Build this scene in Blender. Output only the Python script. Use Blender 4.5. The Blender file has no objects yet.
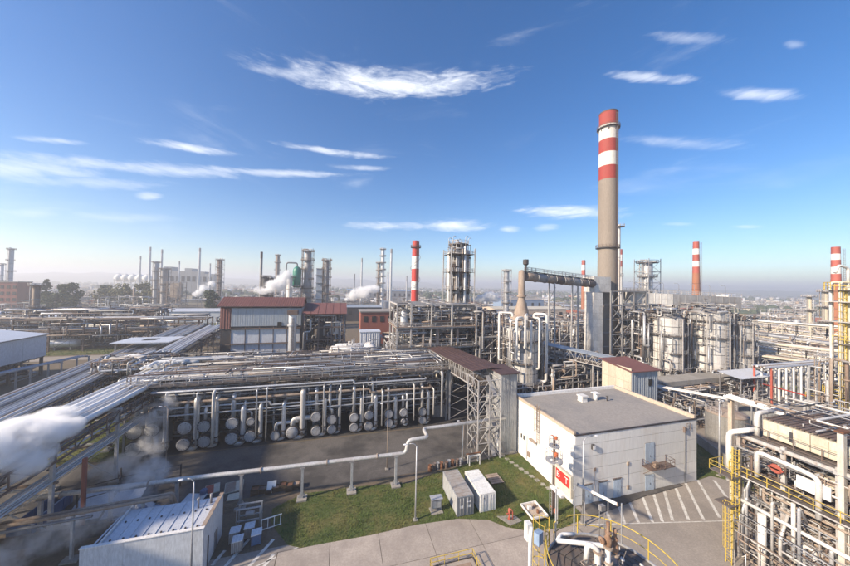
import bpy, math, random
from mathutils import Vector, Matrix
R = math.radians
PI = math.pi
scene = bpy.context.scene
col = scene.collection
# ------------------------------------------------------------------ camera
cam_d = bpy.data.cameras.new('camera'); cam_o = bpy.data.objects.new('camera', cam_d); col.objects.link(cam_o)
cam_d.sensor_width = 36.0; cam_d.lens = 36.0 * 300 / 850; cam_d.shift_y = -4.3 / 850
cam_d.clip_start = 0.5; cam_d.clip_end = 30000
cam_o.matrix_world = Matrix.Translation((0, 0, 32)) @ Matrix.Rotation(R(-15.5), 4, 'Z') @ Matrix.Rotation(R(91.2), 4, 'X') @ Matrix.Rotation(R(1.1), 4, 'Z')
scene.camera = cam_o
# ------------------------------------------------------------------ sky and sun
HAZE = 0.0005
SUN_EL, SUN_AZ = R(29), R(-102)       # azimuth measured from +Y towards +X
sd = Vector((math.sin(SUN_AZ) * math.cos(SUN_EL), math.cos(SUN_AZ) * math.cos(SUN_EL), math.sin(SUN_EL)))
world = bpy.data.worlds.new('World'); scene.world = world; world.use_nodes = True
wn, wl = world.node_tree.nodes, world.node_tree.links
wn.clear()
def wnode(t, **k):
    n = wn.new(t)
    for a, b in k.items(): setattr(n, a, b)
    return n
def wmath(op, a, b=None, c=None):
    n = wnode('ShaderNodeMath', operation=op)
    for i, x in enumerate((a, b, c)):
        if x is None: continue
        if isinstance(x, (int, float)): n.inputs[i].default_value = x
        else: wl.new(x, n.inputs[i])
    return n.outputs[0]
w_out = wnode('ShaderNodeOutputWorld'); w_bg = wnode('ShaderNodeBackground'); w_bg.inputs[1].default_value = 0.102
w_sky = wnode('ShaderNodeTexSky', sky_type='NISHITA'); w_sky.sun_disc = False
w_sky.sun_elevation = SUN_EL; w_sky.sun_rotation = SUN_AZ
w_sky.altitude = 100; w_sky.air_density = 1.0; w_sky.dust_density = 0.45; w_sky.ozone_density = 3.0
w_tc = wnode('ShaderNodeTexCoord'); w_sep = wnode('ShaderNodeSeparateXYZ'); wl.new(w_tc.outputs['Generated'], w_sep.inputs[0])
w_az = wmath('ARCTAN2', w_sep.outputs[0], w_sep.outputs[1]); w_el = wmath('ARCSINE', w_sep.outputs[2])
w_cmb = wnode('ShaderNodeCombineXYZ'); wl.new(wmath('MULTIPLY', w_az, 1.0), w_cmb.inputs[0]); wl.new(wmath('MULTIPLY', w_el, 4.5), w_cmb.inputs[1])
def wnoise(scale, detail, rough, dist=0.0, tilt=0.0):
    m = wnode('ShaderNodeMapping'); wl.new(w_cmb.outputs[0], m.inputs[0]); m.inputs['Rotation'].default_value = (0, 0, tilt)
    n = wnode('ShaderNodeTexNoise'); wl.new(m.outputs[0], n.inputs[0])
    n.inputs['Scale'].default_value = scale; n.inputs['Detail'].default_value = detail; n.inputs['Roughness'].default_value = rough; n.inputs['Distortion'].default_value = dist
    return n.outputs[0]
n_edge = wnoise(9, 8, 0.62, 0.6); n_fine = wnoise(26, 6, 0.65, 0.3, 0.5); n_wide = wnoise(2.2, 5, 0.6, 0.8, 0.25)
# cirrus and small cumulus banks: azimuth, elevation, half width, half height, tilt, strength
CLOUDS = [(0.148, 0.590, 0.459, 0.0442, 0.043, 0.95), (-0.136, 0.573, 0.182, 0.0191, 0.128, 0.60), (-0.665, 0.213, 0.158, 0.0225, 0.194, 0.50), (-0.475, 0.267, 0.279, 0.0203, 0.165, 0.55), (-0.212, 0.314, 0.286, 0.0133, 0.116, 0.60), (-0.573, 0.211, 0.166, 0.0168, 0.203, 0.35), (-0.409, 0.335, 0.132, 0.0137, 0.111, 0.70), (-0.629, 0.280, 0.058, 0.0076, 0.229, 0.50), (-0.029, 0.399, 0.217, 0.0121, 0.017, 0.75), (0.056, 0.363, 0.142, 0.0099, 0.058, 0.50), (-0.478, 0.202, 0.032, 0.0117, 0.204, 0.45), (0.157, 0.191, 0.170, 0.0175, 0.040, 0.75), (0.367, 0.198, 0.148, 0.0254, 0.000, 0.80), (0.543, 0.183, 0.043, 0.0139, -0.031, 0.60), (0.717, 0.224, 0.194, 0.0228, -0.100, 0.80), (0.656, 0.184, 0.046, 0.0149, -0.053, 0.50), (0.916, 0.519, 0.132, 0.0140, -0.355, 0.60), (1.110, 0.418, 0.078, 0.0149, -0.426, 0.62), (0.989, 0.571, 0.099, 0.0142, -0.404, 0.35), (0.970, 0.363, 0.148, 0.0178, -0.305, 0.35), (0.973, 0.166, 0.054, 0.0074, -0.113, 0.40), (1.089, 0.147, 0.034, 0.0067, -0.127, 0.40), (1.160, 0.487, 0.021, 0.0082, -0.453, 0.30), (-0.652, 0.131, 0.061, 0.0157, 0.199, 0.25), (-0.525, 0.142, 0.132, 0.0159, 0.119, 0.25)]
acc = None
for (a, e, sa, se, t, s) in CLOUDS:
    da = wmath('SUBTRACT', w_az, a); de = wmath('SUBTRACT', w_el, e)
    c, sn = math.cos(t), math.sin(t)
    x = wmath('ADD', wmath('MULTIPLY', da, c / sa), wmath('MULTIPLY', de, sn / sa))
    y = wmath('ADD', wmath('MULTIPLY', da, -sn / se), wmath('MULTIPLY', de, c / se))
    d2 = wmath('ADD', wmath('MULTIPLY', x, x), wmath('MULTIPLY', y, y))
    m = wmath('SUBTRACT', 1.0, wmath('POWER', d2, 0.7))
    m = wmath('ADD', m, wmath('MULTIPLY', wmath('SUBTRACT', n_edge, 0.52), 1.9))
    m = wmath('ADD', m, wmath('MULTIPLY', wmath('SUBTRACT', n_fine, 0.5), .7))
    mr = wnode('ShaderNodeMapRange', interpolation_type='SMOOTHSTEP'); wl.new(m, mr.inputs[0])
    mr.inputs[1].default_value = 0.0; mr.inputs[2].default_value = 1.35; mr.inputs[3].default_value = 0; mr.inputs[4].default_value = s
    acc = mr.outputs[0] if acc is None else wmath('MAXIMUM', acc, mr.outputs[0])
# faint veils everywhere, thicker towards the horizon
veil = wnode('ShaderNodeMapRange', interpolation_type='SMOOTHSTEP'); wl.new(n_wide, veil.inputs[0])
veil.inputs[1].default_value = 0.56; veil.inputs[2].default_value = 0.95; veil.inputs[4].default_value = 0.35
acc = wmath('MAXIMUM', acc, veil.outputs[0])
w_mix = wnode('ShaderNodeMix', data_type='RGBA'); wl.new(acc, w_mix.inputs[0]); w_hs = wnode('ShaderNodeHueSaturation'); w_hs.inputs['Saturation'].default_value = 1.32; w_hs.inputs['Hue'].default_value = .506; wl.new(w_sky.outputs[0], w_hs.inputs['Color']); wl.new(w_hs.outputs[0], w_mix.inputs[6])
w_mix.inputs[7].default_value = (7.6, 7.8, 8.2, 1)
wl.new(w_mix.outputs[2], w_bg.inputs[0]); wl.new(w_bg.outputs[0], w_out.inputs[0])
sun_d = bpy.data.lights.new('sun', 'SUN'); sun_d.energy = 4.7; sun_d.angle = R(3.0); sun_d.color = (1.0, 0.84, 0.64)
sun_o = bpy.data.objects.new('sun', sun_d); col.objects.link(sun_o); sun_o.rotation_euler = sd.to_track_quat('Z', 'Y').to_euler(); sun_o.location = sd * 300
vs = scene.view_settings
vs.view_transform = 'Standard'; vs.look = 'None'; vs.gamma = 1.0; vs.exposure = 0.82; vs.use_curve_mapping = False
scene.render.engine = 'CYCLES'
cy = scene.cycles
cy.use_denoising = True; cy.max_bounces = 10; cy.diffuse_bounces = 3; cy.glossy_bounces = 2; cy.transparent_max_bounces = 12; cy.volume_bounces = 8
cy.volume_step_rate = 1.0; cy.volume_max_steps = 96; cy.caustics_reflective = False; cy.caustics_refractive = False; cy.sample_clamp_indirect = 4
# ------------------------------------------------------------------ geometry helpers
class G:
    """collects faces; every face has a material slot and a smooth flag"""
    def __init__(s): s.v = []; s.f = []; s.m = []; s.s = []
    def face(s, idx, m=0, sm=False): s.f.append(idx); s.m.append(m); s.s.append(sm)
    def poly(s, pts, m=0):
        b = len(s.v); s.v += [tuple(p) for p in pts]; s.face(tuple(range(b, b + len(pts))), m)
    def box(s, c, d, m=0, rz=0.0):
        b = len(s.v); cs, sn = math.cos(rz), math.sin(rz)
        for z in (-.5, .5):
            for x, y in ((-.5, -.5), (.5, -.5), (.5, .5), (-.5, .5)):
                X, Y = x * d[0], y * d[1]
                s.v.append((c[0] + X * cs - Y * sn, c[1] + X * sn + Y * cs, c[2] + z * d[2]))
        for q in ((3, 2, 1, 0), (4, 5, 6, 7), (0, 1, 5, 4), (1, 2, 6, 5), (2, 3, 7, 6), (3, 0, 4, 7)): s.face(tuple(b + i for i in q), m)
    def bb(s, x0, x1, y0, y1, z0, z1, m=0): s.box(((x0 + x1) / 2, (y0 + y1) / 2, (z0 + z1) / 2), (x1 - x0, y1 - y0, z1 - z0), m)
    def bar(s, p, q, w, h, m=0):
        p, q = Vector(p), Vector(q); d = (q - p)
        if d.length < 1e-6: return
        d.normalize(); up = Vector((0, 0, 1)) if abs(d.z) < .95 else Vector((1, 0, 0))
        a = d.cross(up).normalized() * w / 2; c = a.cross(d).normalized() * h / 2
        b = len(s.v)
        for o in (p, q): s.v += [tuple(o - a - c), tuple(o + a - c), tuple(o + a + c), tuple(o - a + c)]
        for k in ((0, 1, 2, 3), (7, 6, 5, 4), (0, 4, 5, 1), (1, 5, 6, 2), (2, 6, 7, 3), (3, 7, 4, 0)): s.face(tuple(b + i for i in k), m)
    def tube(s, pts, r, n=8, m=0, bend=0.0, caps=True, closed=False):
        P = [Vector(p) for p in pts]
        if bend > 0 and len(P) > 2:
            Q = [P[0]]
            for i in range(1, len(P) - 1):
                a, b, c = P[i - 1], P[i], P[i + 1]
                l1, l2 = (a - b).length, (c - b).length
                k = min(bend, l1 * .49, l2 * .49)
                p0 = b + (a - b).normalized() * k; p2 = b + (c - b).normalized() * k
                for t in (0, .33, .67, 1): Q.append(p0 * (1 - t) ** 2 + b * 2 * t * (1 - t) + p2 * t * t)
            Q.append(P[-1]); P = Q
        nn = len(P); b0 = len(s.v); prev = None
        for i, p in enumerate(P):
            if closed: d = P[(i + 1) % nn] - P[i - 1]
            elif i == 0: d = P[1] - P[0]
            elif i == nn - 1: d = P[-1] - P[-2]
            else: d = (P[i] - P[i - 1]).normalized() + (P[i + 1] - P[i]).normalized()
            if d.length < 1e-9: d = Vector((0, 0, 1))
            d.normalize()
            if prev is None: a = d.orthogonal().normalized()
            else:
                a = prev - d * prev.dot(d)
                a = a.normalized() if a.length > 1e-6 else d.orthogonal().normalized()
            prev = a; c = d.cross(a)
            rr = r[i] if isinstance(r, (list, tuple)) else r
            for k in range(n):
                t = 2 * PI * k / n; s.v.append(tuple(p + a * (rr * math.cos(t)) + c * (rr * math.sin(t))))
        for i in range(nn if closed else nn - 1):
            j = (i + 1) % nn
            for k in range(n):
                k2 = (k + 1) % n; s.face((b0 + i * n + k, b0 + i * n + k2, b0 + j * n + k2, b0 + j * n + k), m, True)
        if caps and not closed:
            s.face(tuple(b0 + k for k in reversed(range(n))), m); s.face(tuple(b0 + (nn - 1) * n + k for k in range(n)), m)
    def lathe(s, c, prof, n=20, m=0, mats=None, axis='z', a0=0.0, a1=2 * PI):
        full = abs(a1 - a0 - 2 * PI) < 1e-6; nk = n if full else n + 1
        def ring(r, h):
            b = len(s.v)
            for k in range(nk):
                t = a0 + (a1 - a0) * k / n; x, y = r * math.cos(t), r * math.sin(t)
                if axis == 'z': s.v.append((c[0] + x, c[1] + y, c[2] + h))
                elif axis == 'y': s.v.append((c[0] + x, c[1] + h, c[2] - y))
                else: s.v.append((c[0] + h, c[1] + x, c[2] + y))
            return b
        pb = None; pa = None
        for i in range(len(prof) - 1):
            (r0, h0), (r1, h1) = prof[i], prof[i + 1]; an = math.atan2(h1 - h0, r1 - r0)
            if pb is None or abs(math.remainder(an - pa, 2 * PI)) > .7: pb = ring(r0, h0)
            q = ring(r1, h1)
            for k in range(n):
                k2 = (k + 1) % nk; s.face((pb + k, pb + k2, q + k2, q + k), mats[i] if mats else m, True)
            pb, pa = q, an
    def prism(s, pts, z0, z1, m=0):
        b = len(s.v); n = len(pts)
        s.v += [(p[0], p[1], z0) for p in pts] + [(p[0], p[1], z1) for p in pts]
        s.face(tuple(b + i for i in reversed(range(n))), m); s.face(tuple(b + n + i for i in range(n)), m)
        for i in range(n): j = (i + 1) % n; s.face((b + i, b + j, b + n + j, b + n + i), m)
    def rail(s, pts, h=1.1, post=1.6, r=.035, m=0, closed=False, mid=True):
        P = [Vector(p) for p in pts] + ([Vector(pts[0])] if closed else [])
        for i in range(len(P) - 1):
            a, b = P[i], P[i + 1]; L = (b - a).length; n = max(1, round(L / post))
            for k in range(n + (1 if i == len(P) - 2 else 0)):
                p = a.lerp(b, k / n); s.bar(p, p + Vector((0, 0, h)), r * 1.6, r * 1.6, m)
            for hh in ((h, h * .55) if mid else (h,)):
                o = Vector((0, 0, hh)); s.bar(a + o, b + o, r * 1.6, r * 1.6, m)
    def ladder(s, p, h, n=(1, 0), m=0, w=.5, cage=True, rungs=.35, r=.03):
        x, y, z = p; nx, ny = n; tx, ty = -ny, nx
        for k in (-1, 1): s.bar((x + tx * w / 2 * k, y + ty * w / 2 * k, z), (x + tx * w / 2 * k, y + ty * w / 2 * k, z + h), r * 2, r * 2, m)
        q = z + .3
        while q < z + h:
            s.bar((x - tx * w / 2, y - ty * w / 2, q), (x + tx * w / 2, y + ty * w / 2, q), r, r, m); q += rungs
        if cage:
            arc = [(x + tx * .38 * math.cos(a) + nx * .75 * math.sin(a), y + ty * .38 * math.cos(a) + ny * .75 * math.sin(a)) for a in [PI * i / 4 for i in range(5)]]
            q = z + 2.2
            while q < z + h:
                for i in range(4): s.bar((*arc[i], q), (*arc[i + 1], q), r, r * 1.6, m)
                q += 1.0
            for i in range(5): s.bar((*arc[i], z + 2.2), (*arc[i], z + h), r, r, m)
    def truss(s, p, q, h, n, w=.12, m=0, ends=True):
        """flat truss between p and q (bottom chord), h high"""
        p, q = Vector(p), Vector(q); o = Vector((0, 0, h))
        s.bar(p, q, w, w, m); s.bar(p + o, q + o, w, w, m)
        for i in range(n + 1):
            a = p.lerp(q, i / n); s.bar(a, a + o, w * .75, w * .75, m)
            if i < n:
                b = p.lerp(q, (i + 1) / n)
                if i % 2: s.bar(a + o, b, w * .6, w * .6, m)
                else: s.bar(a, b + o, w * .6, w * .6, m)
    def mesh(s, name, mats):
        me = bpy.data.meshes.new(name); me.from_pydata(s.v, [], s.f)
        for mt in mats: me.materials.append(M[mt])
        me.polygons.foreach_set('material_index', s.m); me.polygons.foreach_set('use_smooth', s.s)
        me.update(); return me
ORD = ['first', 'second', 'third', 'fourth', 'fifth', 'sixth', 'seventh', 'eighth', 'ninth', 'tenth', 'eleventh', 'twelfth']
def ml(m): return [m] if isinstance(m, str) else list(m)
def tag(o, label=None, cat=None, group=None, kind=None):
    for k, v in (('label', label), ('category', cat), ('group', group), ('kind', kind)):
        if v: o[k] = v
    return o
UNIT = {}
def unit(shape, mt):
    k = (shape, mt)
    if k not in UNIT:
        g = G()
        if shape == 'box': g.box((0, 0, 0), (1, 1, 1))
        else: g.tube([(0, 0, -.5), (0, 0, .5)], 1.0, int(shape[3:]))
        UNIT[k] = g.mesh(shape + '_' + mt, [mt])
    return UNIT[k]
class T:
    """a thing: an Empty at its base; parts are given in world coordinates"""
    def __init__(s, name, label, cat, loc, group=None, kind=None):
        s.loc = Vector(loc); s.o = bpy.data.objects.new(name, None); s.o.location = s.loc; s.o.empty_display_size = .5
        col.objects.link(s.o); tag(s.o, label, cat, group, kind)
    def _link(s, o, under):
        o.parent = under if under else s.o; col.objects.link(o); return o
    def geo(s, name, g, mats, under=None, label=None, kind=None):
        l = s.loc; g.v = [(x - l.x, y - l.y, z - l.z) for x, y, z in g.v]
        o = bpy.data.objects.new(name, g.mesh(name, ml(mats))); s._link(o, under); return tag(o, label, kind=kind)
    def box(s, name, c, d, mt, rz=0.0, under=None):
        o = bpy.data.objects.new(name, unit('box', mt)); o.location = Vector(c) - s.loc; o.scale = d; o.rotation_euler = (0, 0, rz)
        return s._link(o, under)
    def bb(s, name, x0, x1, y0, y1, z0, z1, mt, under=None):
        return s.box(name, ((x0 + x1) / 2, (y0 + y1) / 2, (z0 + z1) / 2), (x1 - x0, y1 - y0, z1 - z0), mt, 0, under)
    def bar(s, name, p, q, w, h, mt, under=None):
        p, q = Vector(p), Vector(q); d = q - p; z = d.normalized()
        up = Vector((0, 0, 1)) if abs(z.z) < .95 else Vector((0, 1, 0))
        x = up.cross(z).normalized(); y = z.cross(x)
        o = bpy.data.objects.new(name, unit('box', mt))
        rot = Matrix((x, y, z)).transposed().to_4x4()
        o.matrix_local = Matrix.Translation((p + q) / 2 - s.loc) @ rot @ Matrix.Diagonal((w, h, d.length, 1))
        return s._link(o, under)
    def rod(s, name, p, q, r, mt, n=10, under=None):
        p, q = Vector(p), Vector(q); d = q - p
        o = bpy.data.objects.new(name, unit('cyl%d' % n, mt))
        o.matrix_local = Matrix.Translation((p + q) / 2 - s.loc) @ d.to_track_quat('Z', 'Y').to_matrix().to_4x4() @ Matrix.Diagonal((r, r, d.length, 1))
        return s._link(o, under)
    def pipe(s, name, pts, r, mt, n=10, bend=None, under=None):
        g = G(); g.tube(pts, r, n, 0, bend if bend is not None else r * 2.2); return s.geo(name, g, mt, under)
def dup(t, loc, label=None, group=None, rz=0.0):
    def cp(o, parent):
        c = o.copy(); col.objects.link(c); c.parent = parent
        for ch in [x for x in kids.get(o.name, ())]: cp(ch, c)
        return c
    kids = {}
    def walk(o):
        kids[o.name] = list(o.children)
        for x in o.children: walk(x)
    walk(t.o)
    r = cp(t.o, None); r.location = loc; r.rotation_euler = (0, 0, rz)
    if label: r['label'] = label
    if group: r['group'] = group
    return r
def single(name, g, mats, label=None, cat=None, group=None, kind=None, loc=None):
    """a thing that is one mesh, origin at its base"""
    if loc is None:
        xs = [v[0] for v in g.v]; ys = [v[1] for v in g.v]; loc = ((min(xs) + max(xs)) / 2, (min(ys) + max(ys)) / 2, min(v[2] for v in g.v))
    g.v = [(x - loc[0], y - loc[1], z - loc[2]) for x, y, z in g.v]
    o = bpy.data.objects.new(name, g.mesh(name, ml(mats))); o.location = loc; col.objects.link(o)
    return tag(o, label, cat, group, kind)
# ------------------------------------------------------------------ materials
M = {}
def mat(name, c, rough=.6, metal=0.0, grime=None, amt=.5, scale=.8, stretch=.35, rnd=.12, var=.25, bump=0.0, fine=6.0, lo=.45, hi=.72):
    """base colour with fine mottling, per-piece tint and patches or streaks of grime"""
    m = bpy.data.materials.new(name); m.use_nodes = True; nt = m.node_tree; N, L = nt.nodes, nt.links
    b = N['Principled BSDF']; b.inputs['Roughness'].default_value = rough; b.inputs['Metallic'].default_value = metal
    geo = N.new('ShaderNodeNewGeometry'); mp = N.new('ShaderNodeMapping'); mp.inputs['Scale'].default_value = (1, 1, stretch); L.new(geo.outputs['Position'], mp.inputs[0])
    n2 = N.new('ShaderNodeTexNoise'); n2.inputs['Scale'].default_value = fine; n2.inputs['Detail'].default_value = 5; n2.inputs['Roughness'].default_value = .7; L.new(mp.outputs[0], n2.inputs[0])
    oi = N.new('ShaderNodeObjectInfo')
    m1 = N.new('ShaderNodeMapRange'); L.new(n2.outputs[0], m1.inputs[0]); m1.inputs[1].default_value = .3; m1.inputs[2].default_value = .7; m1.inputs[3].default_value = 1 - var; m1.inputs[4].default_value = 1 + var * .6
    m2 = N.new('ShaderNodeMapRange'); L.new(oi.outputs['Random'], m2.inputs[0]); m2.inputs[3].default_value = 1 - rnd; m2.inputs[4].default_value = 1 + rnd
    mm = N.new('ShaderNodeMath'); mm.operation = 'MULTIPLY'; L.new(m1.outputs[0], mm.inputs[0]); L.new(m2.outputs[0], mm.inputs[1])
    vm = N.new('ShaderNodeVectorMath'); vm.operation = 'SCALE'; vm.inputs[0].default_value = c; L.new(mm.outputs[0], vm.inputs['Scale'])
    out = vm.outputs[0]
    if grime:
        n1 = N.new('ShaderNodeTexNoise'); n1.inputs['Scale'].default_value = scale; n1.inputs['Detail'].default_value = 6; n1.inputs['Roughness'].default_value = .68; L.new(mp.outputs[0], n1.inputs[0])
        r = N.new('ShaderNodeMapRange'); L.new(n1.outputs[0], r.inputs[0]); r.inputs[1].default_value = lo; r.inputs[2].default_value = hi; r.inputs[4].default_value = amt
        mx = N.new('ShaderNodeMix'); mx.data_type = 'RGBA'; L.new(r.outputs[0], mx.inputs[0]); L.new(out, mx.inputs[6]); mx.inputs[7].default_value = (*grime, 1); out = mx.outputs[2]
        if metal > 0:
            s = N.new('ShaderNodeMath'); s.operation = 'MULTIPLY_ADD'; L.new(r.outputs[0], s.inputs[0]); s.inputs[1].default_value = -metal; s.inputs[2].default_value = metal; L.new(s.outputs[0], b.inputs['Metallic'])
    L.new(out, b.inputs['Base Color'])
    if bump:
        bp = N.new('ShaderNodeBump'); bp.inputs['Strength'].default_value = bump; bp.inputs['Distance'].default_value = .05; L.new(n2.outputs[0], bp.inputs['Height']); L.new(bp.outputs[0], b.inputs['Normal'])
    M[name] = m; return m
RUST = (.15, .066, .034)
mat('galv', (.52, .53, .55), .48, .45, (.22, .20, .19), .55, 1.1)
mat('galv_dull', (.33, .33, .34), .6, .3, (.12, .085, .065), .6, .9)
mat('alu', (.62, .63, .65), .42, .5, (.30, .27, .25), .5, .7)
mat('white_pipe', (.74, .72, .69), .5, 0, (.36, .28, .22), .6, .8, .35, .12, .25, 0, 6, .46, .8)
mat('white_lag', (.84, .84, .83), .5, 0, (.6, .57, .54), .3, .4)
mat('lagging', (.64, .63, .61), .45, .3, (.33, .27, .23), .55, .6)
mat('grey_paint', (.25, .255, .265), .55, 0, (.16, .10, .07), .6, 1.0)
mat('light_steel', (.48, .47, .46), .6, .1, (.22, .13, .09), .65, 1.2)
mat('dark_steel', (.055, .055, .06), .6, .1, (.11, .062, .04), .6, 1.0)
mat('brown_steel', (.16, .125, .11), .65, .1, RUST, .7, 1.0)
mat('rust', (.19, .085, .045), .85, 0, (.08, .04, .03), .6, 1.5)
mat('rust_pale', (.36, .29, .235), .8, 0, RUST, .6, .8)
mat('red_paint', (.52, .045, .035), .55, 0, (.25, .06, .04), .5, .6)
mat('red_faded', (.42, .09, .06), .65, 0, (.3, .13, .09), .5, .6)
mat('white_paint', (.80, .79, .77), .55, 0, (.55, .50, .44), .4, .5)
mat('blue_paint', (.06, .13, .27), .5, 0, (.10, .10, .14), .5, 1.0)
mat('blue_pale', (.26, .36, .52), .55, 0, (.2, .2, .22), .4, 1.0)
mat('yellow_paint', (.60, .44, .075), .55, 0, (.36, .22, .08), .6, 2.2)
mat('green_vessel', (.03, .22, .16), .45, 0, (.05, .12, .09), .5, .5)
mat('concrete', (.34, .32, .29), .9, 0, (.19, .165, .14), .6, .35, .5)
mat('chimney_concrete', (.275, .235, .198), .9, 0, (.19, .155, .13), .6, .25, .15, 0, .2)
mat('chimney_red', (.34, .05, .04), .8, 0, (.27, .075, .055), .6, .3, .2, 0)
mat('chimney_white', (.70, .67, .62), .8, 0, (.45, .40, .35), .5, .3, .2, 0)
mat('brick_orange', (.38, .15, .075), .85, 0, (.2, .09, .06), .6, .4, .4, 0)
mat('brick_red', (.30, .10, .07), .85, 0, (.16, .07, .05), .5, .4, .4)
mat('cladding_grey', (.37, .38, .39), .5, .25, (.20, .17, .15), .55, .5, .12, .05)
mat('cladding_blue', (.35, .40, .46), .5, .15, (.30, .29, .28), .4, .5, .12, .05)
mat('cladding_beige', (.60, .55, .44), .6, 0, (.42, .34, .25), .5, .8, .2)
mat('cladding_white', (.62, .65, .70), .5, .05, (.45, .45, .45), .35, .3, .2, .04)
mat('roof_red', (.20, .085, .075), .7, .1, (.13, .06, .05), .6, .4, 1, .06)
mat('roof_brown', (.085, .05, .05), .65, .1, (.14, .08, .06), .6, .8, 1, .08)
mat('roof_white', (.60, .63, .68), .45, .2, (.45, .46, .48), .4, .3, 1, .06)
mat('roof_felt', (.31, .285, .26), .9, 0, (.17, .175, .185), .7, .13, 1, .05, .2, .0, 3)
mat('wall_white', (.78, .775, .755), .65, 0, (.50, .40, .31), .5, .55, .16, .03, .08, 0, 3, .5, .85)
mat('wall_pale', (.62, .65, .69), .6, 0, (.50, .50, .50), .4, .5, .25, .03)
mat('trim_tan', (.52, .43, .34), .8, 0, (.35, .25, .18), .5, 1.0)
mat('door_blue', (.50, .60, .72), .5, 0, (.45, .45, .46), .3, 1.5)
mat('grating', (.15, .135, .125), .8, .2, RUST, .5, 1.4)
mat('deck_tan', (.36, .27, .21), .85, 0, (.2, .12, .08), .6, .8)
mat('asphalt', (.125, .115, .108), .92, 0, (.042, .040, .040), .9, .13, 1, 0, .3, .15, 4, .42, .62)
mat('asphalt_pale', (.34, .30, .262), .92, 0, (.19, .17, .155), .75, .14, 1, .05, .25, .1, 4, .4, .68)
mat('slab_concrete', (.42, .365, .315), .92, 0, (.24, .205, .18), .8, .33, 1, .09, .22, .1, 5, .38, .74)
mat('shade_dark', (.060, .055, .052), .9, 0, (.03, .028, .027), .8, .3, 1, 0, .4)  # near-black tone stands in for the deep shade under the racks
mat('tank_plate', (.31, .305, .295), .65, .25, (.17, .15, .13), .6, .35, .4, .035)
mat('joint', (.10, .085, .07), .95)
mat('line_white', (.66, .64, .60), .8, 0, (.30, .28, .26), .75, 1.6, 1, .04, .2, 0, 8, .48, .66)
mat('soil', (.15, .115, .082), 1, 0, (.075, .085, .04), .6, .3, 1, 0, .3, .3, 3)
mat('turf', (.075, .10, .025), 1, 0, (.19, .15, .06), .8, .22, 1, 0, .35, .3, 4)
mat('blade', (.095, .145, .026), .8, 0, (.25, .20, .065), .85, .22, 1, .2, .4, 0, 5)
mat('field', (.23, .18, .13), 1, 0, (.09, .095, .055), .8, .012, 1, 0, .3, 0, .15, .42, .58)
mat('hill', (.07, .09, .06), 1, 0, (.13, .12, .08), .7, .004, 1, 0, .3, 0, .05)
mat('leaf_dark', (.045, .070, .028), .8, 0, None, rnd=.1, var=.5, fine=1.5)
mat('leaf_mid', (.075, .105, .04), .8, 0, None, rnd=.1, var=.5, fine=1.5)
mat('leaf_pale', (.19, .185, .075), .8, 0, None, rnd=.1, var=.5, fine=1.5)
mat('bark', (.09, .065, .045), .9)
mat('cover_grey', (.46, .46, .47), .6, .2, (.20, .18, .17), .6, 1.6)
mat('duct_white', (.66, .645, .62), .6, .05, (.32, .27, .23), .6, .5, .3, .1, .25, 0, 5, .42, .72)
mat('rust_valve', (.25, .14, .085), .8, 0, (.42, .34, .27), .6, 3)
mat('white_column', (.66, .62, .56), .6, 0, (.45, .33, .24), .5, 1.2, .25)
mat('shell_dark', (.12, .115, .11), .6, .2, (.22, .19, .17), .6, 1.2)
mat('black', (.015, .015, .016), .7)
mat('glass_lamp', (.75, .76, .78), .3)
mat('orange_lamp', (.50, .13, .05), .5, 0, (.25, .10, .06), .5, 3)
mat('sign_red', (.62, .035, .03), .45, rnd=.0, var=.06)
mat('sign_white', (.80, .79, .76), .5, rnd=.0, var=.06)
# ------------------------------------------------------------------ ground, roads, hills
def sheet(name, pts, z, mt, label=None):
    g = G(); g.poly([(p[0], p[1], z) for p in pts]); return single(name, g, mt, label=label, kind='structure', loc=(0, 0, 0))
def rect(a, b, c, d): return [(a, c), (b, c), (b, d), (a, d)]
sheet('ground', rect(-9000, 9000, -600, 11000), 0.0, 'field')
sheet('plant_ground', rect(-330, 330, -40, 480), 0.004, 'soil')
road = sheet('asphalt_road', rect(-140, 33.2, 50.2, 65.4), 0.02, 'asphalt')
sheet('shade_sheet', rect(-44, 84, 65.8, 132), 0.012, 'shade_dark')  # dark sheet paints the shade seen between the pipes onto the ground
sheet('asphalt_yard', rect(-60, 64, -20, 40.2), 0.012, 'asphalt_pale')
sheet('asphalt_road', rect(66, 230, 28, 66), 0.016, 'asphalt_pale')
sheet('asphalt_road', [(-300, 150), (-52, 150), (-52, 158), (-300, 158)], 0.016, 'asphalt_pale')
sheet('asphalt_road', [(-160, 178), (-60, 196), (-60, 226), (-160, 214)], 0.02, 'asphalt_pale')
# concrete yard of single slabs over dark joints
g = G(); g.bb(-6.6, 31.2, 12, 39.4, 0.014, .02)
yard = single('concrete_yard', g, 'joint', kind='structure', loc=(0, 0, 0))
rng = random.Random(3)
def slab(pts, z=.062):
    g = G(); g.prism(pts, .021, z + rng.uniform(-.004, .004)); o = bpy.data.objects.new('concrete_slab', g.mesh('concrete_slab', ['slab_concrete'])); o.parent = yard; col.objects.link(o)
us = [-6.5, -.6, 5.3, 11.6, 17.6, 23.8, 31.1]; vs_ = [12, 17.6, 23.2, 28.7, 34.3, 39.3]
for i in range(6):
    for j in range(5):
        slab(rect(us[i] + .03, us[i + 1] - .03, vs_[j] + .03, vs_[j + 1] - .03))
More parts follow.
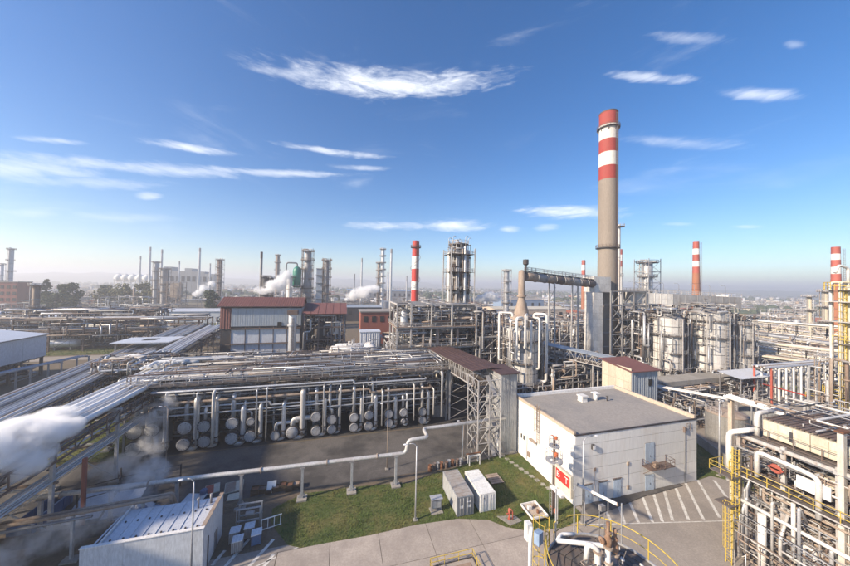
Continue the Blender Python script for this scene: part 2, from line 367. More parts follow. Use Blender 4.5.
# parking stripes
stripes = [((60.1, 38.5), (52.1, 30.1)), ((57.5, 38.7), (49.5, 30.5)), ((55.0, 38.6), (47.3, 30.9)), ((51.4, 37.4), (45.0, 31.4)), ((48.8, 37.2), (43.4, 31.6)), ((46.1, 36.9), (42.0, 31.9)), ((42.9, 36.3), (40.0, 32.3)), ((40.6, 36.0), (38.0, 32.7)), ((37.6, 35.4), (36.4, 33.3)), ((61.3, 36.2), (57.2, 31.6)),
           ((-10.2, 42.5), (-12.3, 37.9)), ((-7.4, 41.5), (-10.2, 36.6)), ((-6.9, 39.3), (-8.6, 36.0)), ((-12.6, 41.2), (-13.3, 39.4))]
asy = bpy.data.objects['asphalt_yard']
def stripe(p, q, w, z=.0165):
    p, q = Vector((*p, 0)), Vector((*q, 0)); n = (q - p).normalized().cross(Vector((0, 0, 1))) * w / 2
    g = G(); g.poly([(p - n) + Vector((0, 0, z)), (q - n) + Vector((0, 0, z)), (q + n) + Vector((0, 0, z)), (p + n) + Vector((0, 0, z))][::-1])
    o = bpy.data.objects.new('painted_stripe', g.mesh('painted_stripe', ['line_white'])); o.parent = asy; col.objects.link(o)
for p, q in stripes: stripe(p, q, .38)
stripe((32.0, 33.9), (56, 28.7), .13); stripe((-4.2, 39.6), (-11, 37.2), .16)
# kerb and apron at the foot of the main building
g = G(); g.prism([(34.3, 34.6), (46.5, 36.1), (46.7, 36.0), (54.4, 36.4), (54.4, 36.9), (34.4, 36.9)], .02, .13); single('apron', g, 'asphalt', kind='structure')
# grass islands
def inside(p, poly):
    x, y = p; r = False; n = len(poly)
    for i in range(n):
        x1, y1 = poly[i]; x2, y2 = poly[i - 1]
        if (y1 > y) != (y2 > y) and x < (x2 - x1) * (y - y1) / (y2 - y1) + x1: r = not r
    return r
turf1 = [(-8.6, 47.0), (-8.4, 44.6), (-7.2, 42.6), (-5.6, 40.2), (-4.0, 39.35), (4.3, 39.1), (10.3, 39.3), (16.1, 38.9), (20.1, 37.7), (21.8, 36.0), (24.4, 34.7), (28.6, 34.1), (32.2, 34.5), (33.5, 35.6), (33.5, 51.0), (29.4, 51.2), (23.2, 50.4), (15.4, 48.9), (11.4, 47.7), (4.3, 48.7), (-4.8, 49.2)]
turf2 = [(58.6, 36.9), (62.2, 37.2), (63.6, 35.6), (64.6, 30), (67.4, 30), (76.6, 48.4), (76.6, 56), (58.6, 56)]
turf3 = [(-60, 66), (-52, 67.5), (-38, 65.9), (-36.5, 66.5), (-37, 80), (-60, 90)]
turf4 = [(-140, 160), (-84, 160), (-84, 176), (-140, 172)]
turf5 = [(-150, 240), (-75, 235), (-75, 290), (-150, 300)]
turf6 = [(112, 68), (150, 60), (150, 70), (112, 78)]
rng = random.Random(11)
for k, (poly, dens, hgt, z0) in enumerate(((turf1, 34, .22, .07), (turf2, 20, .2, .05), (turf3, 7, .3, .04), (turf4, 1.6, .5, .05), (turf5, .5, .8, .05), (turf6, 2, .4, .05))):
    g = G()
    if k < 2:
        g.prism(poly, 0.005, z0)
    else: g.poly([(p[0], p[1], z0) for p in poly])
    single('lawn', g, 'turf', kind='structure', loc=(0, 0, 0))
    xs = [p[0] for p in poly]; ys = [p[1] for p in poly]
    g = G(); n = int((max(xs) - min(xs)) * (max(ys) - min(ys)) * dens)
    for _ in range(n):
        p = (rng.uniform(min(xs), max(xs)), rng.uniform(min(ys), max(ys)))
        if not inside(p, poly): continue
        clump = .55 + .9 * (math.sin(p[0] * .9 + 1.3 * math.sin(p[1] * .7)) * .5 + .5) * rng.random()
        h = hgt * clump * rng.uniform(.5, 1.3)
        for b in range(3):
            a = rng.uniform(0, 2 * PI); w = hgt * .16; lx, ly = math.cos(a) * h * .7, math.sin(a) * h * .7
            b0 = len(g.v); x, y = p[0] + rng.uniform(-.06, .06), p[1] + rng.uniform(-.06, .06)
            g.v += [(x - ly / h * w, y + lx / h * w, z0 - .02), (x + ly / h * w, y - lx / h * w, z0 - .02), (x + lx, y + ly, z0 + h)]
            g.face((b0, b0 + 1, b0 + 2))
    single('grass', g, 'blade', label='rough green and yellow grass growing on the lawn patches', cat='grass', kind='stuff', loc=(0, 0, 0))
# low wooded hills on the horizon
def hills(r0, r1, a0, a1, h0, h1, seed, n=90):
    rg = random.Random(seed); g = G(); ph = [rg.uniform(0, 6) for _ in range(6)]
    rows = 5
    for i in range(n + 1):
        a = R(a0 + (a1 - a0) * i / n)
        e = (math.sin(a * 13 + ph[0]) * .5 + math.sin(a * 31 + ph[1]) * .3 + math.sin(a * 71 + ph[2]) * .2) * .5 + .5
        fall = min(1, i / 8, (n - i) / 8); h = (h0 + (h1 - h0) * e) * fall
        for j in range(rows):
            t = j / (rows - 1); rr = r0 + (r1 - r0) * t
            g.v.append((math.sin(a) * rr, math.cos(a) * rr, -2 + h * math.sin(PI * min(1, t * 1.2) * .5) * (1 + .08 * math.sin(i * 3.7 + j * 2.1))))
    for i in range(n):
        for j in range(rows - 1):
            k = i * rows + j; g.face((k, k + rows, k + rows + 1, k + 1), 0, True)
    return single('hills', g, 'hill', kind='structure', loc=(0, 0, 0))
hills(3600, 5200, -80, 25, 60, 115, 4); hills(5200, 7800, -85, 95, 90, 130, 8); hills(3000, 4300, 40, 95, 34, 50, 12)
# ------------------------------------------------------------------ white control building
t = T('white_building', 'large white panelled flat-roofed building with blue doors beside the striped parking', 'building', (46, 44.8, 0))
U0, U1, V0, V1 = 33.6, 58.3, 36.9, 52.7
t.bb('wall', U0 + .1, U1 - .1, V0 + .1, V1 - .1, 0.0, 10.15, 'joint')
zr = [0.05, 1.4, 3.25, 5.1, 6.95, 8.8, 10.28]
nu, nv = 5, 4
doors = [(35.1, 36.6, .05, 2.75), (37.9, 39.4, .05, 2.8), (40.6, 42.1, .05, 2.8), (46.9, 48.8, .05, 2.6), (46.9, 48.8, 4.35, 7.6)]
for j in range(6):
    for i in range(nu):
        a, b = U0 + (U1 - U0) * i / nu, U0 + (U1 - U0) * (i + 1) / nu
        t.bb('wall_panel', a + .015, b - .015, V0, V0 + .09, zr[j] + .03, zr[j + 1] - .03, 'wall_white')
        t.bb('wall_panel', a + .012, b - .012, V1 - .09, V1, zr[j] + .014, zr[j + 1] - .014, 'wall_white')
    for i in range(nv):
        a, b = V0 + .1 + (V1 - V0 - .2) * i / nv, V0 + .1 + (V1 - V0 - .2) * (i + 1) / nv
        t.bb('wall_panel', U0, U0 + .09, a + .025, b - .025, zr[j] + .025, zr[j + 1] - .025, 'wall_white')
        t.bb('wall_panel', U1 - .09, U1, a + .012, b - .012, zr[j] + .014, zr[j + 1] - .014, 'wall_white')
g = G(); g.bb(U0 + .05, U1 - .05, V0 + .02, V1 - .02, 10.16, 10.2); t.geo('roof', g, 'roof_felt')
t.bb('roof_edge', U0 - .03, U1 + .03, V0 - .09, V0 + .16, 10.21, 10.38, 'dark_steel')
t.bb('parapet', U0 - .06, U0 + .28, V0 + .17, V1 + .05, 10.2, 10.72, 'trim_tan')
t.bb('parapet', U1 - .3, U1 + .06, V0 + .17, V1 + .05, 10.2, 10.85, 'trim_tan')
t.bb('parapet', U0 + .3, U1 - .32, V1 - .3, V1 + .06, 10.2, 10.8, 'white_paint')
for k, (a, b, z0, z1) in enumerate(doors):
    g = G(); m = (a + b) / 2
    g.bb(a, b, V0 - .05, V0 - .003, z0, z1, 0); d = t.geo('door', g, 'grey_paint')
    for (p, q) in ((a + .05, m - .015), (m + .015, b - .05)):
        g = G(); g.bb(p, q, V0 - .09, V0 - .052, z0 + .04, z1 - .06); t.geo('door_leaf', g, 'door_blue', d)
    g = G(); g.bb(m + .06, m + .1, V0 - .14, V0 - .092, z0 + 1.0, z0 + 1.25); t.geo('handle', g, 'dark_steel', d)
    if k < 3:
        g = G(); g.bb(a - .1, b + .1, V0 - .16, V0 - .003, z1 + .16, z1 + .21); t.geo('door_canopy', g, 'brown_steel')
g = G(); g.bb(46.3, 51.3, V0 - 1.5, V0 - .01, 4.12, 4.22); bal = t.geo('balcony', g, 'brown_steel')
g = G(); g.rail([(46.35, V0 - .05, 4.22), (46.35, V0 - 1.45, 4.22), (51.25, V0 - 1.45, 4.22), (51.25, V0 - .05, 4.22)], 1.05, 1.0, .03); t.geo('railing', g, 'brown_steel', bal)
g = G(); g.bar((46.6, V0 - .05, 2.9), (46.6, V0 - 1.3, 4.1), .08, .08); g.bar((51, V0 - .05, 2.9), (51, V0 - 1.3, 4.1), .08, .08); t.geo('bracket', g, 'brown_steel', bal)
g = G(); g.bb(47.6, 48.4, V0 - 1.2, V0 - .7, 4.23, 4.95); t.geo('crate', g, 'rust_pale')
for (u, z) in ((37.12, 4.9), (43.5, 4.9)):
    t.bb('junction_box', u - .2, u + .2, V0 - .12, V0 - .003, z - .25, z + .25, 'rust_pale'); t.rod('conduit', (u, V0 - .04, 1.5), (u, V0 - .04, z - .25), .02, 'rust_pale')
    t.bb('junction_box', u - .2, u + .2, V0 - .12, V0 - .003, 1.0, 1.5, 'rust_pale')
g = G(); g.bb(36.45, 36.95, V0 - .35, V0 - .003, 8.0, 8.7, 0); g.bb(36.5, 36.9, V0 - .4, V0 - .352, 8.05, 8.65, 1); t.geo('wall_lamp', g, ['dark_steel', 'glass_lamp'])
t.rod('drain_pipe', (55.5, V0 - .08, .1), (55.5, V0 - .08, 9.2), .045, 'grey_paint', 8)
g = G(); g.bb(55.2, 55.5, V0 - .3, V0 - .003, 8.4, 9.3); g.rail([(55.9, V0 - .15, 8.6), (56.6, V0 - .15, 8.6)], 1.2, .7, .03); t.geo('vent_hood', g, 'brown_steel')
# small roof vents, roof ladder and little fittings on the side wall
for (u, v, w, h) in ((45.3, 48.0, 1.15, 1.1), (48.3, 47.9, .45, 1.3)):
    g = G()
    if w > 1: g.box((u, v, 10.2 + h * .4), (w, w, h * .8)); g.box((u, v, 10.2 + h * .95), (w * 1.25, w * 1.25, h * .18)); g.box((u, v, 10.24), (w * 1.1, w * 1.1, .1))
    else: g.tube([(u, v, 10.2), (u, v, 10.2 + h)], .4, 12); g.box((u, v, 10.2 + h + .08), (1.2, 1.2, .12))
    t.geo('roof_vent', g, 'white_paint')
g = G(); g.tube([(50.2, 47, 10.2), (50.2, 47, 11.0)], .12, 8); g.lathe((50.2, 47, 11.0), [(.25, 0), (.2, .12), (0, .18)], 8); t.geo('roof_pipe', g, 'dark_steel')
g = G(); g.ladder((U0 - .2, 45.3, 4.9), 6.6, (-1, 0), 0, .55, True, .4, .035); t.geo('roof_ladder', g, 'rust_pale')
g = G(); g.bb(U0 - .7, U0 - .01, 45.6, 47.3, 4.75, 4.85); g.bar((U0 - .65, 45.8, 4.75), (U0 - .02, 45.8, 4.2), .06, .06); g.bar((U0 - .65, 47.1, 4.75), (U0 - .02, 47.1, 4.2), .06, .06); t.geo('canopy', g, 'rust_pale')
for v in (49.4, 50.2): t.bb('vent_grille', U0 - .05, U0 - .003, v, v + .4, 3.4, 4.2, 'dark_steel')
t.rod('conduit', (U0 - .06, 48.6, .4), (U0 - .06, 48.6, 4.6), .05, 'grey_paint', 6)
t.bb('junction_box', U0 - .25, U0 - .003, 47.6, 48.2, 1.2, 2.0, 'rust_pale')
# ------------------------------------------------------------------ ribbed cladding helper
def ribbed(t, name, p, q, z0, z1, mt, pitch=.55, depth=.06, under=None, sheets=1, ztop1=None):
    """a wall of upright ribbed metal sheets from p to q, each sheet a part; outward normal to the right of p->q"""
    p, q = Vector((*p, 0)), Vector((*q, 0)); L = (q - p).length; d = (q - p) / L; n = Vector((d.y, -d.x, 0))
    cols = max(1, round(L / 2.2)); zt1 = z1 if ztop1 is None else ztop1
    for c in range(cols):
        a, b = L * c / cols + .015, L * (c + 1) / cols - .015
        for s in range(sheets):
            g = G(); k = max(2, round((b - a) / pitch) * 2)
            zb = z0 + (z1 - z0) * s / sheets + (.02 if s else 0)
            b0 = len(g.v)
            for i in range(k + 1):
                x = a + (b - a) * i / k; o = depth if i % 2 else 0.0
                zt = (z1 + (zt1 - z1) * x / L) if s == sheets - 1 else z0 + (z1 - z0) * (s + 1) / sheets
                w = p + d * x + n * (o + .004 * s)
                g.v += [(w.x, w.y, zb), (w.x, w.y, zt)]
            for i in range(k): g.face((b0 + 2 * i, b0 + 2 * i + 2, b0 + 2 * i + 3, b0 + 2 * i + 1))
            t.geo(name, g, mt, under)
# ------------------------------------------------------------------ stair tower and covered gallery
t = T('clad_tower', 'tall grey ribbed metal tower at the corner of the white building', 'tower', (31.6, 54.8, 0))
a, b, c, d = 29.8, 33.3, 51.6, 57.6
t.bb('core', a + .1, b - .1, c + .1, d - .1, .1, 15.0, 'dark_steel')
ribbed(t, 'wall_sheet', (a, c), (b, c), .3, 15.2, 'cladding_grey', .45, .06, None, 2); ribbed(t, 'wall_sheet', (a, d), (a, c), .3, 15.2, 'cladding_grey', .45, .06, None, 2); ribbed(t, 'wall_sheet', (b, c), (b, d), .3, 15.2, 'cladding_grey', .45, .06, None, 2)
g = G(); g.prism([(a - .5, c - .6), (b + .6, c - .6), (b + .6, d + .6), (a - .5, d + .6)], 15.25, 15.4); t.geo('roof', g, 'roof_brown')
t.bb('plinth', a - .1, b + .1, c - .1, d + .1, 0, .3, 'concrete')
g = G(); g.bb(a + .3, a + 1.3, c - .12, c - .065, .35, 2.4); t.geo('door', g, 'grey_paint')
g = G(); g.bb(a - .14, a - .065, 52.2, 53.2, .35, 3.2); t.geo('door', g, 'white_paint')
t = T('covered_gallery', 'covered lattice gallery with brown roof descending from the grey tower to the process structure', 'gallery', (28, 60, 0))
def gal_z(v): return 15.3 - (v - 54.5) * 3.0 / 46
NB = 14
for side, u in (('l', 25.4), ('r', 32.3)):
    for i in range(NB):
        v0, v1 = 54.6 + 46 * i / NB, 54.6 + 46 * (i + 1) / NB
        z0, z1 = gal_z(v0), gal_z(v1)
        g = G(); g.bar((u, v0, z0 - .2), (u, v1, z1 - .2), .18, .18); g.bar((u, v0, z0 - 3.0), (u, v1, z1 - 3.0), .2, .22); g.bar((u, v0, z0 - 3.0), (u, v0, z0 - .2), .14, .14)
        for k in range(3):
            va, vb = v0 + (v1 - v0) * k / 3, v0 + (v1 - v0) * (k + 1) / 3; za, zb = gal_z(va), gal_z(vb)
            if k % 2: g.bar((u, va, za - .3), (u, vb, zb - 2.9), .08, .08)
            else: g.bar((u, va, za - 2.9), (u, vb, zb - .3), .08, .08)
            g.bar((u, va, za - 2.9), (u, va, za - .3), .07, .07)
        t.geo('side_truss', g, 'light_steel')
for i in range(NB):
    v0, v1 = 54.3 + 46.4 * i / NB, 54.3 + 46.4 * (i + 1) / NB
    g = G(); b0 = len(g.v)
    for v in (v0 + .01, v1 - .01):
        for u, dz in ((24.9, 0), (28.9, .35), (33.0, 0)):
            g.v += [(u, v, gal_z(v) + dz)]
    for k in (0, 1): g.face((b0 + k, b0 + k + 1, b0 + k + 4, b0 + k + 3))
    for k in range(8):
        u = 25.3 + k * 1.03; dz = .35 * (1 - abs(u - 28.9) / 4) + .03; g.bar((u, v0, gal_z(v0) + dz), (u, v1, gal_z(v1) + dz), .05, .06)
    t.geo('roof_sheet', g, 'roof_brown')
    g = G(); b0 = 0; g.v += [(25.6, v0 + .02, gal_z(v0) - 2.95), (32.1, v0 + .02, gal_z(v0) - 2.95), (32.1, v1 - .02, gal_z(v1) - 2.95), (25.6, v1 - .02, gal_z(v1) - 2.95)]; g.face((0, 1, 2, 3)); t.geo('floor_plate', g, 'grating')
g = G()
for v in (58, 70, 82): g.tube([(27.2, v, gal_z(v) - 2.4), (27.2, v + 12, gal_z(v + 12) - 2.4)], .25, 8); g.tube([(30, v, gal_z(v) - 2.3), (30, v + 12, gal_z(v + 12) - 2.3)], .4, 8)
t.geo('conveyor_pipe', g, 'galv_dull')
for v in (68, 84, 98):
    for u in (25.5, 32.2): t.bar('leg', (u, v, 0), (u, v, gal_z(v) - 3.1), .35, .35, 'light_steel')
    g = G()
    for z in range(0, 9, 3): g.bar((25.5, v, z + .2), (32.2, v, z + 3), .1, .1); g.bar((32.2, v, z + .2), (25.5, v, z + 3), .1, .1)
    t.geo('cross_brace', g, 'light_steel')
# lattice tower that carries the gallery's end
t = T('lattice_tower', 'open white lattice tower carrying the end of the brown-roofed gallery', 'tower', (27, 52.6, 0))
cor = [(24.6, 50.6), (29.2, 50.6), (29.2, 55.2), (24.6, 55.2)]
for (u, v) in cor: t.bar('leg', (u, v, 0), (u, v, 14.6), .2, .2, 'light_steel')
t.bar('leg', (26.9, 50.6, 0), (26.9, 50.6, 14.6), .14, .14, 'light_steel')
for k in range(5):
    z0, z1 = .3 + k * 2.85, .3 + (k + 1) * 2.85
    for i in range(4):
        p, q = cor[i], cor[(i + 1) % 4]
        t.bar('girt', (*p, z1), (*q, z1), .11, .11, 'light_steel')
        m = ((p[0] + q[0]) / 2, (p[1] + q[1]) / 2)
        g = G(); g.bar((*p, z0), (*m, z1), .08, .08); g.bar((*q, z0), (*m, z1), .08, .08); g.bar((*m, z0), ((p[0] + m[0]) / 2, (p[1] + m[1]) / 2, (z0 + z1) / 2), .07, .07); t.geo('cross_brace', g, 'light_steel')
g = G(); zz = 0.2
for k in range(5):
    y0, y1 = (51.2, 54.6) if k % 2 == 0 else (54.6, 51.2)
    g.bar((28.4, y0, zz), (28.4, y1, zz + 2.8), .8, .12); zz += 2.8
t.geo('stair_flight', g, 'galv_dull')
# second clad tower with its gallery, behind the white building
t = T('clad_tower', 'shorter clad tower with side panels tinted beige as if sunlit and ribbed blue-grey front behind the white building roof', 'tower', (73, 61, 0))
a, b, c, d = 68.2, 76.6, 57.0, 65.5
t.bb('core', a + .1, b - .1, c + .1, d - .1, .1, 11.6, 'dark_steel')
ribbed(t, 'wall_sheet', (a, c), (b, c), .2, 11.9, 'cladding_blue', .6, .12); ribbed(t, 'wall_sheet', (b, c), (b, d), .2, 11.9, 'cladding_blue', .6, .12)
for j in range(4):
    for i in range(4): t.bb('wall_panel', a - .05, a + .05, c + (d - c) * i / 4 + .02, c + (d - c) * (i + 1) / 4 - .02, .2 + j * 3.0, 3.15 + j * 3.0 if j < 3 else 12.6, 'cladding_beige')  # beige puts the sunlight on this side into the panel colour
g = G(); g.poly([(a - .5, c - .6, 12.0), (b + .5, c - .6, 12.0), (b + .5, d + .5, 13.2), (a - .5, d + .5, 13.2)])
g.poly([(a - .5, c - .6, 11.86), (a - .5, d + .5, 13.06), (b + .5, d + .5, 13.06), (b + .5, c - .6, 11.86)])
for p, q in (((a - .5, c - .6, 11.93), (b + .5, c - .6, 11.93)), ((a - .5, c - .6, 11.93), (a - .5, d + .5, 13.13))): g.bar(p, q, .1, .2)
t.geo('roof', g, 'roof_red')
g = G(); g.bb(b - 3.2, b - 2.0, c - .22, c - .13, 8.2, 9.8); t.geo('window', g, 'black')
t = T('covered_gallery', 'long sloping lattice gallery with pale roof running to the blue-grey clad tower', 'gallery', (66, 72, 0))
p0, p1 = Vector((72.0, 65.6, 13.0)), Vector((55.5, 98, 15.0)); dirv = (p1 - p0); nb = 12; side = Vector((dirv.y, -dirv.x, 0)).normalized() * 2.0
for i in range(nb):
    a, b = p0 + dirv * (i / nb), p0 + dirv * ((i + 1) / nb)
    g = G(); o = Vector((0, 0, .15)); e = (b - a) * .01
    g.poly([a - side * 1.15 + e, a + o + e, b + o - e, b - side * 1.15 - e]); g.poly([a + o + e, a + side * 1.15 + e, b + side * 1.15 - e, b + o - e]); g.bar(a - side * 1.15, b - side * 1.15, .1, .12); g.bar(a + side * 1.15, b + side * 1.15, .1, .12)
    t.geo('roof_sheet', g, 'cladding_blue')
    for s in (-1, 1):
        g = G(); z = Vector((0, 0, 2.7)); aa, bb_ = a + side * s, b + side * s; m = (aa + bb_) / 2; w = Vector((0, 0, .15))
        g.bar(aa - w, bb_ - w, .14, .14); g.bar(aa - z, bb_ - z, .18, .18); g.bar(aa - z, aa - w, .1, .1); g.bar(aa - z, m - w, .1, .1); g.bar(m - w, bb_ - z, .1, .1); g.bar(m - z, m - w, .06, .06)
        t.geo('side_truss', g, 'light_steel')
    g = G(); z = Vector((0, 0, 2.75)); g.poly([a - side * .95 - z + e, a + side * .95 - z + e, b + side * .95 - z - e, b - side * .95 - z - e]); t.geo('floor_plate', g, 'grating')
for f in (.12, .4, .7, .95):
    q = p0 + dirv * f
    for s in (-1, 1): t.bar('leg', (q.x + side.x * s, q.y + side.y * s, 0), (q.x + side.x * s, q.y + side.y * s, q.z - 2.9), .3, .3, 'light_steel')
# ------------------------------------------------------------------ pipework helpers
PM = ['galv', 'alu', 'galv_dull', 'brown_steel', 'white_pipe', 'rust_pale', 'dark_steel', 'light_steel']
def jumble(g, x0, x1, y0, y1, z0, z1, n, rng, rmin=.05, rmax=.22, seg=6, w=(5, 4, 5, 4, 2, 2, 3, 3)):
    """orthogonal runs of small pipe with elbows, flanges and valves filling a volume"""
    sx, sy, sz = x1 - x0, y1 - y0, z1 - z0
    for _ in range(n):
        p = [rng.uniform(x0, x1), rng.uniform(y0, y1), z0 + sz * rng.random() ** .8]
        r = rmin + (rmax - rmin) * rng.random() ** 2.2; m = rng.choices(range(8), w)[0]
        pts = [tuple(p)]; ax = rng.choice((0, 0, 1, 2, 2)); lim = ((x0, x1), (y0, y1), (z0, z1))
        for k in range(rng.randint(1, 4)):
            L = (sx, sy, sz)[ax] * rng.uniform(.15, .6)
            L = min(L, 14)
            q = p[ax] + (L if rng.random() < .5 else -L); q = min(max(q, lim[ax][0]), lim[ax][1])
            if abs(q - p[ax]) > r * 3: p[ax] = q; pts.append(tuple(p))
            ax = rng.choice([a for a in (0, 1, 2, 2) if a != ax])
        if len(pts) < 2: continue
        g.tube(pts, r, seg, m, r * 2)
        if rng.random() < .5:
            a, b = Vector(pts[0]), Vector(pts[1]); c = a.lerp(b, rng.uniform(.2, .8)); d = (b - a).normalized()
            g.tube([c - d * r * .5, c + d * r * .5], r * 1.8, seg, m)
            if rng.random() < .6:
                g.tube([c, c + Vector((0, 0, r * 5))], r * .4, 5, 6); g.tube([c + Vector((0, 0, r * 4.8)), c + Vector((0, 0, r * 5.3))], r * 1.7, 8, rng.choice((6, 3, 5)))
def frame(g, us, vs, zs, w=.25, m=7, brace=True, rng=None):
    """steel frame: columns at us x vs, beams at zs"""
    for u in us:
        for v in vs: g.bar((u, v, 0), (u, v, zs[-1]), w, w, m)
    for z in zs:
        for v in vs:
            g.bar((us[0], v, z), (us[-1], v, z), w * .8, w, m)
        for u in us: g.bar((u, vs[0], z), (u, vs[-1], z), w * .8, w, m)
    if brace:
        zl = [0] + list(zs)
        for i in range(len(us) - 1):
            if (i % 2) == 0:
                for k in range(len(zl) - 1):
                    g.bar((us[i], vs[0], zl[k]), (us[i + 1], vs[0], zl[k + 1]), w * .45, w * .45, m)
def pipe_rack(label, axis, a0, a1, c0, c1, levels, bay=7.0, mt='light_steel', pipes=None, group=None, name='pipe_rack', seed=1, gap=.55, rr=(.1, .32), pm=('galv', 'alu', 'galv', 'white_pipe', 'galv_dull', 'rust_pale'), walkway=False, col_w=.32, cat='pipe rack'):
    """frames across c0..c1 repeated along a0..a1; every column, beam and pipe is a part"""
    rg = random.Random(seed)
    P = (lambda a, c, z: (a, c, z)) if axis == 'u' else (lambda a, c, z: (c, a, z))
    t = T(name, label, cat, (*P((a0 + a1) / 2, (c0 + c1) / 2, 0)[:2], 0), group)
    n = max(1, round((a1 - a0) / bay)); zt = levels[-1]
    for i in range(n + 1):
        a = a0 + (a1 - a0) * i / n
        for c in (c0, c1): t.bar('column', P(a, c, 0), P(a, c, zt), col_w, col_w, mt)
        for z in levels: t.bar('beam', P(a, c0, z - .12), P(a, c1, z - .12), col_w * .8, col_w, mt)
        if i < n and i % 2 == 0:
            b = a0 + (a1 - a0) * (i + 1) / n; g = G(); g.bar(P(a, c0, .3), P(b, c0, levels[0]), .12, .12); g.bar(P(a, c1, .3), P(b, c1, levels[0]), .12, .12); t.geo('cross_brace', g, mt)
    for z in levels:
        for c in (c0, c1): t.bar('long_beam', P(a0, c, z - .3), P(a1, c, z - .3), col_w * .7, col_w * .9, mt)
        c = c0 + .4
        while c < c1 - .3:
            r = rg.uniform(*rr) if rg.random() < .8 else rr[1] * 1.25
            c += r
            if c + r > c1: break
            e0, e1 = a0 - rg.uniform(0, 1.0), a1 + rg.uniform(0, 1.0)
            if rg.random() < .25: e0 = a0 + (a1 - a0) * rg.uniform(.1, .5)
            if rg.random() < .25: e1 = a1 - (a1 - a0) * rg.uniform(.1, .4)
            if rg.random() < .3 and e1 - e0 > 8: t.pipe('pipe', [P(e0, c, z + r - 1.5), P(e0, c, z + r + .01), P(e1, c, z + r + .01), P(e1, c, z + r + 1.2)], r, rg.choice(pm), 8)
            else: t.rod('pipe', P(e0, c, z + r + .01), P(e1, c, z + r + .01), r, rg.choice(pm), 10)
            c += r + gap * rg.uniform(.1, .8)
    if walkway:
        z = zt + .9; g = G(); k = max(1, round((a1 - a0) / 3))
        for i in range(k):
            x, y = a0 + (a1 - a0) * i / k, a0 + (a1 - a0) * (i + 1) / k - .03
            pp, qq = P(x, c0 - .9, z), P(y, c0 + .1, z + .06); t.bb('deck_plate', min(pp[0], qq[0]), max(pp[0], qq[0]), min(pp[1], qq[1]), max(pp[1], qq[1]), z, z + .06, 'grating')
        g.rail([P(a0, c0 - .9, z), P(a1, c0 - .9, z)], 1.15, 2.0, .035); g.rail([P(a0, c0 + .1, z), P(a1, c0 + .1, z)], 1.15, 2.0, .035); t.geo('railing', g, mt)
    return t, rg
# ------------------------------------------------------------------ bank of heat exchangers
EX = [(-35.3, 4.5, 1.27, 'u'), (-35.4, 1.5, 1.27, 'l'), (-32.7, 4.6, 1.19, 's'), (-27.6, 4.4, 1.22, 'u'), (-27.7, 1.45, 1.18, 'l'), (-24.5, 4.4, 1.14, 'u'), (-24.4, 1.5, 1.15, 'l'), (-19.8, 4.5, 1.17, 'u'), (-19.8, 1.6, 1.17, 'l'), (-16.6, 4.5, .79, 'u'), (-16.6, 1.7, 1.11, 'l'), (-12.1, 1.3, .93, 's'), (-9.0, 1.6, 1.23, 's'), (-4.5, 4.2, 1.08, 'u'), (-4.4, 1.4, 1.04, 'l'), (-1.3, 3.4, 1.04, 'u'), (-1.3, 1.3, .99, 'l'), (3.2, 3.4, 1.01, 'u'), (3.2, 1.3, .99, 'l'), (6.4, 3.5, 1.0, 'u'), (6.3, 1.3, 1.0, 'l'), (10.7, 3.4, 1.0, 'u'), (10.8, 1.4, .96, 'l'), (14.0, 3.4, .95, 'u'), (14.0, 1.45, .59, 'l'), (18.5, 3.1, .92, 'u'), (18.5, 1.2, .92, 'l')]
rng = random.Random(21)
GRP = 'heat exchangers along the dark road'; pair = -1
SP = {9: 'small upper heat exchanger drum sitting above a larger one by the dark road', 24: 'thin lower heat exchanger drum under a thicker one by the dark road', 11: 'lone small low heat exchanger with a hooked pipe over its cover', 12: 'lone large low heat exchanger with a hooked pipe over its cover', 2: 'single raised heat exchanger with nothing beneath it, next to the grass'}
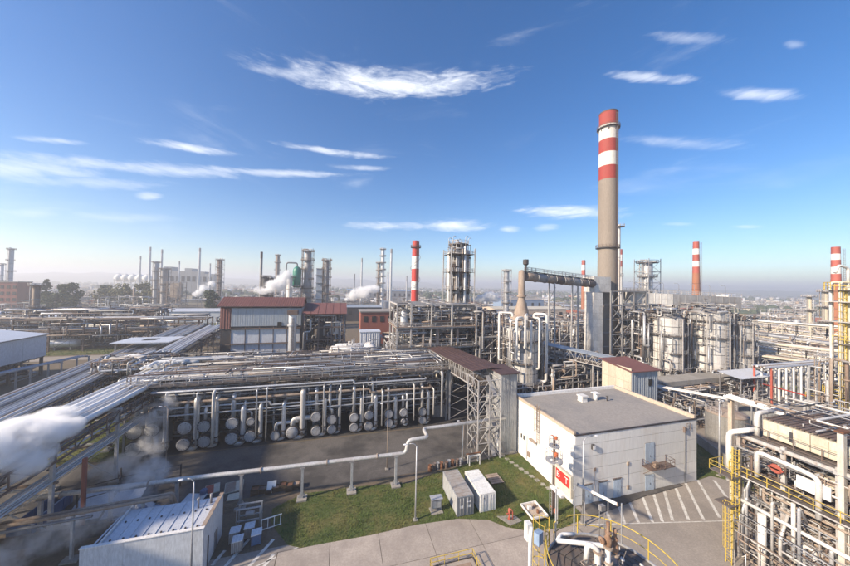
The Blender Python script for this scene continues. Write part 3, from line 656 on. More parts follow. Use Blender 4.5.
for k, (u, z, r, kind) in enumerate(EX):
    if kind == 'u': pair += 1
    lab = SP.get(k) or '%s grey heat exchanger drum in the %s stacked pair counting from the white pipe bridge' % ({'u': 'upper', 'l': 'lower', 's': ''}[kind], ORD[pair])
    t = T('heat_exchanger', lab, 'heat exchanger', (u, 69.5, 0), GRP if k not in SP else None)
    v0 = 66.2 + rng.uniform(-.12, .12); ln = rng.uniform(7, 8.2)
    g = G(); g.lathe((u, v0 + .35, z), [(0, 0), (r * .93, 0), (r * .93, ln), (r * .7, ln + .4), (0, ln + .55)], 22, 0, None, 'y')
    g.lathe((u, v0 + 1.25, z), [(r * .93, 0), (r * 1.05, 0), (r * 1.05, .16), (r * .93, .16)], 22, 0, None, 'y')
    t.geo('shell', g, 'shell_dark')
    g = G(); g.lathe((u, v0 + .17, z), [(0, 0), (r * 1.04, 0), (r * 1.04, .18), (0, .18)], 24, 0, None, 'y'); t.geo('flange', g, 'dark_steel')
    g = G(); g.lathe((u, v0, z), [(0, 0), (r * .86, 0), (r * .9, .04), (r * .9, .165)], 24, 0, None, 'y'); cv = t.geo('cover', g, 'cover_grey')
    g = G()
    for i in range(14):
        a = 2 * PI * i / 14; g.box((u + math.cos(a) * r * .74, v0 - .02, z + math.sin(a) * r * .74), (.09, .06, .09))
    rng.random()
    t.geo('bolt_ring', g, 'dark_steel', cv, kind='stuff')
    for vv in (v0 + 1.9, v0 + 5.6): t.bb('saddle', u - r * .7, u + r * .7, vv - .18, vv + .18, 0.02 if kind != 'u' else max(.1, z - r * 2.05 + .0), z - r * .75, 'concrete' if kind != 'u' else 'galv_dull')
    pm = rng.choice(('alu', 'galv', 'lagging')); s = 1 if (k * 7) % 3 else -1
    pr = r * rng.uniform(.24, .36)
    if kind == 'u':
        top = rng.choice((6.9, 7.6, 8.8, 9.6)); du = s * rng.uniform(.3, 1.5)
        if rng.random() < .5: t.pipe('nozzle_pipe', [(u, v0 + .85, z + r * .8), (u, v0 + .85, z + r + .9), (u + du * 1.2, v0 + .85, z + r + .9), (u + du * 1.2, v0 + .85, top + .8), (u + du * 1.2, v0 + 4, top + .8)], pr, pm)
        else: t.pipe('nozzle_pipe', [(u, v0 + .85, z + r * .8), (u, v0 + .85, top), (u, v0 + 5, top)], pr, pm)
        t.pipe('nozzle_pipe', [(u + r * .3, v0 + 2.6, z + r * .8), (u + r * .3, v0 + 2.6, 10.2), (u + r * .3, v0 + 6, 10.2)], pr * .8, rng.choice(('galv', 'rust_pale', 'alu')))
    else:
        so = r * 1.55; top = rng.choice((6.6, 7.2, 7.3, 9.5))
        t.pipe('nozzle_pipe', [(u + r * .3, v0 + .85, z - r * .75), (u + r * .4, v0 + .75, .38), (u + so, v0 + .7, .38), (u + so, v0 + .7, top), (u + so, v0 + 3.4, top)], pr * 1.25, pm, 12, .55)
        g = G(); g.lathe((u + so, v0 + .7, .9), [(pr * 1.25, 0), (pr * 1.9, 0), (pr * 1.9, .22), (pr * 1.25, .22)], 12); g.lathe((u + so, v0 + .7, 1.9), [(pr * 1.25, 0), (pr * 1.9, 0), (pr * 1.9, .22), (pr * 1.25, .22)], 12); g.tube([(u + so, v0 + .55 - pr, 1.45), (u + so, v0 - .1 - pr, 1.45)], .07, 6); g.tube([(u + so, v0 - .1 - pr, 1.45), (u + so, v0 - .16 - pr, 1.45)], .3, 10); t.geo('valve', g, 'dark_steel')
        if kind == 's': t.pipe('nozzle_pipe', [(u, v0 + .85, z + r * .8), (u, v0 + .85, z + r + 1.2), (u + 1.4, v0 + .85, z + r + 1.2), (u + 4.2, v0 + .85, z + r + 1.25)] if k != 2 else [(u, v0 + .85, z + r * .8), (u, v0 + .85, 8)], pr * 1.1, pm)
# ------------------------------------------------------------------ steel rack over the exchangers
t = T('exchanger_rack', 'long steel pipe rack with walkway over the row of heat exchangers', 'pipe rack', (-6, 73, 0))
us = [-37.6 + 62.2 * i / 10 for i in range(11)]
for u in us:
    for v in (67.9, 74.2, 80.4): t.bar('column', (u, v, 0), (u, v, 12.1), .3, .3, 'grey_paint')
    for z in (7.0, 9.6, 12.0): t.bar('beam', (u, 67.9, z), (u, 80.4, z), .24, .3, 'grey_paint')
for v in (67.9, 74.2, 80.4):
    for z in (7.0, 9.6, 12.0): t.bar('long_beam', (-37.6, v, z - .02), (24.6, v, z - .02), .22, .32, 'grey_paint')
for i in range(21):
    a, b = -37.8 + 62.6 * i / 21, -37.8 + 62.6 * (i + 1) / 21 - .04
    t.bb('deck_plate', a, b, 66.7, 68.3, 12.22, 12.29, 'grating')
g = G(); g.rail([(-37.8, 66.7, 12.29), (24.8, 66.7, 12.29)], 1.15, 2.0, .055); g.rail([(-37.8, 68.3, 12.29), (24.8, 68.3, 12.29)], 1.15, 2.0, .045); t.geo('railing', g, 'light_steel')
t.bar('cable_tray', (-38, 69.2, 13.9), (25, 69.2, 13.9), .6, .16, 'brown_steel')
for u in us: t.bar('tray_post', (u, 69.2, 12.1), (u, 69.2, 13.85), .14, .14, 'brown_steel')
rg = random.Random(5)
for (v, z, r, m) in ((66.6, 11.2, .2, 'alu'), (67.3, 10.4, .14, 'galv'), (66.9, 9.0, .26, 'rust_pale'), (67.2, 7.9, .2, 'alu'), (66.8, 6.7, .17, 'galv'), (68.4, 8.4, .15, 'galv_dull')):
    a = -37 + rg.uniform(0, 6); b = 23 - rg.uniform(0, 5); m1 = rg.uniform(-16, 8)
    t.pipe('header_pipe', [(a, v + 1.5, z), (a, v, z), (m1, v, z), (m1, v, z - .7), (b, v, z - .7), (b, v + 2, z - .7)], r, m)
for (u, zt, r) in ((-30.5, 11.1, .14), (-25.6, 10.9, .13), (-22.9, 10.9, .28), (-15.5, 10.7, .14), (-13.7, 11.0, .13), (-3, 10.6, .15), (.4, 10.4, .12), (5.1, 10.0, .14), (9.2, 8.6, .22), (16.3, 9.4, .16), (22.9, 11.8, .26), (20.9, 8.2, .15)):
    t.pipe('riser_pipe', [(u, 65.95, .6 + 2 * rg.random()), (u, 65.95, zt), (u, 68.5, zt)], r, rg.choice(('alu', 'galv', 'white_pipe')))
c = 69.9
while c < 80:
    r = rg.uniform(.1, .3); c += r; z = 12.17 + r
    t.rod('pipe', (-37 + rg.uniform(0, 8), c, z), (24 - rg.uniform(0, 9), c, z), r, rg.choice(('alu', 'galv', 'galv_dull', 'white_pipe', 'lagging', 'rust_pale'))); c += r + rg.uniform(.1, .5)
c = 68.6
while c < 80:
    r = rg.uniform(.1, .26); c += r; t.rod('pipe', (-37 + rg.uniform(0, 12), c, 9.8 + r), (24 - rg.uniform(0, 12), c, 9.8 + r), r, rg.choice(('galv', 'galv_dull', 'brown_steel', 'alu', 'rust_pale'))); c += r + rg.uniform(.2, .9)
g = G(); WD_ = (4, 3, 7, 6, 1, 2, 7, 2); jumble(g, -37, 24, 67.4, 80, 4.5, 11.5, 420, rg, .04, .15, 6, WD_); jumble(g, -37, 24, 67, 80, 12.3, 14.2, 190, rg, .04, .2); jumble(g, -37, 24, 73, 82, .2, 7, 200, rg, .06, .3, 6, WD_)  # darker mix for inner and lower pipes paints in the shade among them
t.geo('small_piping', g, PM, kind='stuff')
# yellow pipe loop and corner pipes at the rack's end
t = T('pipe_loop', 'yellowish lagged expansion loop standing at the end of the exchanger rack', 'pipe', (23.6, 71, 0))
t.pipe('pipe', [(22.2, 70, 3), (22.2, 70, 5.2), (24.4, 70, 5.2), (24.4, 70, 9.2), (22.8, 70, 9.2), (22.8, 70, 11)], .22, 'cladding_beige')
t.pipe('pipe', [(25.6, 69, 1), (25.6, 69, 10.8), (22, 69, 11.4)], .34, 'alu'); t.bb('support', 22, 25, 69.7, 70.3, .02, 2.8, 'galv_dull')
# ------------------------------------------------------------------ racks behind the exchangers
BG = 'pipe racks behind the heat exchangers'
for k, (v0, v1, lv, lab) in enumerate(((83.5, 88.5, (5.5, 8.6, 11.2), 'low grey pipe rack directly behind the exchanger rack'), (93, 97, (5, 8.0), 'grey pipe rack with pale lagged pipes in front of the red-roofed hall'), (104, 107, (4, 6.5), 'pipe rack at the foot of the red-roofed hall'))):
    t, rg = pipe_rack(lab, 'u', -42 + k * 4, 24 - k * 5, v0, v1, lv, 6.6, 'brown_steel' if k != 1 else 'grey_paint', seed=31 + k, group=None, rr=(.1, .34), walkway=True)
    g = G(); a, b = -42 + k * 4, 24 - k * 5
    jumble(g, a, b, v0 - 3, v1 + 4, 1, lv[-1], 260, rg, .05, .22); jumble(g, a, b, v0 - 2, v1 + 3, lv[-1], lv[-1] + 2.2, 130, rg, .05, .25); t.geo('small_piping', g, PM, kind='stuff')
rng = random.Random(77)
def drum(label, u, v, z, r, L, axis='x', mt='alu', group=None, legs=True):
    """horizontal vessel with dished ends, saddles, manway and a pipe"""
    t = T('horizontal_drum', label, 'vessel', (u, v, 0), group)
    g = G(); pr = [(0, -L / 2 - r * .45), (r * .5, -L / 2 - r * .38), (r * .86, -L / 2 - r * .2), (r, -L / 2), (r, L / 2), (r * .86, L / 2 + r * .2), (r * .5, L / 2 + r * .38), (0, L / 2 + r * .45)]
    g.lathe((u, v, z), pr, 20, 0, None, axis); t.geo('shell', g, mt)
    d = (1, 0) if axis == 'x' else (0, 1)
    for s in (-.3, .3):
        c = (u + d[0] * L * s, v + d[1] * L * s); t.box('saddle', (c[0], c[1], (z - r * .7) / 2), (.4 if d[0] else r * 1.5, r * 1.5 if d[0] else .4, z - r * .7), 'concrete')
        g = G(); g.lathe((c[0], c[1], z), [(r * 1.02, -.06), (r * 1.02, .06)], 20, 0, None, axis); t.geo('strap', g, 'galv_dull')
    g = G(); g.tube([(u, v, z + r * .9), (u, v, z + r + .5)], .35, 10); g.tube([(u, v, z + r + .5), (u, v, z + r + .6)], .5, 10); t.geo('manway', g, mt)
    t.pipe('pipe', [(u + d[0] * L * .2, v + d[1] * L * .2, z + r * .9), (u + d[0] * L * .2, v + d[1] * L * .2, z + r + 1.1), (u + d[0] * L * .2 + d[1] * 3, v + d[1] * L * .2 + d[0] * 3, z + r + 1.1), (u + d[0] * L * .2 + d[1] * 3, v + d[1] * L * .2 + d[0] * 3, z - r)], .18, 'galv')
    return t
WD = 'white round-topped drums behind the exchanger rack'
for k, (u, v, r, L) in enumerate(((2, 99.5, 2.2, 9), (9.5, 101, 2.2, 7), (3, 104.5, 1.9, 8), (13.5, 97.5, 1.7, 6))): drum(('long white horizontal drum nearest the exchanger rack', 'white horizontal drum lying end-on between the racks', 'white horizontal drum behind the other white drums', 'smallest white horizontal drum closest to the process structure')[k], u, v, 10.0 if k < 3 else 9.0, r, L, 'x' if k != 1 else 'y', 'white_pipe', WD)
# ------------------------------------------------------------------ pipe bridges on the left
def bridge(label, u0, u1, v0, v1, z, mt, pm, rr, seed, bay=11, low=True, gap=.1, z1=None, tr='brown_steel', k=0.0):
    S = lambda u, v: u + k * (v - 60)
    rg = random.Random(seed); t = T('pipe_bridge', label, 'pipe bridge', (S((u0 + u1) / 2, (v0 + v1) / 2), (v0 + v1) / 2, 0))
    z1 = z if z1 is None else z1
    def Z(v): return z + (z1 - z) * (v - v0) / (v1 - v0)
    n = round((v1 - v0) / bay)
    for i in range(n + 1):
        v = v0 + (v1 - v0) * i / n; zz = Z(v)
        a_, b_ = S(u0, v), S(u1, v)
        for u in (a_, b_): t.bar('column', (u, v, 0), (u, v, zz - .1), .36, .36, mt); t.bb('footing', u - .6, u + .6, v - .6, v + .6, 0.01, .35, 'concrete')
        t.bar('beam', (a_ - .5, v, zz - .25), (b_ + .5, v, zz - .25), .3, .45, mt)
        g = G(); g.bar((a_, v, 1.0), (b_, v, zz * .55), .13, .13); g.bar((b_, v, 1.0), (a_, v, zz * .55), .13, .13); g.bar((a_, v, zz * .55), (b_, v, zz * .55), .2, .2); t.geo('cross_brace', g, mt)
    for u in (u0 - .3, u1 + .3):
        for i in range(n):
            a, b = v0 + (v1 - v0) * i / n, v0 + (v1 - v0) * (i + 1) / n
            g = G()
            for j in range(4):
                p, q = a + (b - a) * j / 4, a + (b - a) * (j + 1) / 4; lo = (S(u, p), p, Z(p) - 2.2), (S(u, q), q, Z(q) - 2.2); hi = (S(u, p), p, Z(p) - .3), (S(u, q), q, Z(q) - .3)
                g.bar(lo[0], lo[1], .2, .2); g.bar(hi[0], hi[1], .2, .2); g.bar(lo[0], hi[0], .12, .12); g.bar(*((lo[0], hi[1]) if j % 2 else (hi[0], lo[1])), .1, .1)
            t.geo('side_truss', g, tr)
    u = u0 - .2
    while u < u1 + .2:
        r = rg.uniform(*rr); u += r
        if u + r > u1 + .3: break
        o = rg.uniform(0, .12); t.rod('pipe', (S(u, v0 - 1), v0 - 1, Z(v0 - 1) + r + o), (S(u, v1), v1 + rg.uniform(-1, 1), Z(v1) + r + o), r, rg.choice(pm), 12); u += r + gap * rg.uniform(.4, 1.6)
    if low:
        u = u0 + .3
        while u < u1:
            r = rg.uniform(.1, .24); u += r; t.rod('low_pipe', (S(u, v0 - 1), v0 - 1, Z(v0 - 1) - 2.0 + r), (S(u, v1), v1, Z(v1) - 2.0 + r), r, rg.choice(('galv', 'galv_dull', 'alu', 'brown_steel')), 8); u += r + rg.uniform(.15, .6)
    return t
t = bridge('elevated bridge of bright white lagged pipes running from the steam cloud to the exchanger rack', -41.2, -33.6, 26, 81, 11.6, 'galv', ('white_lag', 'white_lag', 'lagging', 'white_lag'), (.2, .46), 3)
# a lower tier with pale blue-white pipes on its side
for k in range(5): t.rod('side_pipe', (-34.9 + k * .36, 26, 7.3 - .05 * k), (-34.9 + k * .36, 67.5, 7.3 - .05 * k), .13, ('lagging', 'galv', 'white_lag')[k % 3], 8)
for v in (30, 38.5, 48, 57): t.bar('bracket', (-41, v, 6.85), (-33, v, 6.85), .2, .25, 'brown_steel')
t.bar('post', (-30.6, 48.2, 0), (-30.6, 48.2, 9.4), .36, .36, 'brick_red')
bridge('farther bridge of white lagged pipes leading to the red-roofed hall', -45.6, -40.4, 92, 140, 11.4, 'grey_paint', ('white_lag', 'lagging', 'white_lag', 'alu'), (.2, .42), 5, z1=13.5, k=-.07)
bridge('wide bridge of dull grey pipes running past the white warehouse', -55.5, -46.0, 30, 172, 10.6, 'grey_paint', ('galv', 'galv_dull', 'alu', 'galv', 'rust_pale', 'lagging'), (.14, .34), 9, 12, True, .14, k=-.15)
# white junction pieces where the near bridge meets the rack
t = T('pipe_manifold', 'white lagged pipe bends piled on the bridge by the exchanger rack', 'pipes', (-40, 82, 0))
rng = random.Random(14)
for k in range(7):
    u = -41 + k * 1.1; r = rng.uniform(.25, .45)
    t.pipe('pipe', [(u, 78.5 + k * .3, 12.6 + r), (u, 81 + k * .5, 12.6 + r + .5 * (k % 2)), (u + 5 + k, 81 + k * .5, 12.6 + r + .5 * (k % 2)), (u + 5 + k, 84 + k * .6, 12.4)], r, rng.choice(('white_lag', 'lagging', 'white_lag')))
for u in (-40.5, -34.5):
    for v in (81, 88): t.bar('leg', (u, v, 0), (u, v, 12.4), .3, .3, 'brown_steel')
t.bar('beam', (-41, 81, 12.3), (-30, 81, 12.3), .3, .3, 'brown_steel'); t.bar('beam', (-41, 88, 12.3), (-30, 88, 12.3), .3, .3, 'brown_steel')
# pumps, drums and a flat canopy between the two bridges
t = T('pump_skid', 'cluster of valves and small drums between the pipe bridges', 'pump skid', (-47, 88, 0))
g = G(); frame(g, [-52, -47, -42], [83, 88, 93], [4, 8.5, 11], .25, 3); jumble(g, -53, -40, 82, 94, 8.5, 13.5, 170, rng, .08, .35); jumble(g, -53, -40, 82, 94, 1, 8.5, 110, rng, .06, .3); t.geo('pipework', g, PM, kind='stuff')
for k, (u, v) in enumerate(((-50, 90), (-48.3, 91.5), (-45.6, 87.5))):
    g = G(); g.lathe((u, v, 11.2), [(0, 0), (1.0, 0), (1.0, 1.7), (.75, 2.1), (0, 2.3)], 16); t.geo('drum', g, ('white_pipe', 'alu', 'lagging')[k])
t = T('flat_canopy', 'flat white canopy with a dark hatch between the pipe bridges', 'canopy', (-57, 116, 0))
t.bb('roof', -66, -51, 111, 121, 12.6, 12.9, 'roof_white'); t.bb('hatch', -60, -56.5, 114.6, 117.6, 12.91, 13.0, 'black')
for u in (-65, -52):
    for v in (112, 120): t.bar('leg', (u, v, 0), (u, v, 12.6), .35, .35, 'grey_paint')
# ------------------------------------------------------------------ pipe on single posts along the lawn
t = T('pipeline', 'long silver pipeline on single posts along the edge of the road', 'pipeline', (-4, 48, 0))
t.pipe('pipe', [(-37.2, 48.7, 5.0), (-20, 48.5, 5.0), (9.3, 47.6, 5.0), (10.6, 47.6, 5.05), (10.9, 47.6, 7.0), (14.2, 47.6, 7.1), (14.2, 50.6, 7.1), (17, 50.6, 7.1), (30.6, 51.2, 7.1)], .29, 'lagging', 14, .7)
for (u, v, z) in ((-35.0, 48.6, 4.7), (-28.0, 48.55, 4.7), (-20.8, 48.5, 4.7), (-13.0, 48.3, 4.7), (-4.9, 48.0, 4.7), (2.2, 47.8, 4.7), (9.0, 47.6, 4.7)):
    t.bar('post', (u, v, .1), (u, v, z), .34, .34, 'galv'); t.bar('saddle', (u - .35, v, z + .02), (u + .35, v, z + .02), .7, .1, 'galv_dull'); t.bb('footing', u - .7, u + .7, v - .7, v + .7, .03, .28, 'concrete')
    g = G(); g.bar((u - .5, v, .3), (u - .15, v, 1.0), .06, .2); g.bar((u + .5, v, .3), (u + .15, v, 1.0), .06, .2); t.geo('gusset', g, 'galv')
for (u, v) in ((21.8, 51.0),): t.bar('post', (u, v, 0), (u, v, 6.8), .2, .2, 'galv')
for u in (-33, -24, -10.5, -1.5, 6): g = G(); g.lathe((u, 48.55 - .0 if u < -20 else 48.15 - (u + 10) * .027, 5.0), [(.29, -.07), (.42, -.07), (.42, .07), (.29, .07)], 14, 0, None, 'x'); t.geo('flange', g, 'rust_pale')
# second low pipeline: rust coloured double pipe in front of the debris yard
t = T('pipeline', 'pair of rust-orange pipes ending in a bend over the small white building', 'pipeline', (-24, 44, 0))
for k in (0, 1): t.pipe('pipe', [(-39, 43.2 + k * .55, 5.2), (-20.6, 44.6 + k * .55, 5.2), (-19.9, 44.8 + k * .55, 5.2), (-19.6, 44.9 + k * .6, 3.6)], .2, 'rust_pale', 10, .5)
t.rod('pipe', (-39, 43.0, 4.7), (-27, 43.9, 4.7), .16, 'galv_dull')
for (u, v) in ((-35.5, 43.5), (-28.8, 44.0), (-22.5, 44.5)): t.bar('post', (u, v, 0), (u, v, 5.0), .26, .26, 'galv'); t.bb('footing', u - .8, u + .8, v - .5, v + .5, .02, .2, 'concrete')
# ------------------------------------------------------------------ towers, stacks, vessels
def ring_platform(t, u, v, z, r0, r1, mt='grating', rmt='light_steel', a0=0.0, a1=2 * PI, rail=True, n=16, rr=.035):
    th = max(.12, rr * 3.2); g = G(); g.lathe((u, v, z), [(r0, 0), (r1, 0), (r1, th), (r0, th)], n, 0, None, 'z', a0, a1); p = t.geo('platform', g, mt)
    if rail:
        g = G(); pts = [(u + math.cos(a0 + (a1 - a0) * i / n) * (r1 - .05), v + math.sin(a0 + (a1 - a0) * i / n) * (r1 - .05), z + .12) for i in range(n + 1)]
        g.rail(pts, 1.15, 1.4, rr); t.geo('railing', g, rmt, p)
    return p
def column(label, u, v, r, h, mt='alu', plats=4, seed=1, group=None, z0=0.0, npipes=3, steel='light_steel', scaffold=False, rr=.05, name='process_column', pmat=('galv', 'alu', 'rust_pale')):
    rg = random.Random(seed); t = T(name, label, 'column', (u, v, 0), group)
    g = G(); g.lathe((u, v, 0), [(r * 1.25, 0), (r * 1.05, 2.5), (r, 3)] + ([(r, h * .55), (r * .82, h * .6), (r * .82, h - r * .5)] if rg.random() < .35 else [(r, h - r * .5)]) + [(r * .7, h - r * .15), (0, h)], 18); t.geo('shell', g, mt)
    g = G()
    for k in range(3): zz = h * (k + 1) / 4; g.lathe((u, v, zz), [(r * 1.0, 0), (r * 1.05, 0), (r * 1.05, .25), (r, .25)], 18)
    t.geo('stiffener_ring', g, 'galv_dull')
    zs = [h * (.25 + .73 * k / max(1, plats - 1)) for k in range(plats)]
    for k, z in enumerate(zs):
        a = rg.uniform(0, 6); full = k == plats - 1 or rg.random() < .4
        ring_platform(t, u, v, z, r, r + rg.uniform(.9, 1.3) * (1 + rr * 5), 'grating', steel, a, a + (2 * PI if full else PI * 1.2), True, 14, rr)
    g = G(); g.ladder((u - r - .25, v, 3), h - 3.2, (-1, 0), 0, .5, True, .6, .04); t.geo('ladder', g, steel)
    for k in range(npipes):
        a = rg.uniform(0, 2 * PI); d = r + rg.uniform(.3, .7); x, y = u + math.cos(a) * d, v + math.sin(a) * d; zt = h * rg.uniform(.7, 1.02); pr = rg.uniform(.08, .2) * max(1, r * .6)
        t.pipe('pipe', [(x, y, .5), (x, y, zt), (u + math.cos(a) * r * .8, v + math.sin(a) * r * .8, zt)] if rg.random() < .5 else [(x, y, 1), (x, y, h + .6), (u, v, h + .6), (u, v, h - .2)], pr, rg.choice(pmat), 8)
    if scaffold:
        g = G(); w = r + .9
        for a, b in ((-1, -1), (1, -1), (1, 1), (-1, 1)): g.bar((u + a * w, v + b * w, 0), (u + a * w, v + b * w, h + 1), .22, .22)
        z = 5.0; i = 0
        while z < h + 1:
            for (a, b), (c, d) in (((-1, -1), (1, -1)), ((1, -1), (1, 1)), ((1, 1), (-1, 1)), ((-1, 1), (-1, -1))):
                g.bar((u + a * w, v + b * w, z), (u + c * w, v + d * w, z), .16, .2); g.bar((u + a * w, v + b * w, z - 5), (u + c * w, v + d * w, z), .1, .1)
            z += 5
        t.geo('steel_frame', g, steel)
    return t
def stack(label, u, v, h, r0, r1, bands, group=None, plats=(), name='chimney', ladder=True, n=24, cat='chimney'):
    """tapered stack; bands: list of (height of lower edge, material) from the top down"""
    t = T(name, label, cat, (u, v, 0), group); R_ = lambda z: r0 + (r1 - r0) * z / h
    zt = h
    for zb, mt in bands:
        g = G(); k = max(1, int((zt - zb) / 12)); pr = [(R_(zb + (zt - zb) * i / k), zb + (zt - zb) * i / k) for i in range(k + 1)]
        if zt == h: pr += [(R_(h) * .82, h), (R_(h) * .8, h - 1.5), (0, h - 1.5)]
        g.lathe((u, v, 0), pr, n); t.geo('band', g, mt); zt = zb
    for z in plats: ring_platform(t, u, v, z, R_(z), R_(z) + max(.8, R_(z) * .22), 'dark_steel', 'brown_steel', rail=True, n=20, rr=.06)
    if ladder:
        g = G(); rr = R_(0); g.ladder((u + .3, v - rr - .1, 2), h - 3, (0, -1), 0, .5, True, .7, .03); t.geo('ladder', g, 'brown_steel')
    return t
# the tall chimney
t = stack('very tall concrete chimney with red and white bands at its top', 98.2, 92.2, 99.6, 3.45, 3.15, [(94.8, 'chimney_red'), (89.1, 'chimney_white'), (84.1, 'chimney_red'), (78.9, 'chimney_white'), (73.7, 'chimney_red'), (0, 'chimney_concrete')], None, (93.6, 47.3), n=40)
g = G(); g.lathe((98.2, 92.2, 99.6), [(3.2, 0), (3.28, .1), (3.28, .35), (3.1, .4), (2.7, .4), (2.6, 0)], 40); t.geo('cap', g, 'brown_steel')
for k in range(8):
    a = 2 * PI * k / 8; g = G(); g.bar((98.2 + 3.1 * math.cos(a), 92.2 + 3.1 * math.sin(a), 92.4), (98.2 + 3.8 * math.cos(a), 92.2 + 3.8 * math.sin(a), 93.6), .2, .2); t.geo('bracket', g, 'brown_steel')
# steel frame hugging the chimney
t = T('steel_trestle', 'grey braced steel frame standing against the base of the tall chimney', 'trestle', (97, 86, 0))
for u in (90.5, 95.5, 101, 106.5):
    for v in (83.5, 87.4): t.bar('column', (u, v, 0), (u, v, 31), .4, .4, 'grey_paint')
for z in (6, 11, 16, 21, 26, 31):
    for v in (83.5, 87.4): t.bar('beam', (90.5, v, z), (106.5, v, z), .3, .35, 'grey_paint')
    for (a, b) in ((90.5, 95.5), (95.5, 101), (101, 106.5)):
        g = G(); g.bar((a, 83.5, z - 5), (b, 83.5, z), .18, .18)
        if (z // 5) % 2: g.bar((b, 83.5, z - 5), (a, 83.5, z), .18, .18)
        t.geo('cross_brace', g, 'grey_paint')
    t.bb('deck_plate', 95.5, 106.5, 83.6, 87.3, z + .2, z + .3, 'grating')
    g = G(); g.rail([(95.6, 83.6, z + .3), (106.4, 83.6, z + .3)], 1.1, 1.8, .05); t.geo('railing', g, 'grey_paint')
g = G(); jumble(g, 99, 110, 80, 90, 1, 24, 90, random.Random(4), .1, .4); t.geo('small_piping', g, PM, kind='stuff')
# clad upright duct beside the chimney: one panel per part
def panel_box(t, name, c, d, nx, nz, mt, gap=.05, under=None):
    """box duct built of single side panels"""
    x0, y0, z0 = c[0] - d[0] / 2, c[1] - d[1] / 2, c[2]
    t.bb('duct_core', x0 + .06, x0 + d[0] - .06, y0 + .06, y0 + d[1] - .06, z0, z0 + d[2], 'galv_dull')
    for k in range(nz):
        a, b = z0 + d[2] * k / nz + gap / 2, z0 + d[2] * (k + 1) / nz - gap / 2
        for i in range(nx):
            t.bb(name, x0 + d[0] * i / nx + gap / 2, x0 + d[0] * (i + 1) / nx - gap / 2, y0 - .03, y0 + .05, a, b, mt)
            t.bb(name, x0 - .03, x0 + .05, y0 + .07 + (d[1] - .14) * i / nx + gap / 2, y0 + .07 + (d[1] - .14) * (i + 1) / nx - gap / 2, a, b, mt)
t = T('flue_duct', 'tall upright white panelled flue duct left of the tall chimney', 'duct', (86.6, 87, 0))
panel_box(t, 'duct_panel', (86.6, 87, 9), (4.0, 4.0, 21.5), 2, 9, 'duct_white')
panel_box(t, 'duct_panel', (90.6, 89.5, 30.6), (7.4, 5.0, 5.6), 3, 2, 'duct_white')
for u in (84.8, 88.4):
    for v in (85.2, 88.8): t.bar('leg', (u, v, 0), (u, v, 9.2), .4, .4, 'grey_paint')
g = G(); b0 = [(94, 88.5, 32.2), (94, 91.5, 32.2), (94, 91.5, 35.4), (94, 88.5, 35.4)]; b1 = [(96, 90.5, 32.2), (96, 93, 32.2), (96, 93, 35), (96, 90.5, 35)]
g.v += b0 + b1
for i in range(4): j = (i + 1) % 4; g.face((i, j, 4 + j, 4 + i))
t.geo('chimney_breech', g, 'galv_dull')
# round overhead flue with a walkway on top
t = T('overhead_flue', 'rust-stained round overhead flue with walkway linking the domed reactor to the tall chimney', 'duct', (70, 84, 0))
p, q = Vector((53.5, 79.2, 35.2)), Vector((87.2, 88.0, 33.6)); d = q - p
for k in range(8):
    a, b = p + d * (k / 8) + d * .002, p + d * ((k + 1) / 8) - d * .002
    t.rod('flue_section', a, b, 1.35, ('rust_pale', 'galv_dull', 'rust_pale', 'brown_steel')[k % 4], 20)
for k in range(1, 8):
    a = p + d * (k / 8); e = d.normalized() * .12; t.rod('flange', a - e, a + e, 1.5, 'galv_dull', 20)
g = G(); o = Vector((0, 0, 1.55)); g.bar(p + o, q + o, 1.4, .12); wk = t.geo('walkway', g, 'grating')
s = Vector((d.y, -d.x, 0)).normalized() * .7
g = G(); g.rail([p + o + s, q + o + s], 1.2, 1.8, .06); g.rail([p + o - s, q + o - s], 1.2, 1.8, .06); t.geo('railing', g, 'light_steel', wk)
for f in (.35, .7):
    c = p + d * f
    for sg in (-1, 1): t.bar('leg', (c.x + s.x * 2 * sg, c.y + s.y * 2 * sg, 0), (c.x + s.x * 1.4 * sg, c.y + s.y * 1.4 * sg, c.z - 1.2), .35, .35, 'light_steel')
    g = G()
    for z in range(2, 32, 5): g.bar((c.x - s.x * 2, c.y - s.y * 2, z), (c.x + s.x * 2, c.y + s.y * 2, z + 5), .12, .12)
    t.geo('cross_brace', g, 'light_steel')
# long panelled box duct to the right
t = T('overhead_duct', 'long grey panelled box duct running from the tall chimney over the ringed vessels', 'duct', (120, 81, 0))
p, q = Vector((102.5, 87.5, 27.0)), Vector((138, 74.6, 25.8)); d = q - p; n = 18; s = Vector((d.y, -d.x, 0)).normalized() * 1.9; up = Vector((0, 0, 3.9))
for k in range(n):
    a, b = p + d * (k / n), p + d * ((k + 1) / n) - d * .0015
    g = G(); g.v += [tuple(x) for x in (a - s, a + s, a + s + up, a - s + up, b - s, b + s, b + s + up, b - s + up)]
    for f in ((0, 4, 5, 1), (1, 5, 6, 2), (2, 6, 7, 3), (3, 7, 4, 0), (0, 1, 2, 3), (7, 6, 5, 4)): g.face(f)
    g.bar(a + s * 1.03, a + s * 1.03 + up, .12, .12); g.bar(a + s * 1.02 + up * .5, b + s * 1.02 + up * .5, .06, .1)
    t.geo('duct_section', g, 'duct_white' if k < 7 else 'galv_dull')
g = G(); g.rail([p + s + up, q + s + up], 1.2, 2.2, .06); g.rail([p - s + up, q - s + up], 1.2, 2.2, .06); t.geo('railing', g, 'light_steel')
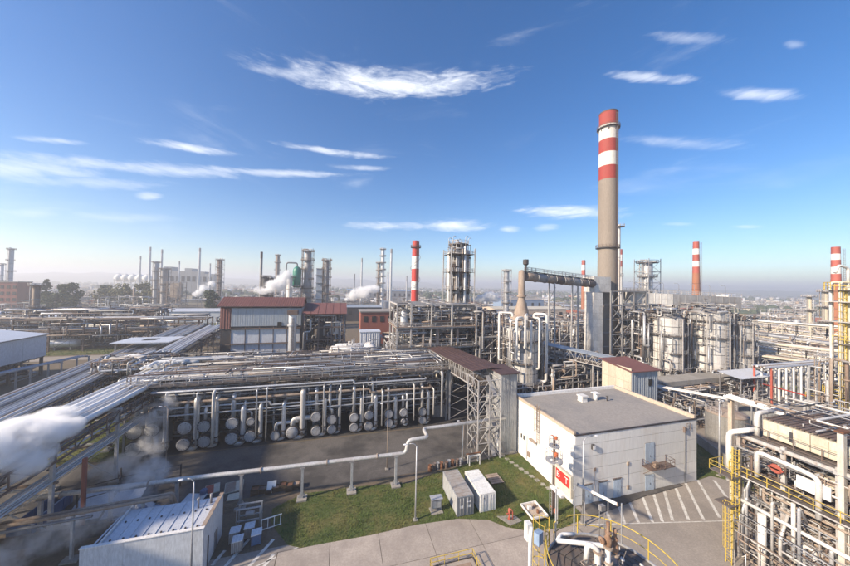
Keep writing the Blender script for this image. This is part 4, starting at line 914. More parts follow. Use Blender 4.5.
for k in range(7):
    a = p + d * ((k + .6) / 7) - s + up; g = G(); g.tube([a, a + Vector((0, 0, 3.6)), a + Vector((0, 0, 4.1)) + d.normalized() * -.5, a + Vector((0, 0, 4.1)) - d.normalized() * 1.2], .07, 6, 0); g.box(a + Vector((0, 0, 4.0)) - d.normalized() * 1.4, (.7, .3, .15), 0); t.geo('hooked_lamp', g, 'galv')
for f in (.2, .45, .7, .95):
    c = p + d * f
    for sg in (-1, 1): t.bar('leg', (c.x + s.x * .8 * sg, c.y + s.y * .8 * sg, 0), (c.x + s.x * .8 * sg, c.y + s.y * .8 * sg, c.z), .35, .35, 'grey_paint')
# curved white duct elbow
t = T('duct_elbow', 'curved white ribbed duct elbow right of the tall chimney', 'duct', (107, 80, 0))
g = G(); pts = [(104, 84, 22)] + [(104 + 5.5 * math.sin(a), 84 - 2.5 * math.sin(a), 16.5 + 5.5 * math.cos(a)) for a in [PI / 2 * i / 7 for i in range(8)]] + [(109.5, 81.5, 9)]; g.tube(pts, 1.7, 16); t.geo('elbow', g, 'lagging')
for i in range(1, 8):
    a = Vector(pts[i]); b = Vector(pts[i + 1]); e = (b - a).normalized() * .08; t.rod('rib', a - e, a + e, 1.8, 'galv', 16)
for u in (108.4, 110.6): t.bar('leg', (u, 81.5, 0), (u, 81.5, 9.2), .35, .35, 'grey_paint')
# domed reactor with white pipes
def ringed_vessel(label, u, v, r, zb, zt, seed, mt='duct_white', skirt=True, nrings=6, seams=14):
    rg = random.Random(seed); t = T('ringed_vessel', label, 'vessel', (u, v, 0))
    g = G(); g.lathe((u, v, 0), [(r * .93, 0), (r * .93, zt), (r * .6, zt + r * .3), (0, zt + r * .42)], 28); t.geo('shell', g, 'galv_dull')
    m = nrings
    for k in range(m):
        a, b = zb + (zt - zb) * k / m + .1, zb + (zt - zb) * (k + 1) / m - .1
        for i in range(seams):
            if rg.random() < .02: continue
            t0, t1 = 2 * PI * i / seams + .014, 2 * PI * (i + 1) / seams - .014
            g = G(); g.lathe((u, v, 0), [(r * .94, a), (r, a), (r, b), (r * .94, b)], 2, 0, None, 'z', t0, t1); t.geo('jacket_panel', g, mt if rg.random() < .9 else 'galv')
    for k in range(m // 2 + 1):
        z = zb + (zt - zb) * (2 * k) / m - .12; a = rg.uniform(0, 6)
        ring_platform(t, u, v, z, r, r + 1.2, 'grating', 'light_steel', 0 if k % 2 == 0 else a, 2 * PI if k % 2 == 0 else a + 4, True, 20, .055)
    for i in range(7):
        a = 2 * PI * i / 7 + rg.uniform(-.2, .2); x, y = u + (r + 1.25) * math.cos(a), v + (r + 1.25) * math.sin(a)
        t.bar('post', (x, y, 0), (x, y, zt), .2, .2, 'light_steel')
    g = G(); g.ladder((u - .5, v - r - .3, zb), zt - zb, (0, -1), 0, .5, True, .6, .045); t.geo('ladder', g, 'light_steel')
    g = G(); jumble(g, u - r - 2, u + r + 2, v - r - 2, v - r * .75, .5, zb + 1, 40, rg, .1, .35); jumble(g, u - r - 1.6, u - r * .8, v - r, v + r, 2, zt, 40, rg, .06, .25); jumble(g, u + r * .85, u + r + 1.6, v - r, v + r, 2, zt, 40, rg, .06, .25); jumble(g, u - r, u + r, v - r, v + r, zt + .5, zt + 3.2, 60, rg, .06, .3)
    t.geo('small_piping', g, PM, kind='stuff')
    return t
FU, FV = 52.2, 78.6
t = ringed_vessel('domed reactor vessel with cone top and white hooped pipes behind the grey clad tower', FU, FV, 4.5, 4.0, 19.5, 8, 'duct_white', nrings=5)
g = G(); g.lathe((FU - .4, FV, 0), [(3.4, 20.5), (3.2, 23.0), (2.3, 23.6), (1.0, 28.4), (1.0, 29), (1.35, 29), (1.35, 29.5), (1.0, 29.5), (1.0, 36.2), (.7, 36.9), (0, 37.1)], 24); t.geo('cone_top', g, 'rust_pale')
g = G(); g.lathe((FU + .9, FV, 36), [(.3, 0), (.35, 2.4), (.8, 2.8), (.8, 4.2), (0, 4.3)], 12); t.geo('vent_cap', g, 'dark_steel')
rg = random.Random(2)
for i, a in enumerate((200, 222, 243, 262, 285, 312, 335, 20, 160)):
    a = R(a); rr = 5.4 + (i % 3) * .7; zt = 22.2 + (i % 3) * 1.0; zb = (13, 11, 15, 12, 9, 5, 12, 8, 10)[i]; x, y = FU + rr * math.cos(a), FV + rr * math.sin(a)
    pr = (.28, .38, .3, .36, .3, .38, .3, .3, .3)[i]; a2 = a + .28; x2, y2 = FU + rr * math.cos(a2), FV + rr * math.sin(a2)
    t.pipe('hoop_pipe', [(FU + 3.2 * math.cos(a2), FV + 3.2 * math.sin(a2), 20.6), (FU + 3.2 * math.cos(a2), FV + 3.2 * math.sin(a2), zt), (x, y, zt), (x, y, zb), (FU + 4.3 * math.cos(a), FV + 4.3 * math.sin(a), zb)], pr, 'white_pipe', 12)
ringed_vessel('squat ringed white vessel under the left part of the panelled box duct', 108.6, 77.6, 4.4, 5.0, 22.5, 18)
ringed_vessel('largest ringed white vessel under the panelled box duct', 123.0, 74.4, 5.2, 5.0, 24.5, 19, nrings=7, seams=16)
ringed_vessel('smaller ringed white vessel at the far end of the panelled box duct', 133.6, 71.8, 3.4, 5.0, 20.5, 20, seams=12)
t = T('steel_structure', 'open steel platforms filled with pipes around the ringed vessels', 'structure', (120, 80, 0))
g = G(); frame(g, [102, 108, 114, 118, 129, 136], [80.5, 86, 92], [6, 11, 16, 21], .3, 2); t.geo('steel_frame', g, PM)
g = G(); jumble(g, 100, 140, 79, 92, 4, 24, 330, random.Random(9), .08, .4); t.geo('small_piping', g, PM, kind='stuff')
# concrete slab edge and canopy in front of the ringed vessels
t = T('raised_slab', 'raised concrete slab with bare face below the ringed vessels', 'platform', (114, 66, 0))
for i in range(7):
    a, b = 86 + 46 * i / 7, 86 + 46 * (i + 1) / 7 - .06; t.bb('slab_panel', a, b, 64.8, 70, 4.0, 5.4, 'concrete'); t.bb('pier', a + .2, a + 1.0, 65.2, 66, 0, 4.0, 'concrete')
g = G(); jumble(g, 86, 132, 63, 70, .2, 4, 150, random.Random(10), .08, .35); t.geo('small_piping', g, PM, kind='stuff')
t = T('flat_canopy', 'grey sheet canopy on thin posts beside the raised concrete slab', 'canopy', (118, 61, 0))
g = G(); g.poly([(110, 58.5, 6.9), (125, 58.5, 6.9), (125, 64.2, 7.7), (110, 64.2, 7.7)]); g.poly([(110, 58.5, 6.8), (110, 64.2, 7.6), (125, 64.2, 7.6), (125, 58.5, 6.8)]); t.geo('roof', g, 'cladding_white')
for u in (110.5, 117.5, 124.5):
    for v in (58.8, 63.8): t.bar('post', (u, v, 0), (u, v, 7), .18, .18, 'grey_paint')
g = G(); jumble(g, 111, 124, 59, 63, .1, 5.5, 70, random.Random(12), .08, .3); t.geo('small_piping', g, PM, kind='stuff')
# ------------------------------------------------------------------ process structure with the tall column
t = T('process_structure', 'open steel process structure with tan deck and many pipes around the tall column', 'structure', (28, 93, 0))
us = [15.8, 20.0, 26.3, 32.8, 41.0]; vv = [86.5, 92.5, 99]
for u in us:
    for v in vv: t.bar('column', (u, v, 0), (u, v, 26.4), .42, .42, 'light_steel')
for z in (7, 13.2, 19.2, 26.2):
    for v in vv: t.bar('beam', (15.8, v, z), (41, v, z), .3, .42, 'light_steel')
    for u in us: t.bar('beam', (u, 86.5, z), (u, 99, z), .3, .42, 'light_steel')
for i in range(6):
    a, b = 15.2 + 26.6 * i / 6, 15.2 + 26.6 * (i + 1) / 6 - .05
    t.bb('deck_plate', a, b, 86.0, 99.4, 19.45, 19.58, 'deck_tan'); t.bb('deck_plate', a, b, 86.0, 92.2, 13.45, 13.55, 'grating')
g = G()
for z in (13.55, 19.58): g.rail([(41.6, 86.1, z), (15.2, 86.1, z), (15.2, 99.3, z)], 1.15, 2.0, .05)
t.geo('railing', g, 'light_steel')
for i in (0, 1): g = G(); g.bar((15.8, 86.5 + 6 * i, 7), (15.8, 92.5 + 6 * i, 13), .15, .15); g.bar((15.8, 92.5 + 6 * i, .3), (15.8, 86.5 + 6 * i, 7), .15, .15); t.geo('cross_brace', g, 'light_steel')
rg = random.Random(41); g = G(); jumble(g, 16, 41, 87, 99, 19.6, 26, 230, rg, .07, .42); jumble(g, 16, 41, 87, 99, 13.6, 19, 160, rg, .07, .4); jumble(g, 16, 41, 86.8, 99, .5, 13, 190, rg, .08, .45); jumble(g, 40, 50, 86, 99, .5, 24, 200, rg, .08, .4); t.geo('small_piping', g, PM, kind='stuff')
for k, (u, v) in enumerate(((18.6, 90), (22.5, 94), (29.5, 91), (30.5, 96.5))):
    g = G(); r = (1.3, 1.6, 1.1, 1.5)[k]; g.lathe((u, v, 19.7), [(0, 0), (r, 0), (r, 3.4), (r * .7, 4.2), (0, 4.5)], 16); t.geo('drum', g, ('alu', 'rust_pale', 'galv', 'lagging')[k])
for u, r in ((24, .5), (28.5, .6), (35, .45)): t.pipe('down_pipe', [(u, 87.4, 18.8), (u, 87.4, 10), (u + 3, 87.4, 10), (u + 3, 87.4, 2)], r, 'rust_pale', 12)
t = column('tallest process column ringed with platforms and pipes beside the steaming vent', 38.6, 96.5, 1.9, 47, 'rust_pale', 6, 55, scaffold=False, npipes=5, rr=.06)
g = G(); rg = random.Random(6); jumble(g, 35.2, 42, 93.2, 99.8, 24, 46, 150, rg, .06, .3); t.geo('small_piping', g, PM, kind='stuff')
for k, (du, dv, r, z0, z1) in enumerate(((-3.2, .3, .75, 26.4, 43), (3.3, -.6, .6, 26.4, 44), (1.2, -3.0, .5, 20, 45), (-1.6, -2.8, .42, 22, 42), (3.0, 2.2, .8, 26, 38))):
    g = G(); u, v = 38.6 + du, 96.5 + dv; g.lathe((u, v, 0), [(0, z0), (r, z0), (r, z1), (r * .6, z1 + r * .6), (0, z1 + r * .8)], 14); t.geo('side_vessel', g, ('lagging', 'galv', 'alu', 'galv_dull', 'lagging')[k])
for z in (30.5, 36.5, 42.5): t.bb('service_deck', 34.4, 43, 92.4, 100.4, z, z + .12, 'grating')
g = G()
for z in (30.6, 36.6, 42.6): g.rail([(34.5, 92.5, z), (42.9, 92.5, z), (42.9, 100.3, z), (34.5, 100.3, z)], 1.15, 1.7, .06, 0, True)
for a, b in ((34.5, 92.5), (42.9, 92.5), (42.9, 100.3), (34.5, 100.3)): g.bar((a, b, 0), (a, b, 44.5), .3, .3)
t.geo('steel_frame', g, 'light_steel')
for k in range(5):
    a = 2 * PI * k / 5; x, y = 38.6 + 3.6 * math.cos(a), 96.5 + 3.6 * math.sin(a); g = G(); g.tube([(x, y, 42.6), (x, y, 48.2), (x + .5, y, 48.8), (x + 1.1, y, 48.4)], .1, 6, 0, .3); t.geo('lamp_hook', g, 'galv')
# pipes and racks between the structure, the reactor and the chimney
MID = 'dense blocks of pipework between the chimney and the process structure'
for k, (u0, u1, v0, v1, zs, n) in enumerate(((42, 62, 86, 100, (6, 11, 16), 240), (62, 84, 92, 108, (6, 12, 18), 300), (58, 84, 72, 84, (5, 9), 220), (44, 92, 112, 128, (6, 11, 15), 380), (16, 42, 106, 124, (6, 11), 240))):
    t = T('pipework_block', ('grey pipe frame between the domed reactor and the tall column', 'tall rusty pipe frame left of the white flue duct', 'dark low pipework under the sloping pale gallery', 'long tan-grey pipe frame behind the overhead flue', 'low pipe frame behind the tan-decked process structure')[k], 'pipework', ((u0 + u1) / 2, (v0 + v1) / 2, 0))
    g = G(); nu = max(2, int((u1 - u0) / 6)); frame(g, [u0 + (u1 - u0) * i / nu for i in range(nu + 1)], [v0, (v0 + v1) / 2, v1], zs, .3, 7 if k != 2 else 2); t.geo('steel_frame', g, PM)
    g = G(); jumble(g, u0, u1, v0, v1, .5, zs[-1] + 1.5, n, random.Random(60 + k), .08, .42, 6, (4, 3, 5, 5, 2, 5, 2, 3)); t.geo('small_piping', g, PM, kind='stuff')
column('thin white pipe stack standing just behind the tall chimney', 119.6, 106.4, .7, 61, 'lagging', 3, 5, npipes=2)
column('rust-streaked process column rising above the panelled box duct', 136.5, 106.5, 2.6, 45, 'galv', 6, 7, npipes=5, scaffold=True, rr=.07)
# ------------------------------------------------------------------ red-roofed hall and its neighbours
t = T('industrial_hall', 'tall hall with red metal roof and grey-blue cladding behind the exchanger rack', 'hall', (-27, 124, 0))
a, b, c, d = -40.2, -14.0, 119.0, 130.0
t.bb('core', a + .2, b - .2, c + .2, d - .2, 0, 22.5, 'dark_steel')
ribbed(t, 'wall_sheet', (a + 3.4, c), (b, c), 16.2, 22.6, 'cladding_blue', .8, .03); ribbed(t, 'wall_sheet', (a, c), (a + 3.4, c), 15.4, 22.6, 'roof_red', .8, .08); ribbed(t, 'wall_sheet', (a, d), (a, c), 15.4, 22.6, 'roof_red', .8, .08); ribbed(t, 'wall_sheet', (b, c), (b, d), 4, 22.6, 'cladding_blue', .8, .08)
for j in range(2):
    for i in range(5): t.bb('glazed_panel', a + 3.4 + 4.5 * i + .12, a + 3.4 + 4.5 * (i + 1) - .12, c - .1, c + .1, 5.2 + j * 5.1, 9.9 + j * 5.1, 'cladding_white')
for i in range(6): t.bar('mullion', (a + 3.4 + 4.5 * i, c - .16, 3), (a + 3.4 + 4.5 * i, c - .16, 16), .2, .2, 'brown_steel')
for z in (5.0, 10.1, 15.4): t.bar('ledge', (a + 2, c - .5, z), (b, c - .5, z), .8, .16, 'brown_steel')
g = G(); g.bb(a + 18.2, a + 19.6, c - .2, c - .1, 15.0, 17.6); t.geo('opening', g, 'black')
for i in range(12):
    x0, x1 = a - .8 + (b - a + 1.6) * i / 12, a - .8 + (b - a + 1.6) * (i + 1) / 12 - .04
    g = G(); g.poly([(x0, c - .9, 23.3), (x1, c - .9, 23.3), (x1, 124.5, 26.3), (x0, 124.5, 26.3)]); g.poly([(x0, 124.5, 26.3), (x1, 124.5, 26.3), (x1, d + .9, 23.3), (x0, d + .9, 23.3)])
    for k in range(3): x = x0 + (x1 - x0) * (k + .5) / 3; g.bar((x, c - .9, 23.36), (x, 124.5, 26.36), .08, .08)
    t.geo('roof_sheet', g, 'roof_red')
for s, y in ((a, 0), (b, 1)): g = G(); g.poly([(s, c, 22.6), (s, d, 22.6), (s, 124.5, 25.9)]); t.geo('gable', g, 'roof_red')
t.bar('gutter', (a - .8, c - .95, 23.2), (b + .8, c - .95, 23.2), .25, .3, 'roof_brown')
t = stack('short stout silver exhaust stack in front of the red-roofed hall', -16.4, 115.2, 20.6, 1.3, 1.3, [(18, 'white_paint'), (0, 'alu')], name='exhaust_stack', cat='stack', plats=())
g = G(); g.lathe((-16.4, 115.2, 0), [(1.3, 16.6), (1.75, 16.6), (1.75, 17.2), (1.3, 17.2)], 20); t.geo('collar', g, 'galv'); t.bb('cap', -18.1, -14.7, 113.6, 116.8, 20.7, 22.2, 'brown_steel')
t = T('open_shed', 'open brown steel shed with red roof filled with dark equipment beside the tall hall', 'shed', (-5.5, 121, 0))
a, b, c, d = -12.8, 1.6, 117.5, 127
for u in (a + .6, a + 5, a + 9.6, b - .6):
    for v in (c, d): t.bar('post', (u, v, 0), (u, v, 20.6), .45, .45, 'brown_steel')
for z in (6, 11, 15.6, 20.4): t.bar('beam', (a, c, z), (b, c, z), .35, .45, 'brown_steel'); t.bar('beam', (b - .6, c, z), (b - .6, d, z), .35, .45, 'brown_steel')
for i in range(6):
    x0, x1 = a - .6 + (b - a + 1.2) * i / 6, a - .6 + (b - a + 1.2) * (i + 1) / 6 - .04
    g = G(); g.poly([(x0, c - 1.2, 20.7), (x1, c - 1.2, 20.7), (x1, d + .8, 24), (x0, d + .8, 24)]); g.poly([(x0, c - 1.2, 20.6), (x0, d + .8, 23.9), (x1, d + .8, 23.9), (x1, c - 1.2, 20.6)]); g.bar((x0, c - 1.2, 20.75), (x0, d + .8, 24.05), .1, .1); t.geo('roof_sheet', g, 'roof_red')
t.bb('deck_plate', a, b, c, d, 10.8, 11.0, 'grating')
g = G(); g.lathe((-7.5, 121, 11), [(0, 0), (2.6, 0), (2.6, 4.5), (1.8, 6), (0, 6.6)], 18); t.geo('vessel', g, 'dark_steel')
g = G(); g.lathe((-2, 120.5, 13), [(0, 0), (2.4, 0), (2.4, 4), (0, 5)], 18); t.geo('vessel', g, 'galv')
g = G(); jumble(g, a, b, c, d, .5, 20, 190, random.Random(19), .1, .4, 6, (2, 1, 4, 5, 0, 1, 6, 2)); t.geo('small_piping', g, PM, kind='stuff')
# white warehouse on stilts at the left edge
t = T('warehouse', 'pale blue-white sheet warehouse raised over an open ground floor', 'warehouse', (-102, 115, 0))
a, b, c, d = -125, -94, 84, 130
for j in range(6):
    v0, v1 = c + (d - c) * j / 6 + .05, c + (d - c) * (j + 1) / 6 - .05; t.bb('wall_panel', b - .15, b + .05, v0, v1, 6.2, 13.2, 'cladding_white')
t.bb('wall_panel', a, b - .2, d - .2, d, 6.2, 13.2, 'cladding_white'); t.bb('wall_panel', a, b - .2, c, c + .2, 6.2, 13.2, 'cladding_white'); t.bb('floor', a, b - .2, c + .2, d - .2, 5.9, 6.15, 'dark_steel')
for j in range(8):
    v0, v1 = c - .6 + (d - c + 1.2) * j / 8, c - .6 + (d - c + 1.2) * (j + 1) / 8 - .03
    g = G(); g.poly([(b + .5, v0, 13.3), (b + .5, v1, 13.3), (-110, v1, 15.4), (-110, v0, 15.4)]); g.poly([(-110, v0, 15.4), (-110, v1, 15.4), (a - .5, v1, 13.3), (a - .5, v0, 13.3)]); t.geo('roof_sheet', g, 'roof_white')
t.bar('downpipe', (b + .15, 108, 6), (b + .15, 108, 13.2), .2, .2, 'grey_paint'); t.bar('eave', (b + .5, c - .6, 13.2), (b + .5, d + .6, 13.2), .15, .3, 'grey_paint')
for v in (86, 97.5, 108, 119, 129):
    for u in (b - .4, -108): t.bar('post', (u, v, 0), (u, v, 6), .6, .6, 'dark_steel')
g = G(); jumble(g, a, b - 1, c, d, .2, 5.5, 160, random.Random(23), .1, .5, 6, (3, 2, 5, 5, 0, 2, 5, 1)); t.geo('small_piping', g, PM, kind='stuff')
t = T('pipe_trestle', 'pale blue low pipe trestle next to the raised warehouse', 'trestle', (-80, 115, 0))
for k in range(3): t.rod('pipe', (-89.6 + k * 1.1, 106, 6.1), (-84 + k * 1.1, 128, 6.1), .16, ('blue_pale', 'galv', 'galv')[k], 8)
for f in (0, .33, .66, 1):
    x, y = -89.8 + 5.6 * f, 106 + 22 * f
    for o in (-.3, 2.8): t.bar('post', (x + o, y, 0), (x + o, y, 5.8), .3, .3, 'galv')
    t.bar('beam', (x - .6, y, 5.8), (x + 3.1, y, 5.8), .3, .3, 'galv')
# small grey shed
t = T('shed', 'small dark grey gabled shed standing beside the far road on the left', 'shed', (-126, 212, 0))
t.bb('wall', -132, -120, 204, 222, 0, 7.5, 'cladding_grey'); 
g = G(); g.poly([(-132.5, 203.5, 7.4), (-132.5, 222.5, 7.4), (-126, 222.5, 10), (-126, 203.5, 10)]); g.poly([(-126, 203.5, 10), (-126, 222.5, 10), (-119.5, 222.5, 7.4), (-119.5, 203.5, 7.4)]); t.geo('roof', g, 'roof_white')
g = G(); g.poly([(-132, 204, 7.5), (-120, 204, 7.5), (-126, 204, 9.9)]); t.geo('gable', g, 'cladding_grey')
g = G(); g.bb(-128.5, -124.5, 203.85, 203.98, 0.05, 4.5); t.geo('door', g, 'galv_dull')
# brick building with orange walls behind the shed
t = T('brick_building', 'orange-red brick building with grey roof behind the red-roofed shed', 'building', (25, 166, 0))
t.bb('wall', 10, 42, 160, 174, 0, 17, 'brick_red'); t.bb('roof', 9.5, 42.5, 159.5, 174.5, 17.05, 17.7, 'roof_felt')
for i in range(7): g = G(); g.bb(11.5 + i * 4.3, 13.6 + i * 4.3, 159.85, 159.98, 12, 15); t.geo('window', g, 'black')
t = T('clad_building', 'small ribbed white cabin between the pipe racks and the process structure', 'cabin', (12, 116, 0))
t.bb('core', 7, 14.4, 113, 119, 0, 14, 'galv_dull'); ribbed(t, 'wall_sheet', (7, 113), (14.4, 113), 6, 14, 'cladding_white', .7, .1); t.bb('roof', 6.8, 14.6, 112.8, 119.2, 14.05, 14.3, 'roof_white')
# ------------------------------------------------------------------ small white building
t = T('small_building', 'small white building with rusty parapet and grey metal roof beside the waste bins', 'building', (-19, 41, 0))
a, b, c, d, h = -24.4, -13.8, 38.2, 43.9, 5.1
for i in range(3): t.bb('wall_panel', a + (b - a) * i / 3 + .01, a + (b - a) * (i + 1) / 3 - .01, c, c + .2, 0, h, 'wall_pale')
for i in range(2): t.bb('wall_panel', b - .22, b, c + .22 + (d - c - .22) * i / 2, c + .2 + (d - c - .22) * (i + 1) / 2, 0, h, 'wall_pale')
t.bb('wall_panel', a, a + .2, c + .22, d, 0, h - .9, 'wall_pale'); t.bb('wall_panel', a + .22, b - .24, d - .2, d, 0, h - .9, 'wall_pale')
t.bb('parapet_cap', a - .05, b + .05, c - .06, c + .32, h + .01, h + .09, 'white_paint'); t.bb('parapet_cap', b - .36, b + .06, c + .33, d + .05, h + .01, h + .1, 'rust_pale')
t.bb('parapet_lining', b - .32, b - .23, c + .24, d, h - .8, h, 'rust'); t.bb('parapet_lining', -17.5, b - .34, c + .21, c + .3, h - .8, h, 'rust')
for i in range(8):
    x0, x1 = -23.4 + 9.0 * i / 8, -23.4 + 9.0 * (i + 1) / 8 - .02
    g = G(); g.poly([(x0, c + .3, h - .75), (x1, c + .3, h - .75), (x1, d + .1, h - .45), (x0, d + .1, h - .45)]); g.bar((x0, c + .3, h - .72), (x0, d + .1, h - .42), .06, .08)
    for k in range(2): g.box((x0 + .55, c + 1.5 + k * 2.4, h - .62 + k * .12), (.14, .14, .14), 1)
    t.geo('roof_sheet', g, ['roof_white', 'dark_steel'])
t.bar('roof_trim', (-23.5, c + .3, h - .6), (-23.5, d + .1, h - .3), .16, .2, 'white_paint')
g = G(); g.tube([(-16, 42.6, h - .6), (-16, 42.6, h + .5)], .1, 8); g.lathe((-16, 42.6, h + .5), [(.2, 0), (.15, .15), (0, .2)], 8); t.geo('roof_vent', g, 'galv_dull')
g = G(); g.tube([(-14.9, 43.2, h - .6), (-14.9, 43.2, h + .6)], .13, 8); t.geo('roof_vent', g, 'galv_dull')
g = G(); g.bb(b + .005, b + .05, 41.3, 42.2, 0.05, 2.2); t.geo('door', g, 'grey_paint')
t.rod('downpipe', (b + .08, 39.4, 0), (b + .08, 39.4, 3.4), .06, 'dark_steel', 6)
# ------------------------------------------------------------------ lamp posts
def lamp_post(label, u, v, h, ang=0.0, arm=1.5, mt='galv', head='glass_lamp', group='lamp posts', r=.09):
    t = T('lamp_post', label, 'lamp post', (u, v, 0), group); ca, sa = math.cos(ang), math.sin(ang)
    g = G(); g.tube([(u, v, 0), (u, v, h * .5), (u, v, h)], [r * 1.3, r, r * .75], 10); t.geo('pole', g, mt)
    g = G(); g.tube([(u, v, h - .1), (u + ca * arm * .3, v + sa * arm * .3, h + .35), (u + ca * arm, v + sa * arm, h + .45)], r * .6, 8, 0, .3); t.geo('arm', g, mt)
    g = G(); g.lathe((u + ca * (arm + .35), v + sa * (arm + .35), h + .40), [(0, -.06), (.12, -.05), (.17, 0), (.12, .06), (0, .08)], 12); g.v = [(u + ca * arm + (x - u - ca * arm) * (1.0 + .7 * abs(ca)), v + sa * arm + (y - v - sa * arm) * (1 + .7 * abs(sa)), z) for x, y, z in g.v]; t.geo('lamp_head', g, head)
    t.box('base_plate', (u, v, .1), (.55, .55, .2), 'concrete'); return t
lamp_post('tall grey lamp post rising from the lawn edge near the containers', 10.4, 40.1, 10.0, PI, 1.0, group=None)
lamp_post('grey lamp post in front of the small white building', -14.6, 37.6, 10.6, PI, .6, group=None)
lamp_post('slim lamp post at the corner of the white panelled building', 32.3, 34.0, 11.2, 0, 1.6, 'galv', group=None)
lamp_post('tall pale lamp post in the shaded grass beside the bund wall', 63.6, 36.8, 12.4, 0, .3, 'galv', group=None, r=.12)
for (u, v, h, l) in ((-27.5, 60.2, 10.5, 'thin pink-grey lamp pole standing in the road before the stacked exchangers'), (8.3, 52.2, 11.0, 'thin pink-grey lamp pole standing between the road and the pipeline bend'), (22.5, 52.2, 6.6, 'short grey pole standing beside the lattice tower')):
    lamp_post(l, u, v, h, PI, .5, 'rust_pale', group=None, r=.07)
# white tube lamp on a post
t = T('tube_lamp', 'long white tube lamp tilted on a grey post near the red sign', 'lamp', (32.1, 33.4, 0))
t.rod('post', (32.2, 33.6, 0), (32.2, 33.6, 4.95), .08, 'galv'); t.rod('tube', (31.7, 34.2, 5.15), (34.5, 30.8, 4.5), .2, 'white_paint', 14); t.rod('end_cap', (31.6, 34.32, 5.17), (31.7, 34.2, 5.15), .23, 'galv', 14); t.rod('end_cap', (34.5, 30.8, 4.5), (34.6, 30.68, 4.48), .23, 'rust_pale', 14)
t.rod('hanger', (33.9, 31.5, 4.5), (33.9, 31.5, 0.05), .05, 'galv')
# red sign
t = T('road_sign', 'cream sign box with a red strip and two white letters on a post', 'sign', (28.7, 32.2, 0))
t.bb('board', 28.6, 29.0, 32.1, 35.0, 5.2, 8.0, 'cladding_beige'); t.bb('red_strip', 28.54, 28.6 - .004, 32.3, 34.8, 6.35, 7.7, 'sign_red')
t.rod('post', (28.9, 31.8, 0), (28.9, 31.8, 6.8), .09, 'galv'); t.bar('brace', (28.9, 31.8, 6.4), (28.9, 32.2, 6.4), .08, .1, 'galv'); t.rod('post', (28.9, 34.8, 0), (28.9, 34.8, 5.2), .07, 'galv')
g = G(); g.bb(27.9, 28.5, 33.0, 35.2, 4.85, 5.1); t.geo('lamp_strip', g, 'glass_lamp')
def letters(t, body, loc, rot, size, mt, name='lettering'):
    cu = bpy.data.curves.new(name, 'FONT'); cu.body = body; cu.size = size; cu.extrude = .01; cu.align_x = 'CENTER'; cu.align_y = 'CENTER'; cu.space_character = 1.5
    tmp = bpy.data.objects.new('tmp_text', cu); col.objects.link(tmp); dg = bpy.context.evaluated_depsgraph_get(); me = bpy.data.meshes.new_from_object(tmp.evaluated_get(dg)); bpy.data.objects.remove(tmp); bpy.data.curves.remove(cu)
    me.materials.clear(); me.materials.append(M[mt]); o = bpy.data.objects.new(name, me); o.location = Vector(loc) - t.loc; o.rotation_euler = rot; o.parent = t.o; col.objects.link(o)
letters(t, 'Б Т', (28.52, 33.55, 7.03), (R(90), 0, R(-90)), 1.05, 'sign_white')
# light mast with two ring platforms
t = T('light_mast', 'brown mast with two ring platforms and orange floodlights before the white wall', 'mast', (29.4, 36.2, 0))
g = G(); g.tube([(29.4, 36.2, 0), (29.4, 36.2, 10.8)], [.22, .16], 12); t.geo('pole', g, 'brown_steel')
for z, r in ((7.6, 1.15), (9.6, .75)):
    ring_platform(t, 29.4, 36.2, z, r * .45, r, 'galv', 'galv', rail=True, n=16, rr=.018)
    g = G(); g.lathe((29.4, 36.2, z), [(.2, 0), (.24, .02), (.24, .14), (.2, .16)], 10)
    for k in range(4): a = PI / 2 * k; g.bar((29.4, 36.2, z + .06), (29.4 + r * .5 * math.cos(a), 36.2 + r * .5 * math.sin(a), z + .06), .08, .08)
    t.geo('spokes', g, 'galv')
for z, s in ((10.9, .28), (8.6, .4), (.9, .38)):
    g = G(); g.lathe((29.55, 36.0, z), [(0, -s), (s * .7, -s * .8), (s * .8, s * .3), (s * .3, s * .7), (0, s * .75)], 12); g.tube([(29.4, 36.2, z + s * .3), (29.0, 36.3, z + s * 1.1)], .07, 6); t.geo('floodlight', g, 'orange_lamp')
g = G(); g.ladder((28.9, 36.2, .2), 7.2, (-1, 0), 0, .45, False, .35, .025); t.geo('ladder', g, 'galv')
